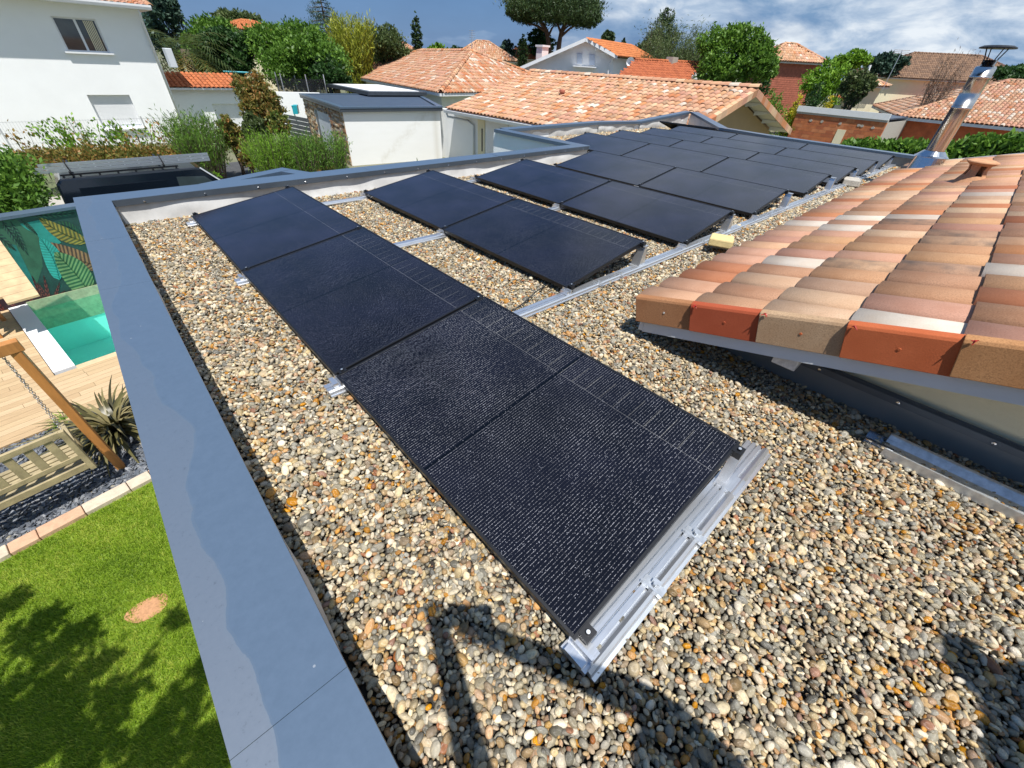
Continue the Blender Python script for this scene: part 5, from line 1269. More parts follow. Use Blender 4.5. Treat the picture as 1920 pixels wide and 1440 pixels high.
ant = MB(); tp = D(885, 56, 46); bs = D(884, 98, 46); ant.tube([tuple(bs-[0, 0, .6]), tuple(tp)], .03, 5)
for k in range(5): q = tp-np.array([0, 0, .15*k+.05]); ant.tube([tuple(q-[.25, -.1, 0]), tuple(q+[.25, -.1, 0])], .015, 4)
tag(ant.build('roof_aerial', M['alu2']), 'thin television aerial standing above the ridge of the mottled hipped roof', 'aerial')

# ---- dark framed pergola with white blinds, between garage and T2
pg = empty('pergola', tuple(Z(720, 165, -.45)), 'dark framed pergola with white roof blinds beside the hipped roof house', 'pergola')
pq = [Z(612, 166, -.42), Z(655, 171.5, -.42), Z(790, 173, -.42), Z(700, 160, -.42)]
pa = [np.array(Z(612, 157, -.30)), np.array(Z(690, 172, -.30)), np.array(Z(800, 173, -.30)), np.array(Z(710, 158.5, -.30))]
MB().prism([P2(p) for p in pa], -.48, -.30).build('frame', M['anthracite'], pg)
cp = sum(pa)/4; MB().prism([P2(cp+(p-cp)*.86) for p in pa], -.299, -.27).build('white_roof', M['white_paint'], pg)
for p in pa[:2]: 
    q = cp+(p-cp)*.93; MB().box(float(q[0])-.08, float(q[0])+.08, float(q[1])-.08, float(q[1])+.08, -3, -.48).build('post', M['anthracite'], pg)

# ---- white gabled house and its low orange roofed wing
def flatpt(px, py, o, ax, fy):      # pixel on the vertical plane through o with normal fy
    n = (float(fy[0]), float(fy[1]), 0.); return PLANE(px, py, n, o)
w3 = empty('gabled_house', tuple(D(1090, 120, 52)), 'white gabled house with orange roof and two shuttered windows beyond the ridge', 'house')
ax_, fy_ = az(1080); o3 = D(1098, 110, 50); q3 = lambda x, y, dd=0.: np.array(flatpt(x, y, o3+np.array([fy_[0]*dd, fy_[1]*dd, 0]), ax_, fy_))
def slab(parent, pts, off, m_, name, thick): 
    v = np.array([fy_[0], fy_[1], 0])*thick; n = len(pts); b = MB(); b.add([tuple(p+off) for p in pts]+[tuple(p+off+v) for p in pts], [tuple(range(n)), tuple(range(2*n-1, n-1, -1))]+[(i, n+i, n+(i+1) % n, (i+1) % n) for i in range(n)]); return b.build(name, m_, parent)
gab = [q3(972, 133), q3(1098, 76), q3(1150, 108), q3(1147, 165), q3(960, 165)]
slab(w3, gab, np.zeros(3), M['render_white'], 'gable_wall', .3)
back3 = np.array([fy_[0]+ax_[0]*.55, fy_[1]+ax_[1]*.55, 0]); back3 /= np.linalg.norm(back3)
# right hand side wall and roof running back
rk = gab[2]; Lb = 9.; rwall = [gab[2], gab[3], gab[3]+back3*Lb, gab[2]+back3*Lb]; b = MB(); b.add([tuple(p) for p in rwall], [(0, 1, 2, 3)]); b.build('side_wall', M['render_white'], w3)
apx, er = q3(1099, 72, -.7), q3(1158, 105.5, -.7); tile_field(w3, [tuple(er), tuple(er+back3*(Lb+1.2)), tuple(apx+back3*(Lb+1.2)), tuple(apx)], .26, .42, OT, [.6, .4], seg=3, h=.06)
el = q3(958, 134, -.7); 
b = MB(); b.add([tuple(el), tuple(apx), tuple(apx+back3*Lb), tuple(el+back3*Lb)], [(0, 1, 2, 3)]); b.build('roof_slope', OT[0], w3)
MB().bar(tuple(el+[0, 0, -.08]), tuple(apx+[0, 0, -.08]), .08, .26).build('verge_board', M['white_paint'], w3); MB().bar(tuple(er+[0, 0, -.08]), tuple(apx+[0, 0, -.08]), .08, .26).build('verge_board', M['white_paint'], w3)
for x, y in ((1006, 116), (1028, 106), (1050, 97), (1072, 88), (1118, 91), (1134, 99)):
    p = q3(x, y-1, -.6); MB().bar(tuple(p), tuple(p+np.array([fy_[0], fy_[1], 0])*.6), .16, .2).build('purlin_end', M['white_paint'], w3)
shm = mat('pale_blue_shutters', (.50, .57, .66), .6, var=.04)
for x0, x1, y0, y1 in ((1081, 1092, 100, 121), (1104, 1116, 102, 123)):
    o = slab(w3, [q3(x0, y0, -.05), q3(x1, y0, -.05), q3(x1, y1, -.05), q3(x0, y1, -.05)], np.zeros(3), M['pvc'], 'window', .06)
    slab(o, [q3(x0+1, y0+1, -.09), q3(x1-1, y0+1, -.09), q3(x1-1, y1-1, -.09), q3(x0+1, y1-1, -.09)], np.zeros(3), shm, 'shutter', .03)
slab(w3, [q3(1074, 122.5, -.8), q3(1118, 125.5, -.8), q3(1118, 127.5, -.8), q3(1074, 124.5, -.8)], np.zeros(3), M['white_paint'], 'balcony', .75)
ch_ = q3(1016, 110, 2.); b = MB(); b.box(float(ch_[0])-.45, float(ch_[0])+.45, float(ch_[1])-.4, float(ch_[1])+.4, float(ch_[2])-2, float(ch_[2])+.9); b.box(float(ch_[0])-.55, float(ch_[0])+.55, float(ch_[1])-.5, float(ch_[1])+.5, float(ch_[2])+.9, float(ch_[2])+1.05); b.build('chimney', M['white_paint'], w3)
MB().tube([tuple(q3(1148, 110, -.3)), tuple(q3(1141, 122, -.3)), tuple(q3(1139, 150, -.3))], .06, 8).build('downpipe', M['white_paint'], w3)
ds = D(1182, 116, 44); dsh = empty('satellite_dish', tuple(ds), 'round white satellite dish beside the low orange tiled roof', 'satellite dish'); b = MB()
o_ = Vector(tuple(map(float, ds))); vw = (Vector(tuple(CAM))-o_).normalized(); sd_ = vw.cross(Vector((0, 0, 1))).normalized(); u_ = sd_.cross(vw); vv = []; ff = []
for r in range(4):
    for k in range(16): t = 2*math.pi*k/16; vv.append(o_+(sd_*math.cos(t)+u_*math.sin(t))*(.1+r*.10)*.8+vw*(.03*r*r))
ff = [(r*16+k, r*16+(k+1) % 16, (r+1)*16+(k+1) % 16, (r+1)*16+k) for r in range(3) for k in range(16)]+[tuple(range(16))]
b.add(vv, ff); b.build('dish', M['white_paint'], dsh); MB().tube([o_, o_+Vector((0, 0, -.9))], .04, 6).build('mast', M['alu2'], dsh)
# low wing
t4 = empty('low_orange_house', tuple(D(1230, 150, 44)), 'low building with regular orange tiled roof right of the white gabled house', 'house')
e1, e2 = D(1152, 148, 40), D(1256, 153, 37); ez4 = (e1[2]+e2[2])/2; e1, e2 = Z(1152, 148, ez4), Z(1256, 153, ez4)
dd = (e2-e1); dd[2] = 0; dd /= np.linalg.norm(dd); iw = np.array([-dd[1], dd[0], 0]); iw = iw if iw@np.array([fy_[0], fy_[1], 0]) > 0 else -iw; sl = .42
n4 = np.array([-iw[0]*sl, -iw[1]*sl, 1.]); r1, r2 = PLANE(1190, 114, n4, e1), PLANE(1312, 120, n4, e1)
e2 = PLANE(1290, 154.5, n4, e1); tile_field(t4, [tuple(e1), tuple(e2), tuple(r2), tuple(r1)], .24, .38, OT, [.6, .4], seg=3, h=.06)
ridge_tiles(t4, tuple(r1+[0, 0, .05]), tuple(r2+[0, 0, .05]), OT, wd=.25, individual=False)
wl = [e1+iw*.5, e2+iw*.5-dd*.6, r2+(r2-e2)*np.array([1, 1, 0])-dd*.6, r1+(r1-e1)*np.array([1, 1, 0])]
wall_poly(t4, wl, -3.05, float(ez4)-.12, 'render_white'); ge = e2-dd*.5+iw*.4; gr = r2-dd*.5; gb = ge+(gr-ge)*np.array([2, 2, 0]); b = MB(); b.add([tuple(ge+[0, 0, -.15]), tuple(gr+[0, 0, -.15]), tuple(gb+[0, 0, -.15]), (gb[0], gb[1], -3), (ge[0], ge[1], -3)], [(0, 1, 2, 3, 4)]); b.build('gable_wall', M['render_white'], t4)
for p, q in ((e2, r2), (e2+(r2-e2)*np.array([2, 2, 0]), r2)): MB().bar(tuple(p+[0, 0, -.08]), tuple(q+[0, 0, -.08]), .06, .2).build('verge_board', M['white_paint'], t4)
MB().bar(tuple(e1+[0, 0, -.1]), tuple(e2+[0, 0, -.1]), .12, .16).build('gutter', M['white_paint'], t4)
c4 = (r1+(r2-r1)*.55); MB().box(float(c4[0])-.4, float(c4[0])+.4, float(c4[1])-.3, float(c4[1])+.3, float(c4[2])-.4, float(c4[2])+.35).build('chimney', M['greystone'], t4)
fr = empty('flat_roofed_annex', tuple(D(1300, 158, 34)), 'low annex with dark flat roof in front of the orange tiled building', 'building')
za = float(D(1300, 156, 30)[2]); aq = [Z(1246, 157, za), Z(1372, 168, za), Z(1366, 159.5, za), Z(1250, 154, za)]; wall_poly(fr, aq, za-.25, za, 'anthracite', 'roof'); cq = sum(aq)/4; wall_poly(fr, [cq+(p-cq)*.94 for p in aq], -3.05, za-.25, 'render_white', 'wall')

# ---- brick tower house, right of the tall green tree
def hip_box(label, name, cx, y_e, dist, wpx, rise_px, wallm, mats_, wts, rot=.5, gz=-3., group=None, sx=1., sy=.8, eave=.5):
    """square house with a pyramid roof: eave line seen at pixel row y_e"""
    c = D(cx, y_e, dist); w_ = wpx/FPX*dist*1.1; e = empty(name, (c[0], c[1], gz), label, 'house', group); ze = float(c[2]); hx, hy = w_/2*sx, w_/2*sy; ca, sa = math.cos(rot), math.sin(rot)
    T = lambda x, y: (float(c[0])+x*ca-y*sa, float(c[1])+x*sa+y*ca)
    MB().prism([T(-hx, -hy), T(hx, -hy), T(hx, hy), T(-hx, hy)], gz-.05, ze-.02).build('wall', M[wallm], e)
    ex_, ey_ = hx+eave, hy+eave; zr = ze+rise_px/FPX*dist; rl = max(0, ex_-ey_); A, B = (*T(-rl, 0), zr), (*T(rl, 0), zr)
    q = [(*T(-ex_, -ey_), ze), (*T(ex_, -ey_), ze), (*T(ex_, ey_), ze), (*T(-ex_, ey_), ze)]
    fs = [[q[0], q[1], B, A], [q[1], q[2], B], [q[2], q[3], A, B], [q[3], q[0], A]]
    for f in fs: tile_field(e, f, .26, .42, mats_, wts, seg=3)
    for a, b_ in ((q[0], A), (q[1], B), (q[2], B), (q[3], A), (A, B)):
        if (Vector(a)-Vector(b_)).length > .5: ridge_tiles(e, (a[0], a[1], a[2]+.05), (b_[0], b_[1], b_[2]+.05), mats_, wd=.28, individual=False, weights=wts)
    MB().prism([T(-ex_+.05, -ey_+.05), T(ex_-.05, -ey_+.05), T(ex_-.05, ey_-.05), T(-ex_+.05, ey_-.05)], ze-.16, ze-.02).build('fascia', M['soffit'], e)
    return e, T, ze, hx, hy
e, T, ze, hx, hy = hip_box('square red brick tower house with small tiled pyramid roof', 'brick_tower_house', 1470, 116, 62, 62, 17, 'brick', TM, W_MIX, rot=-.75, eave=.4)
for k in range(26): 
    z_ = -3+k*.18
    if z_ < ze-.2: MB().prism([T(-hx-.012, -hy-.012), T(hx+.012, -hy-.012), T(hx+.012, hy+.012), T(-hx-.012, hy+.012)], z_, z_+.03).build('brick_course', M['brick'], e)
# ---- orange roofed bungalow, pale roofed bungalow and terracotta block garage on the right
t5 = empty('orange_bungalow', tuple(Z(1690, 180, -.4)), 'bungalow with even orange tiled hip roof in the middle distance at right', 'house')
a5, b5, c5 = Z(1563, 184, -.4), Z(1640, 191.5, -.4), Z(1900, 214, -.4); 
dd = (c5-a5); dd[2] = 0; dd /= np.linalg.norm(dd); iw = np.array([-dd[1], dd[0], 0]); f5 = az(1690)[1]; iw = iw if iw[:2]@f5 > 0 else -iw; n5 = np.array([-iw[0]*.32, -iw[1]*.32, 1.]); r5, s5 = PLANE(1684, 154.5, n5, a5), PLANE(1800, 161.5, n5, a5); s5b = r5+(s5-r5)*1.8
tile_field(t5, [tuple(a5), tuple(c5), tuple(s5b), tuple(r5)], .26, .40, OT, [.55, .45], seg=3, h=.08)
b5_ = a5+(r5-a5)*np.array([.2, .2, 0])+iw*9; b5_[2] = -.4; tile_field(t5, [tuple(b5_), tuple(a5), tuple(r5)], .26, .40, OT, [.55, .45], seg=3, h=.08)
ridge_tiles(t5, tuple(r5+[0, 0, .06]), tuple(s5b+[0, 0, .06]), OT, wd=.28, individual=False); ridge_tiles(t5, tuple(a5+[0, 0, .06]), tuple(r5+[0, 0, .06]), OT, wd=.28, individual=False)
wall_poly(t5, [a5+iw*.5+dd*.5, c5+iw*.5, c5+iw*9, a5+iw*9+dd*.5], -3.05, -.5, 'render_cream'); MB().bar(tuple(a5+[0, 0, -.08]), tuple(c5+[0, 0, -.08]), .12, .14).build('gutter', M['brick'], t5)
v5 = PLANE(1668, 178, n5, a5); MB().lathe(tuple(map(float, v5)), [(.14, 0), (.12, .25), (.2, .26), (.2, .34), (0, .40)], 12).build('roof_vent', M['white_paint'], t5)
t6 = empty('pale_roofed_house', tuple(Z(1800, 215, -.4)), 'house with pale mottled clay tile hip roof and unfinished red block walls behind the flue', 'house')
a6, f6, c6 = Z(1636, 198, -.42), Z(1682, 218.5, -.42), Z(1930, 242.5, -.42); c6 = f6+(c6-f6)*1.3
dd = (c6-f6); dd[2] = 0; dd /= np.linalg.norm(dd); iw = np.array([-dd[1], dd[0], 0]); iw = iw if iw[:2]@az(1800)[1] > 0 else -iw; n6 = np.array([-iw[0]*.30, -iw[1]*.30, 1.]); r6 = PLANE(1890, 152.5, n6, f6); r6b = r6+dd*4
print('T6', a6, f6, c6, r6)
tile_field(t6, [tuple(f6), tuple(c6), tuple(r6b), tuple(r6)], .25, .38, TM, [.18, .25, .07, .05, .22, .15, .05, .03], seg=4, nobj=0)
tile_field(t6, [tuple(a6), tuple(f6), tuple(r6)], .25, .38, TM, [.18, .22, .07, .1, .25, .1, .05, .03], seg=4)
ridge_tiles(t6, tuple(f6+[0, 0, .05]), tuple(r6+[0, 0, .05]), TM, weights=[.4, .2, .1, 0, .3, 0, 0, 0]); ridge_tiles(t6, tuple(a6+[0, 0, .05]), tuple(r6+[0, 0, .05]), TM, individual=False, weights=[.4, .2, .1, 0, .3, 0, 0, 0]); ridge_tiles(t6, tuple(r6+[0, 0, .05]), tuple(r6b+[0, 0, .05]), TM, weights=[.4, .2, .1, 0, .3, 0, 0, 0])
wall_poly(t6, [f6+iw*.5+dd*.4, c6+iw*.5, c6+iw*8, a6+iw*1.+dd*.6], -3.05, -.52, 'terrablock'); b = MB(); b.bar(tuple(f6+[0, 0, -.09]), tuple(c6+[0, 0, -.09]), .1, .17); b.bar(tuple(a6+[0, 0, -.09]), tuple(f6+[0, 0, -.09]), .1, .17); b.build('gutter', M['grey_board'], t6)
# block garage: wall of individual hollow clay blocks with a white capping
g6 = empty('block_garage', tuple(Z(1570, 215, -.35)), 'unfinished flat roofed garage of orange clay blocks with small boarded window', 'garage')
za = -.35; p0, p1 = Z(1497, 205, za), Z(1668, 222, za); dd = (p1-p0); dd[2] = 0; Lg = float(np.linalg.norm(dd)); dd /= Lg; iw = np.array([-dd[1], dd[0], 0]); iw = iw if iw[:2]@az(1570)[1] > 0 else -iw; print('block garage', p0, p1, Lg)
bm_ = [mat('clay_block_%s' % k, c, .9, var=.18, scale=3, bump=.2, bscale=20) for k, c in (('orange', (.47, .15, .055)), ('red', (.40, .12, .05)), ('pale', (.52, .19, .08)))]
nb = 0; bw, bh = .50, .21; shared = {}
z_ = za-.25-bh; row = 0
while z_ > -2.6:
    s_ = -.25*(row % 2)
    while s_ < Lg:
        a = max(0, s_); c = min(Lg, s_+bw)
        if c-a > .05:
            q = [p0+dd*(a+.004), p0+dd*(c-.004), p0+dd*(c-.004)+iw*.2, p0+dd*(a+.004)+iw*.2]; MB().prism([P2(p) for p in q], z_+.004, z_+bh-.004).build('block', random.choice(bm_), g6)
        s_ += bw
    z_ -= bh; row += 1
wall_poly(g6, [p0+iw*.015+dd*.01, p1+iw*.015-dd*.01, p1+iw*5.5, p0+iw*5.5], -3.05, za-.26, 'greystone', 'wall_core')
wall_poly(g6, [p0-iw*.05, p1-iw*.05, p1+iw*.25, p0+iw*.25], za-.25, za-.12, 'greystone', 'ring_beam')
wall_poly(g6, [p0-iw*.08-dd*.05, p1-iw*.08, p1+iw*.05, p0+iw*.05-dd*.05], za-.119, za+.24, 'white_paint', 'roof_edge'); wall_poly(g6, [p0+iw*.051, p1+iw*.051, p1+iw*5.6, p0+iw*5.6], za-.11, za-.02, 'dark_roofing', 'roof')
wx = PLANE(1570, 262, (iw[0], iw[1], 0), p0-iw*.0); k_ = float((wx-p0)@dd); q = [p0+dd*(k_-.28)-iw*.03, p0+dd*(k_+.28)-iw*.03, p0+dd*(k_+.28)-iw*.005, p0+dd*(k_-.28)-iw*.005]; zt_ = float(PLANE(1570, 242, (iw[0], iw[1], 0), p0)[2]); wall_poly(g6, q, zt_-.95, zt_, 'render_cream', 'boarded_window')
for px, py in ((1520, 226), (1541, 228), (1575, 232), (1610, 235), (1616, 236), (1636, 240)):
    v = PLANE(px, py, (iw[0], iw[1], 0), p0-iw*.02); 
    o_ = V3(v); q = V3(dd); b = MB(); n_ = 9; vs = [o_+q*math.cos(2*math.pi*k/n_)*random.uniform(.09, .14)+Vector((0, 0, 1))*math.sin(2*math.pi*k/n_)*random.uniform(.06, .1) for k in range(n_)]; i3 = V3(iw)*.03; b.add(vs+[p+i3 for p in vs], [tuple(range(n_)), tuple(range(2*n_-1, n_-1, -1))]+[(k, n_+k, n_+(k+1) % n_, (k+1) % n_) for k in range(n_)]); b.build('mortar_patch', M['greystone'], g6)
# brown roofed house far right and small far roofs
hip_box('large house with weathered brown tiled roof in the right distance', 'brown_roofed_house', 1750, 150, 85, 135, 22, 'render_cream', BT, [.6, .4], rot=-.95, sy=.55)
hip_box('distant house with pink tiled hip roof behind the mottled long roof', 'distant_house', 905, 112, 75, 75, 20, 'render_cream', TM, W_MIX, rot=-.6)
hip_box('small distant house with orange roof left of the umbrella pine', 'distant_house', 985, 110, 85, 48, 14, 'render_cream', OT, [.6, .4], rot=-.3)
hip_box('distant pale house with orange roof between the big green trees at left', 'distant_house', 468, 58, 70, 60, 9, 'render_cream', OT, [.6, .4], rot=.1)
hip_box('far house with pink roof just left of the dark cypress', 'distant_house', 752, 102, 85, 42, 13, 'terracotta', TM, W_MIX, rot=-.2)
hip_box('small low outbuilding roof left of the brown roofed house', 'distant_house', 1625, 160, 62, 22, 6, 'render_cream', TM, W_MIX, rot=-.8)

# ---- bent parapet of the carport just behind our back parapet
cp_ = empty('carport', tuple(Z(480, 330, .0)), 'carport with angular blue grey coping just beyond the back parapet', 'carport')
zc = -.10; c0, c1, c2 = Z(372, 345, zc), Z(529, 314, zc), Z(592, 324, zc); v = np.array([.02, -.24, 0])
def strip(parent, a, b_, w_, z0, z1, m_, name): 
    a, b_ = np.array(a), np.array(b_); d = (b_-a); d[2] = 0; d /= np.linalg.norm(d); n_ = np.array([-d[1], d[0], 0])*w_; MB().prism([P2(a), P2(b_), P2(b_-n_), P2(a-n_)], z0, z1).build(name, M[m_], parent)
strip(cp_, c0, c1, .22, zc-.06, zc, 'coping', 'coping'); strip(cp_, c1+np.array([0, 0, 0]), c2, .22, zc-.065, zc-.004, 'coping', 'coping')
strip(cp_, c0+np.array([0, -.06, 0]), c1+np.array([0, -.06, 0]), .12, -3, zc-.07, 'anthracite', 'wall'); strip(cp_, c1+np.array([0, -.06, 0]), c2+np.array([0, -.06, 0]), .12, -3, zc-.07, 'anthracite', 'wall')

# ---- black van with a ladder on the roof
def van():
    x0, yn, yf, zr = -1.50, 14.25, 16.1, -1.08
    v = empty('van', (x0+2.4, 15.2, -3), 'black delivery van carrying an aluminium ladder, parked behind the mural wall', 'van')
    zg = -3.0
    prof = [(0, .45), (0.02, 1.1), (.10, 1.80), (.22, 1.92), (2.9, 1.92), (3.05, 1.87), (3.75, 1.18), (4.55, 1.02), (4.80, .75), (4.82, .40), (4.5, .28), (.2, .28)]
    b = MB(); n = len(prof); inset = lambda z: .0 if z < 1.1 else (z-1.1)*.13
    vs = [(x0+x, yn+inset(z), zg+z) for x, z in prof]+[(x0+x, yf-inset(z), zg+z) for x, z in prof]
    b.add(vs, [tuple(range(n)), tuple(range(2*n-1, n-1, -1))]+[(i, n+i, n+(i+1) % n, (i+1) % n) for i in range(n)]); b.build('body', M['carpaint'], v, bevel=.05)
    def side(name, pts, m_, off=.008):
        b = MB(); q = [(x0+x, yn+inset(z)-off, zg+z) for x, z in pts]; k = len(q); q2 = [(x, y+.006, z) for x, y, z in q]; b.add(q+q2, [tuple(range(k)), tuple(range(2*k-1, k-1, -1))]+[(i, k+i, k+(i+1) % k, (i+1) % k) for i in range(k)]); return b.build(name, m_, v, bevel=.003)
    side('side_window', [(2.35, 1.12), (3.62, 1.12), (3.02, 1.70), (2.40, 1.74)], M['glass_dark'], .014)
    side('door_panel', [(2.28, .42), (3.70, .42), (3.66, 1.08), (2.28, 1.08)], M['carpaint'], .010)
    side('rear_panel', [(.35, .7), (2.15, .7), (2.15, 1.70), (.45, 1.70)], M['carpaint'], .010)
    b = MB(); b.add([(x0+3.07, yn+.14, zg+1.855), (x0+3.07, yf-.14, zg+1.855), (x0+3.72, yf-.06, zg+1.22), (x0+3.72, yn+.06, zg+1.22)], [(0, 1, 2, 3)]); o = b.build('windscreen', M['glass_dark'], v); o.location.x = .012; o.location.z += .012
    MB().bar((x0+3.0, yn+.09, zg+1.9), (x0+3.76, yn+.02, zg+1.17), .05, .03).build('pillar', M['grey_board'], v)
    for cx in (.85, 3.9):
        for y in (yn-.02, yf-.20):
            w_ = MB(); w_.tube([(x0+cx, y, zg+.34), (x0+cx, y+.22, zg+.34)], .34, 24); wh_ = w_.build('wheel', M['rubber'], v); MB().tube([(x0+cx, y-.01, zg+.34), (x0+cx, y+.0, zg+.34)], .20, 16).build('rim', M['alu2'], wh_)
    MB().bar((x0+.25, yn+.20, zg+1.97), (x0+2.55, yn+.20, zg+1.97), .035, .035).build('roof_rail', M['black'], v); MB().bar((x0+.25, yf-.20, zg+1.97), (x0+2.55, yf-.20, zg+1.97), .035, .035).build('roof_rail', M['black'], v)
    for x in (.45, 2.25): MB().bar((x0+x, yn+.1, zg+2.02), (x0+x, yf-.1, zg+2.02), .04, .04).build('roof_bar', M['black'], v)
    for x in (.3, .6, .95, 1.3, 1.65, 2.0, 2.5): MB().box(x0+x-.02, x0+x+.02, yn+.18, yn+.22, zg+1.91, zg+1.96).build('rail_foot', M['black'], v)
    l = empty('ladder', (x0+1.6, yn+.5, zg+2.1), 'long aluminium extension ladder strapped on the black van roof', 'ladder')
    for k, (dx0, zz) in enumerate(((0, 2.02), (0.05, 2.085), (.12, 2.15))):
        MB().box(x0-.14+dx0, x0+3.32, yn+.24+.012*k, yn+.275+.012*k, zg+zz, zg+zz+.055).build('stile', M['alu'], l)
    for i in range(12): MB().tube([(x0+.1+i*.28, yn+.26, zg+2.08), (x0+.1+i*.28, yn+.31, zg+2.19)], .016, 8).build('rung', M['alu'], l)
    for x in (.47, 2.27): tag(MB().tube([(x0+x, yn+.20, zg+2.00), (x0+x-.02, yn+.21, zg+2.15), (x0+x-.03, yn+.25, zg+2.24), (x0+x-.03, yn+.34, zg+2.24), (x0+x-.02, yn+.38, zg+2.02)], .014, 6).build('strap', M['rubber']), 'black strap holding the ladder down over the van %s' % ('rear' if x < 1 else 'cab'), 'strap')
van()
# drive and paths
b = MB(); b.prism([P2(Z(0, 420, -3)), (-14, 14), (-14, 22), (8.5, 22.4), (9.4, 13), (2, 12.95), (-3, 12.75)], -3.02, -3.008); tag(b.build('driveway', M['concrete']), kind='structure')
b = MB(); b.prism([P2(Z(330, 345, -3)), P2(Z(690, 345, -3)), P2(Z(650, 312, -3)), P2(Z(540, 308, -3)), P2(Z(470, 300, -3)), P2(Z(370, 312, -3))], -3.006, -3.0); tag(b.build('road', M['asphalt']), kind='structure')
# wire fence in front of the white house
fe = empty('wire_fence', (0, 29.6, -3), 'pale rigid mesh fence panels in front of the tall white house', 'fence')
b = MB()
for k in range(130): b.box(-9+k*.1, -9+k*.1+.008, 29.6, 29.608, -2.9, -1.45)
for z_ in (-2.8, -2.3, -1.9, -1.5): b.box(-9, 4, 29.59, 29.60, z_, z_+.012)
tag(b.build('wires', M['mesh_wire'], fe, fix=False), kind='stuff')
for x in (-8, -5.5, -3, -.5, 2, 4): MB().box(x-.03, x+.03, 29.57, 29.63, -3, -1.4).build('post', M['mesh_wire'], fe)
# low white garden wall with trampoline behind, slide
gwall = MB(); a, c = Z(517, 232, -3), Z(575, 236, -3); pA, pB = D(517, 172, 34), D(600, 177, 34); gwall.prism([P2(pA), P2(pB), (P2(pB)[0], P2(pB)[1]+.2), (P2(pA)[0], P2(pA)[1]+.2)], -3.05, float(pA[2])); tag(gwall.build('garden_wall', M['render_white']), 'white rendered garden wall behind the stone clad garage end', 'wall')
tr = empty('trampoline', tuple(D(565, 180, 37)), 'trampoline with tall grey net poles behind the white garden wall', 'trampoline'); c = D(568, 170, 38); zt_ = float(D(568, 146, 38)[2]); rr_ = 1.6
ring = [(float(c[0])+rr_*math.cos(t), float(c[1])+rr_*math.sin(t), -2.1) for t in np.linspace(0, 2*math.pi, 25)]; MB().tube(ring, .05, 6).build('ring', M['alu2'], tr)
for k in range(6):
    t = k*math.pi/3+.4; x, y = float(c[0])+rr_*math.cos(t), float(c[1])+rr_*math.sin(t); MB().tube([(x, y, -3), (x, y, zt_+.25)], .035, 6).build('pole', M['alu'], tr)
net = MB(); vv = [(p[0], p[1], z_) for z_ in (-2.05, zt_) for p in ring[:-1]]; net.add(vv, [(k, (k+1) % 24, 24+(k+1) % 24, 24+k) for k in range(24)])
nm, nt, nb_ = new_mat('trampoline_net'); nb_.inputs['Base Color'].default_value = (.02, .02, .025, 1); nb_.inputs['Alpha'].default_value = .45; net.build('net', nm, tr)
sl_ = empty('slide', tuple(D(545, 205, 31)), 'small turquoise plastic slide beside the dark louvred fence', 'slide'); q = [D(547, 198, 31), D(556, 198, 31), D(559, 214, 31), D(550, 214, 31)]; sl_p = MB(); v = np.array([.3, .6, 0]); sl_p.add([tuple(p) for p in q]+[tuple(p+v) for p in q], [(0, 1, 2, 3), (4, 7, 6, 5), (0, 4, 5, 1), (1, 5, 6, 2), (2, 6, 7, 3), (3, 7, 4, 0)]); sl_p.build('chute', M['teal_plastic'], sl_)
MB().bar(tuple(q[0]), tuple(q[0]+v+[0, 0, -1.2]), .05, .05).build('leg', M['teal_plastic'], sl_)
tp = MB(); a, c = D(418, 134, 42), D(484, 137, 42); tp.tube([tuple(a), tuple(c)], .05, 6); tp.tube([tuple(D(430, 135, 42)), tuple(D(434, 158, 42))], .05, 6); tag(tp.build('swing_bar', M['teal_plastic']), 'turquoise metal swing bar above the low wing roof', 'swing bar')
df = empty('louvred_fence', tuple(Z(560, 240, -3)), 'dark grey slatted fence between the big bronze shrub and the stone garage end', 'fence'); a, c = D(534, 214, 29), D(578, 222, 27)
for k in range(8):
    z_ = float(a[2])-.2*k; b = MB(); b.hexa([(a[0], a[1], z_-.18), (c[0], c[1], z_-.18), (c[0], c[1]+.04, z_-.18), (a[0], a[1]+.04, z_-.18), (a[0], a[1], z_), (c[0], c[1], z_), (c[0], c[1]+.04, z_), (a[0], a[1]+.04, z_)]); b.build('slat', M['anthracite'], df)
# grey light post and solar box on the right
lp = MB(); a, c = D(1613, 168, 48), D(1632, 122, 48); lp.tube([tuple(a), tuple(c)], .09, 8); tag(lp.build('leaning_pole', M['white_paint']), 'white leaning pole rising in front of the brown roofed house', 'pole')
mc = D(1272*1., 236, 1)
an = MB(); tp = D(1692, 94, 60); an.tube([tuple(tp), tuple(tp-[0, 0, 3.])], .03, 5); [an.tube([tuple(tp-[.5, -.5, .12*k]), tuple(tp+[.5, -.5, -.12*k])], .02, 4) for k in range(3)]; tag(an.build('roof_aerial', M['alu2']), 'television aerial above the dark trees at right', 'aerial')

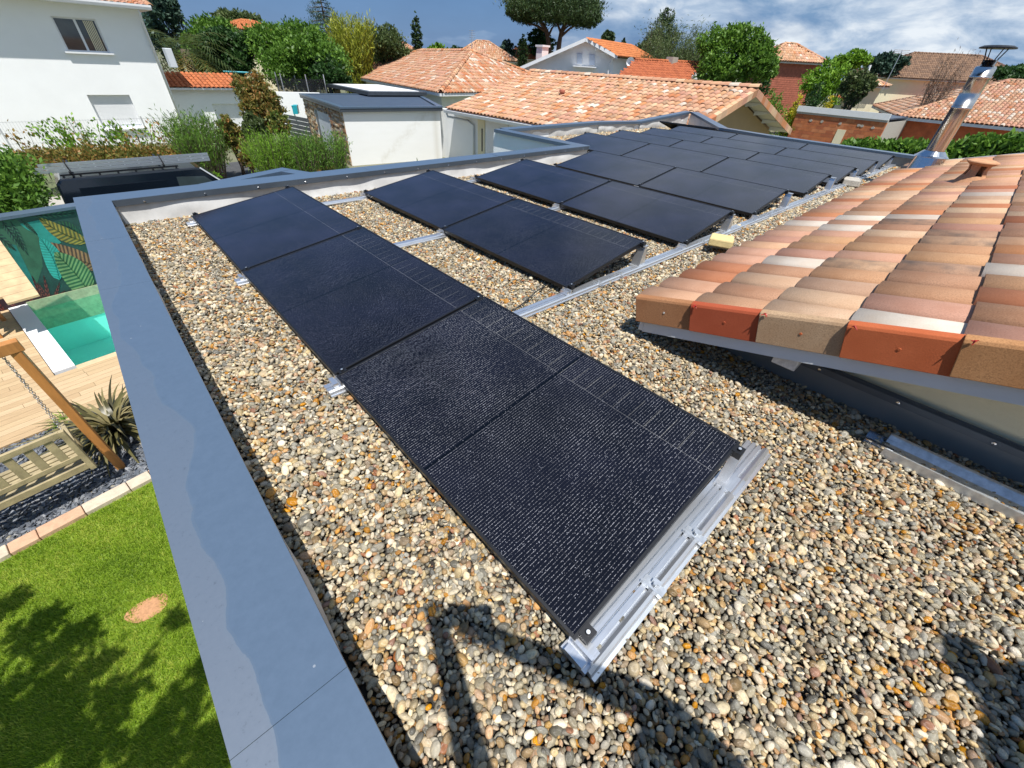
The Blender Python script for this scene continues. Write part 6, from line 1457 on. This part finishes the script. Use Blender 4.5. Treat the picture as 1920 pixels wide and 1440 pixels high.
# ------------------------------------------------------------------ trees and shrubs, roughly from left to right
BG = 'trees between the houses'
tree(268, 355, -25, 125, 52, 'blue', 'tall blue green tree rising beside the corner of the tall white house', 'tree', 7000, .30, group=BG)
tree(340, 452, 28, 150, 46, 'green', 'bushy mid green tree between the palm and the big leafy tree', 'tree', 16000, .26, group=BG)
tree(385, 486, 52, 152, 44, 'deep', 'dark dense tree just behind the low orange roofed wing', 'tree', 16000, .24, group=BG)
tree(405, 502, 20, 70, 88, 'olive', 'distant greyish pine tree above the pale house at left', 'pine_tree', 4000, .5, group=BG)
tree(472, 656, 38, 182, 42, 'green', 'big round leafy tree with bright green crown behind the trampoline', 'tree', 30000, .24, group=BG, gap=.12)
tree(570, 655, 100, 175, 40, 'deep', 'shaded green tree standing low behind the pergola', 'tree', 5000, .25, group=BG)
def cedar(px, y0, y1, dist, wpx):
    top = seen(px, y0, dist); bot = seen(px, y1, dist); e = empty('cedar_tree', (top[0], top[1], -3), 'tall dark cedar with tiered drooping branches against the blue sky', 'tree', BG); x, y = float(top[0]), float(top[1]); h = float(top[2]-bot[2]); wd = wpx/FPX*dist
    MB().tube([(x, y, -3), (x, y, float(top[2]))], [.35, .04], 8).build('trunk', M['bark'], e, smooth=True); bl = []; br = MB(); k = 0
    for t in np.linspace(.03, .97, 15):
        R_ = wd*.5*(1-t)**.75+.25; z = float(bot[2])+h*t
        for j in range(5):
            a = k*2.4; k += 1; r_ = R_*random.uniform(.6, 1.1); q = (x+math.cos(a)*r_, y+math.sin(a)*r_, z-.12*r_); br.tube([(x, y, z), q], [.05, .015], 5); 
            for s_ in (.45, .75, 1.): bl.append(((x+math.cos(a)*r_*s_, y+math.sin(a)*r_*s_, z-.12*r_*s_), (r_*.22+.12, r_*.22+.12, .13)))
    br.build('branch', M['bark'], e, fix=False); crown('crown', e, bl, 9000, .20, 'blue', aspect=.25, clump=12, cl_r=.5, up=.2); return e
cedar(600, -8, 108, 62, 92)
def strands(px0, px1, py0, py1, dist, mt, label, name='bamboo', n=90, leafn=60, size=.28, droop=.0, cat='bamboo', group=None, gz=-3., spread=1., wide=.16):
    cx = (px0+px1)/2; c = seen(cx, py1, dist); top = float(seen(cx, py0, dist)[2]); wd = (px1-px0)/FPX*dist; e = empty(name, (c[0], c[1], gz), label, cat, group); st_ = MB(); PP = []; NN = []; tt = []
    for i in range(n):
        a = random.uniform(0, 6.28); r_ = wd*.22*random.random()**.5*spread; b0 = np.array([c[0]+r_*math.cos(a), c[1]+r_*math.sin(a), gz]); hgt = (top-gz)*random.uniform(.72, 1.02); out = wd*.30*random.random()**.6; tp = b0+np.array([math.cos(a)*out, math.sin(a)*out, hgt]); tn = random.random()*.5
        mid = b0+(tp-b0)*.6+np.array([0, 0, hgt*.05]); st_.tube([tuple(b0), tuple(mid), tuple(tp)], [.018, .012, .004], 4, cap=False)
        t = RNG.uniform(.3 if gz < -2 else .1, 1.0, leafn)[:, None]; P = np.where(t < .6, b0+(mid-b0)*t/.6, mid+(tp-mid)*(t-.6)/.4)+RNG.normal(0, .035*wd+.05, (leafn, 3)); N_ = (tp-b0)/hgt*(.8 if droop >= 0 else 1)+RNG.normal(0, .45, (leafn, 3))+np.array([0, 0, -droop]); PP.append(P); NN.append(N_); tt.append(np.clip(tn+RNG.random(leafn)*.6, 0, 1))
    st_.build('stems', M['bark'], e, fix=False); V, F, t = leaves(np.concatenate(PP), np.concatenate(NN), size*RNG.uniform(.7, 1.3, n*leafn), wide, np.concatenate(tt)); link('foliage', fast_mesh('foliage', V, F, LF[mt], tint=t), e); return e
strands(636, 700, 30, 140, 50, 'yellow', 'tall yellow bamboo clump left of the mottled hipped roof', n=190, leafn=80, size=.42, group=BG)
tree(684, 776, 46, 135, 52, 'olive', 'loose grey green tree just right of the yellow bamboo', 'tree', 11000, .24, group=BG, gap=.2)
tree(600, 770, 78, 140, 70, 'deep', 'shaded tree mass behind the yellow bamboo and the mottled roof', 'tree', 12000, .36, group=BG, gap=.1)
tree(772, 791, 27, 106, 60, 'pine', 'narrow dark cypress standing above the mottled hipped roof', 'cypress_tree', 4000, .2, shape='column', group=BG)
tree(802, 842, 80, 112, 75, 'lime', 'small bright green treetop just right of the narrow cypress', 'tree', 2500, .35, group=BG)
tree(838, 872, 86, 112, 75, 'deep', 'low dark treetop between the bright treetop and the aerial', 'tree', 2000, .35, group=BG)
tree(928, 968, 74, 125, 78, 'blue', 'blue green tree left of the short dark cypress', 'tree', 3500, .35, group=BG)
tree(969, 990, 66, 125, 70, 'pine', 'short dark cypress beside the small distant orange roof', 'cypress_tree', 3000, .22, shape='column', group=BG)
tree(985, 1043, 53, 122, 84, 'deep', 'round dark tree beneath the umbrella pine', 'tree', 5000, .4, group=BG)
def umbrella():
    d_ = 78; e0 = seen(1030, 110, d_); e = empty('umbrella_pine', (e0[0], e0[1], -3), 'tall umbrella pine with wide flat crown on two trunks', 'tree', BG); ax2, fy2 = az(1035); X = lambda px, py: np.array(seen(px, py, d_))
    lobes = [(1038, 14, 160, 34), (985, 22, 62, 26), (1088, 28, 64, 28), (1010, 6, 84, 28), (1064, 8, 88, 28), (1036, -4, 96, 22), (970, 22, 34, 20), (1108, 36, 34, 20)]; bl = []
    for x, y, w_, h_ in lobes:
        p = X(x, y); bl.append((tuple(p), (w_/2.3/FPX*d_, w_/2.3/FPX*d_*.9, h_/2.4/FPX*d_)))
        for sg in (-1, 1): q = p+np.array([fy2[0], fy2[1], 0])*sg*w_/3/FPX*d_; bl.append((tuple(q), (w_/2.6/FPX*d_, w_/2.6/FPX*d_, h_/2.3/FPX*d_)))
    crown('crown', e, bl, 85000, .42, 'pine', aspect=.26, clump=16, cl_r=.09, up=.9, shell=.5)
    b = MB(); b.tube([tuple(X(1031, 122)-[0, 0, 3]), tuple(X(1030, 90)), tuple(X(1025, 58)), tuple(X(1012, 34))], [.42, .36, .28, .12], 8); b.tube([tuple(X(1046, 122)-[0, 0, 3]), tuple(X(1048, 85)), tuple(X(1052, 60)), tuple(X(1062, 36))], [.42, .36, .28, .12], 8)
    for a, c in (((1048, 72), (1088, 42)), ((1052, 62), (1040, 38)), ((1026, 60), (985, 42)), ((1028, 68), (1042, 44)), ((1056, 52), (1078, 30)), ((1020, 52), (1000, 30)), ((1050, 66), (1070, 46))): b.tube([tuple(X(*a)), tuple(X((a[0]+c[0])/2, (a[1]+c[1])/2-3)), tuple(X(*c))], [.2, .13, .05], 6)
    b.build('trunk', mat('pine_bark', (.13, .075, .055), .9, var=.3, scale=3), e, fix=False, smooth=True)
umbrella()
tree(1124, 1152, 58, 90, 85, 'pine', 'small dark pine just right of the gabled house ridge', 'pine_tree', 2000, .4, group=BG)
tree(1163, 1173, 72, 98, 80, 'pine', 'tiny far cypress above the orange gabled roof', 'cypress_tree', 1200, .25, shape='column', group=BG)
tree(1208, 1276, 14, 120, 66, 'pine', 'tall dark conifer behind the pale willow', 'conifer_tree', 8000, .3, group=BG, aspect=.3)
tree(1180, 1260, 70, 130, 62, 'olive', 'low olive green tree behind the low orange roof', 'tree', 5000, .3, group=BG)
strands(1205, 1320, 42, 130, 54, 'olive', 'pale grey green willow with hanging shoots behind the orange roof', 'willow_tree', 130, 90, .34, droop=.9, cat='tree', group=BG)
strands(1255, 1325, 60, 130, 52, 'olive', 'wispy shoots of the second willow by the tall green tree', 'willow_tree', 70, 70, .3, droop=.9, cat='tree', group=BG)
tree(1303, 1418, 40, 176, 44, 'green', 'tall leafy green tree with windblown top left of the brick tower house', 'tree', 15000, .25, group=BG, gap=.35)
tree(1375, 1466, 66, 168, 42, 'green', 'leafy green tree leaning right in front of the brick tower house', 'tree', 9500, .24, group=BG, gap=.35)
tree(1362, 1412, 140, 180, 44, 'yellow', 'yellow green shrub low between the big trees', 'shrub', 2500, .16, cat='shrub', group=BG)
tree(1388, 1432, 142, 190, 44, 'lime', 'fresh green bush left of the dark leaning conifer', 'shrub', 3000, .16, cat='shrub', group=BG)
tree(1418, 1442, 130, 205, 44, 'deep', 'dark slim conifer in front of the brick tower house', 'conifer_tree', 3000, .14, shape='column', group=BG)
tree(1430, 1480, 165, 210, 44, 'green', 'green garden shrub left of the yellow ball shrub', 'shrub', 3000, .14, cat='shrub', group=BG)
tree(1484, 1513, 174, 200, 44, 'gold', 'round golden yellow shrub in the garden beyond the panels', 'shrub', 2500, .12, cat='shrub', group=BG)
tree(1512, 1550, 150, 200, 44, 'deep', 'dark green shrub between the two golden shrubs', 'shrub', 3500, .15, cat='shrub', group=BG)
tree(1545, 1568, 176, 200, 44, 'gold', 'golden shrub beside the gutter of the orange bungalow', 'shrub', 1800, .12, cat='shrub', group=BG)
tree(1455, 1520, 188, 205, 44, 'lime', 'low clipped hedge below the golden shrub', 'hedge', 2500, .12, cat='hedge', group=BG)
tree(1496, 1590, 108, 205, 55, 'lime', 'light green tree left of the white leaning pole', 'tree', 6500, .26, group=BG, gap=.4)
tree(1563, 1632, 92, 140, 62, 'lime', 'airy light green treetop against the clouds at right', 'tree', 4500, .32, group=BG, gap=.5)
tree(1572, 1640, 126, 206, 46, 'olive', 'windswept olive shrub behind the leaning pole', 'tree', 4500, .22, group=BG)
tree(1620, 1702, 97, 152, 78, 'blue', 'dark blue green tree left of the brown roofed house', 'tree', 5500, .4, group=BG)
strands(1742, 1792, 92, 160, 50, 'dead', 'bare brownish tree in front of the brown roofed house', 'bare_tree', 60, 26, .22, cat='tree', group=BG, spread=.4)
tree(1850, 1990, 120, 165, 70, 'deep', 'dark tree line above the pale hip roof at the right edge', 'tree', 7000, .4, group=BG)
tree(1770, 1860, 128, 168, 95, 'deep', 'far dark tree between the flue and the brown roof', 'tree', 4000, .5, group=BG)
for k, (a, c, y0, y1, dist, mt, lab) in enumerate(((640, 700, 92, 130, 95, 'deep', 'far dark tree behind the yellow bamboo'), (900, 950, 92, 120, 110, 'deep', 'far tree line behind the distant pink hip roof'), (1230, 1330, 96, 135, 95, 'deep', 'far dark trees behind the willow'), (1440, 1520, 112, 150, 90, 'deep', 'far tree behind the brick tower house'), (520, 600, 60, 110, 90, 'olive', 'far olive tree behind the cedar'), (1130, 1200, 88, 125, 110, 'deep', 'far low tree behind the gabled house'))):
    tree(a, c, y0, y1, dist, mt, lab, 'tree', 3500, .55, group=BG)
# laurel hedge that shows over the east parapet
def hedge(px0, px1, ytop, ybot, dist, mt, label, n=9000, leaf=.13, name='laurel_hedge', up=.5, cat='hedge', aspect=.5, dist2=None):
    bl = []; k = 8; e = None
    for i in range(k):
        t = (i+.5)/k; dd_ = dist+((dist2 or dist)-dist)*t; x = px0+(px1-px0)*t; yt = ytop[0]+(ytop[1]-ytop[0])*t+random.uniform(-3, 3); yb_ = ybot[0]+(ybot[1]-ybot[0])*t
        p, q = seen(x, yt, dd_), seen(x, yb_, dd_); w_ = abs(px1-px0)/FPX*dd_/k*.85; bl.append((tuple((p+q)/2), (w_, max(.5, w_*.7), max(.3, float(p[2]-q[2])/2))))
        if e is None: e = empty(name, (float(p[0]), float(p[1]), -3), label, cat)
    crown('foliage', e, bl, n, leaf, mt, aspect=aspect, up=up); c = bl[k//2][0]; limbs(e, (c[0], c[1], -3), max(.5, c[2]+3), bl[::2], r=.06, name='stems'); return e
hedge(1592, 1782, (270, 272), (300, 312), 17.5, 'green', 'laurel hedge between the east parapet and the block garage', 9000, .17)
hedge(1812, 1960, (266, 258), (300, 300), 17.5, 'green', 'laurel hedge at the right edge behind the clay tile roof', 6000, .17)
# hedge plants in front of the white house
strands(20, 125, 238, 312, 26, 'bronze', 'leggy red tipped photinia at the left end of the hedge', 'photinia', 10, 36, 0.15, cat='shrub', group='hedge plants before the white house', wide=.5)
strands(118, 200, 218, 270, 24.5, 'lime', 'bright green sprawling shrub with wind blown left branch', 'shrub', 15, 50, 0.14, cat='shrub', group='hedge plants before the white house', wide=.5)
strands(232, 292, 230, 275, 24, 'lime', 'bright green shrub below the shuttered window', 'shrub', 12, 46, 0.14, cat='shrub', group='hedge plants before the white house', wide=.5)
strands(185, 255, 244, 300, 23.5, 'photinia', 'reddish green photinia between the two bright shrubs', 'photinia', 13, 44, 0.14, cat='shrub', group='hedge plants before the white house', wide=.5)
strands(290, 372, 230, 300, 25, 'bronze', 'open bronze photinia at the corner of the white house', 'photinia', 12, 40, 0.14, cat='shrub', group='hedge plants before the white house', wide=.5)
hedge(60, 400, (284, 278), (315, 300), 23, 'bronze', 'low bronze and green hedge behind the black van', 9000, .12, 'photinia_hedge')
strands(345, 425, 212, 305, 22.5, 'green', 'feathery green broom shrub right of the white house corner', 'broom_shrub', 110, 70, .16, cat='shrub', group='hedge plants before the white house')
tree(408, 455, 212, 290, 23, 'bronze', 'orange tipped shrub next to the feathery broom', 'shrub', 4200, .12, cat='shrub', group='hedge plants before the white house', gap=.35)
tree(440, 532, 132, 250, 27, 'bronze', 'large bronze red shrub standing before the white garden wall', 'shrub', 11000, .14, cat='shrub', gap=.35)
tree(450, 505, 205, 290, 24, 'olive', 'grey green shrub below the large bronze shrub', 'shrub', 5000, .13, cat='shrub', gap=.4)
tree(500, 548, 205, 258, 24, 'photinia', 'small reddish shrub left of the dark louvred fence', 'shrub', 2800, .12, cat='shrub', gap=.4)
tree(445, 485, 258, 322, 21.5, 'bronze', 'rust coloured small leaved shrub at the road edge', 'shrub', 3800, .09, cat='shrub', gap=.35)
strands(478, 558, 250, 312, 20.5, 'lime', 'feathery bright green mound beside the potted oleanders', 'broom_shrub', 130, 70, .13, cat='shrub')
strands(545, 600, 250, 315, 20, 'green', 'leafy oleander planted in the log bed', 'oleander', 60, 60, .16, cat='shrub', group='oleanders in the log bed')
strands(592, 655, 248, 312, 20.5, 'green', 'leafy oleander beside the stone clad garage corner', 'oleander', 70, 60, .16, cat='shrub', group='oleanders in the log bed')
for k, (x, y0, y1) in enumerate(((552, 304, 330), (567, 316, 330), (583, 309, 330), (601, 304, 328), (612, 313, 328), (626, 311, 328), (639, 308, 328))):
    p = Z(x, y1, -3); zt_ = float(seen(x, y0, math.hypot(p[0]-CAM[0], p[1]-CAM[1]))[2]); b = MB(); b.tube([(float(p[0]), float(p[1]), -3.02), (float(p[0]), float(p[1]), zt_)], [.17, .165], 12); tag(b.build('log', M['log']), 'upright orange log of the plant bed, %s' % ['tall one at the left end', 'shortest one second from the left', 'third from the left', 'tallest one in the middle', 'fifth from the left', 'second from the right', 'one at the right end'][k], 'log', 'upright logs edging the bed')
# bush at the left edge in front of the van
bush = empty('bush', tuple(Z(30, 400, -3)), 'dense glossy green bush at the left edge behind the mural wall', 'bush')
bl = [(tuple(seen(x, y, d_)), (r_, r_, r_)) for x, y, d_, r_ in ((0, 335, 14.8, .62), (22, 352, 14.6, .55), (5, 378, 14.2, .62), (34, 380, 14.2, .45), (-25, 340, 14.8, .8), (25, 318, 15.2, .4), (-10, 390, 14, .7), (48, 362, 14.4, .3))]
crown('foliage', bush, bl, 9000, .12, 'green', aspect=.4); limbs(bush, tuple(seen(20, 380, 14.4)*[1, 1, 0]+[0, 0, -3]), 1.2, bl, r=.05, name='stems')
tree(396, 415, 322, 345, 17.5, 'lime', 'small bright green sprig beside the road', 'plant', 300, .12, cat='plant')
# palm behind the low wing
def palm(px, py, dist, R_, label):
    c = np.array(seen(px, py, dist)); e = empty('palm_tree', (c[0], c[1], -3), label, 'palm'); MB().tube([(float(c[0]), float(c[1]), -3), tuple(c)], [.28, .24], 10).build('trunk', M['bark'], e, smooth=True); V = []; F = []; T_ = []
    for i in range(34):
        a = i*2.4; el = .95-1.5*(i/34); L_ = R_*random.uniform(.85, 1.1); hd = np.array([math.cos(a), math.sin(a), 0]); pr_ = []; tn = random.random()*.4+(.5 if i > 27 else 0)
        for s_ in np.linspace(0, 1, 22): pr_.append(c+hd*L_*s_*math.cos(el*(1-s_*.5))+np.array([0, 0, L_*(math.sin(el)*s_-.55*s_*s_)]))
        sd_ = np.array([-hd[1], hd[0], 0])
        for k in range(3, 21):
            for sg in (-1, 1):
                p = pr_[k]; q = p+sd_*sg*L_*.24*math.sin(math.pi*min(1, k/24+.15))+(pr_[k+1]-p)*2.2+np.array([0, 0, -.10*L_*random.random()]); w_ = (pr_[k+1]-p)*.42; o = len(V); V += [p, p+w_, q]; F.append((o, o+1, o+2)); T_.append(min(1, tn+random.random()*.3))
    link('fronds', fast_mesh('fronds', np.array(V), np.array(F), LF['palm'], tint=T_), e); return e
palm(345, 92, 40, 3.2, 'fan shaped palm with yellowing fronds behind the corner of the white house')
# sword leaved clump by the swing
def swords(c, n, L_, label, name='phormium', mt='phormium', w_=.045, cat='plant'):
    e = empty(name, c, label, cat)
    V = []; F = []; T_ = []
    for i in range(n):
        a = random.uniform(0, 6.28); ln = L_*random.uniform(.55, 1.1); el = random.uniform(.5, 1.4); droop = random.uniform(.45, 1.35); hd = np.array([math.cos(a), math.sin(a), 0]); sd_ = np.array([-hd[1], hd[0], 0]); b0 = np.array(c)+hd*.08*random.random()+sd_*.06*random.uniform(-1, 1); tn = random.random(); o = len(V); k = 8
        for j in range(k+1):
            s_ = j/k; p = b0+hd*ln*s_*math.cos(el)+hd*ln*.25*s_*s_+np.array([0, 0, max(-.02, ln*(math.sin(el)*s_-droop*.75*s_**2.2))]); ww = w_*(1-s_**2.5)*.5+.002; V += [p-sd_*ww, p+sd_*ww]
        F += [(o+2*j, o+2*j+1, o+2*j+3, o+2*j+2) for j in range(k)]; T_ += [min(1, tn*.9+.1*random.random())]*k
    link('leaves', fast_mesh('leaves', np.array(V), np.array(F), LF[mt], tint=T_), e); return e
swords(tuple(map(float, Z(222, 812, -3))), 260, 1.02, 'bronze sword leaved clump beside the timber swing post')
swords(tuple(map(float, Z(134, 790, -3))), 70, .34, 'small tuft of yellow green grass at the deck edge', 'grass_tuft', 'lime', .008)
swords(tuple(map(float, seen(783, 300, 19.5)*[1, 1, 0]+[0, 0, -2.4])), 60, .95, 'spiky pale agave like plant in front of the white garage wall', 'spiky_plant', 'olive', .05)
# tree on the lawn, left of the view, that throws the leafy shade on the grass
def lawn_tree():
    e = empty('lawn_tree', (-5.0, .2, -3), 'leafy garden tree standing on the lawn left of the roof', 'tree'); bl = []
    tgt = [(60, 1180, 2.4, .28), (130, 1200, 2.6, .3), (40, 1290, 3, .42), (130, 1290, 3, .36), (190, 1230, 3, .22), (80, 1370, 3, .42), (200, 1330, 3.2, .26), (10, 1420, 3, .45), (160, 1420, 3, .32), (330, 1160, 3.4, .16), (280, 1240, 3.4, .14), (230, 1290, 3.3, .2), (330, 1330, 3.3, .3), (380, 1260, 3.5, .22), (400, 1200, 3.5, .14), (300, 1420, 3.2, .4), (420, 1400, 3.3, .3), (5, 1140, 2.6, .2)]
    for x, y, h_, r_ in tgt:
        g_ = Z(x, y, -3); hh = h_+1.2; bl.append(((g_[0]-.2*hh, g_[1]-.35*hh, -3+hh), (r_*.8, r_*.55, r_*.5)))
    V = [];
    crown('crown', e, bl, 2600, .17, 'deep', aspect=.42, clump=8, cl_r=.35, shell=.2); limbs(e, (-5.0, .2, -3), 3.0, bl[::3], r=.09)
lawn_tree()

# ------------------------------------------------------------------ the two people on the roof whose shadows reach the picture
def body(name, joints, edges, radii, m_, parent, root=0, sub=2):
    me = bpy.data.meshes.new(name); me.from_pydata([tuple(map(float, j)) for j in joints], edges, []); o = bpy.data.objects.new(name, me); COL.objects.link(o); setpar(o, parent)
    sk = o.modifiers.new('skin', 'SKIN'); sk.use_smooth_shade = True; lay = me.skin_vertices if len(me.skin_vertices) else None
    if not len(me.skin_vertices):
        import bmesh
        b = bmesh.new(); b.from_mesh(me); b.verts.layers.skin.verify(); b.to_mesh(me); b.free()
    for i, r_ in enumerate(radii): me.skin_vertices[0].data[i].radius = (r_, r_*.92) if not isinstance(r_, tuple) else r_
    for i in range(len(radii)): me.skin_vertices[0].data[i].use_root = (i == root)
    s_ = o.modifiers.new('subdivision', 'SUBSURF'); s_.levels = sub; s_.render_levels = sub; me.materials.append(m_); return o
def person(base, face, label, handL=None, handR=None, hgt=1.72, pose='phone', prop=None):
    B = np.array([base[0], base[1], .02]); f = np.array([math.sin(face), math.cos(face), 0]); r = np.array([f[1], -f[0], 0]); u = np.array([0, 0, 1.]); s = hgt/1.72
    J = lambda x, y, z: B+r*x*s+f*y*s+u*z*s
    e = empty('person', tuple(B), label, 'person')
    jl = [J(0, 0, .95), J(0, .0, 1.10), J(0, .01, 1.28), J(0, .02, 1.42), J(0, .03, 1.49), J(0, .045, 1.56), J(0, .06, 1.64), J(0, .05, 1.70)]; ed = [(0, 1), (1, 2), (2, 3), (3, 4), (4, 5), (5, 6), (6, 7)]; rd = [(.155, .11), (.145, .10), (.165, .11), (.12, .08), .058, .062, .088, .05]
    for sg in (-1, 1):
        k = len(jl); jl += [J(.10*sg, 0, .88), J(.12*sg, .02, .48), J(.13*sg, -.01, .09), J(.145*sg, .08, .035), J(.15*sg, .17, .025)]; ed += [(0, k), (k, k+1), (k+1, k+2), (k+2, k+3), (k+3, k+4)]; rd += [.092, .062, .045, .042, .035]
        k = len(jl); sh = J(.19*sg, .02, 1.40); hd = handR if sg > 0 else handL
        if hd is None: el, wr = J(.25*sg, -.02, 1.12), J(.25*sg, .10, .88)
        else:
            hd = np.array(hd); mid = (sh+hd)/2; el = mid+r*.13*sg*s-u*.13*s; wr = hd
        jl += [sh, el, wr, wr+(wr-el)/np.linalg.norm(wr-el)*.07]; ed += [(3, k), (k, k+1), (k+1, k+2), (k+2, k+3)]; rd += [.068, .055, .036, (.038, .022)]
        # fingers
        w_ = wr+(wr-el)/np.linalg.norm(wr-el)*.07; dr = (wr-el)/np.linalg.norm(wr-el); sidev = r
        for q in range(4):
            fb = w_+sidev*(q-1.5)*.018; body('finger', [fb-dr*.02, fb+dr*.03, fb+dr*(.05+.006*(1.5-abs(q-1.5)))-u*.018], [(0, 1), (1, 2)], [.009, .0085, .007], M['skin'], e, sub=1)
        tb = wr+dr*.02-r*sg*.03; body('thumb', [tb, tb-r*sg*.025+dr*.025, tb-r*sg*.03+dr*.05], [(0, 1), (1, 2)], [.011, .010, .008], M['skin'], e, sub=1)
    o = body('body', jl, ed, rd, M['shirt'], e); 
    # head with face, hair and trousers as their own shells
    hc = J(0, .06, 1.62); b = MB(); b.lathe(tuple(hc), [(0, .118*s), (.045, .108*s), (.075, .075*s), (.086, .03*s), (.084, -.02*s), (.070, -.07*s), (.045, -.105*s), (0, -.12*s)], 18); b.tube([tuple(hc+f*.080), tuple(hc+f*.105-u*.025)], [.010, .014], 6)
    for sg in (-1, 1): b.tube([tuple(hc+r*.084*sg), tuple(hc+r*.094*sg+u*.01)], [.022, .014], 8)
    b.build('head', M['skin'], e, smooth=True); b = MB()
    for sg in (-1, 1): b.tube([tuple(hc+f*.078+r*.03*sg+u*.012), tuple(hc+f*.086+r*.03*sg+u*.012)], [.012, .008], 8)
    b.build('eyes', M['glass_dark'], e); b = MB(); b.lathe(tuple(hc-f*.012), [(0, .132*s), (.05, .124*s), (.085, .088*s), (.096, .04*s), (.094, .015*s)], 18); b.build('hair', M['hair'], e, smooth=True)
    b = MB()
    for sg in (-1, 1): b.tube([tuple(J(.095*sg, 0, .98)), tuple(J(.105*sg, .01, .7)), tuple(J(.12*sg, .02, .48)), tuple(J(.13*sg, -.01, .11))], [.115, .100, .078, .064], 12)
    b.build('trousers', M['denim'], e, smooth=True); return e
ph_c = CAM-CF*.012+CR*.055+CU*.0
fd = math.pi/2-.85
person((-.36, -.97), .30, 'person in dark work clothes holding a phone up with both arms on the pebble roof', handL=CAM-CF*.07-CR*.03-CU*.05, handR=CAM-CF*.07+CR*.15-CU*.05)
b = MB(); c0 = ph_c-CF*.006; hx, hy, hz = .078, .038, .004; pts = []
for zz in (-hz, hz):
    for sx, sy in ((-1, -1), (1, -1), (1, 1), (-1, 1)): pts.append(tuple(c0+CR*sx*hx+CU*sy*hy-CF*(zz+.006)))
b.hexa(pts); tag(b.build('phone', M['black'], bevel=.002), 'black phone held level in both hands of the person', 'phone')
person((.60, -1.55), .2, 'second person in dark work clothes standing by the gable wall', hgt=1.78)
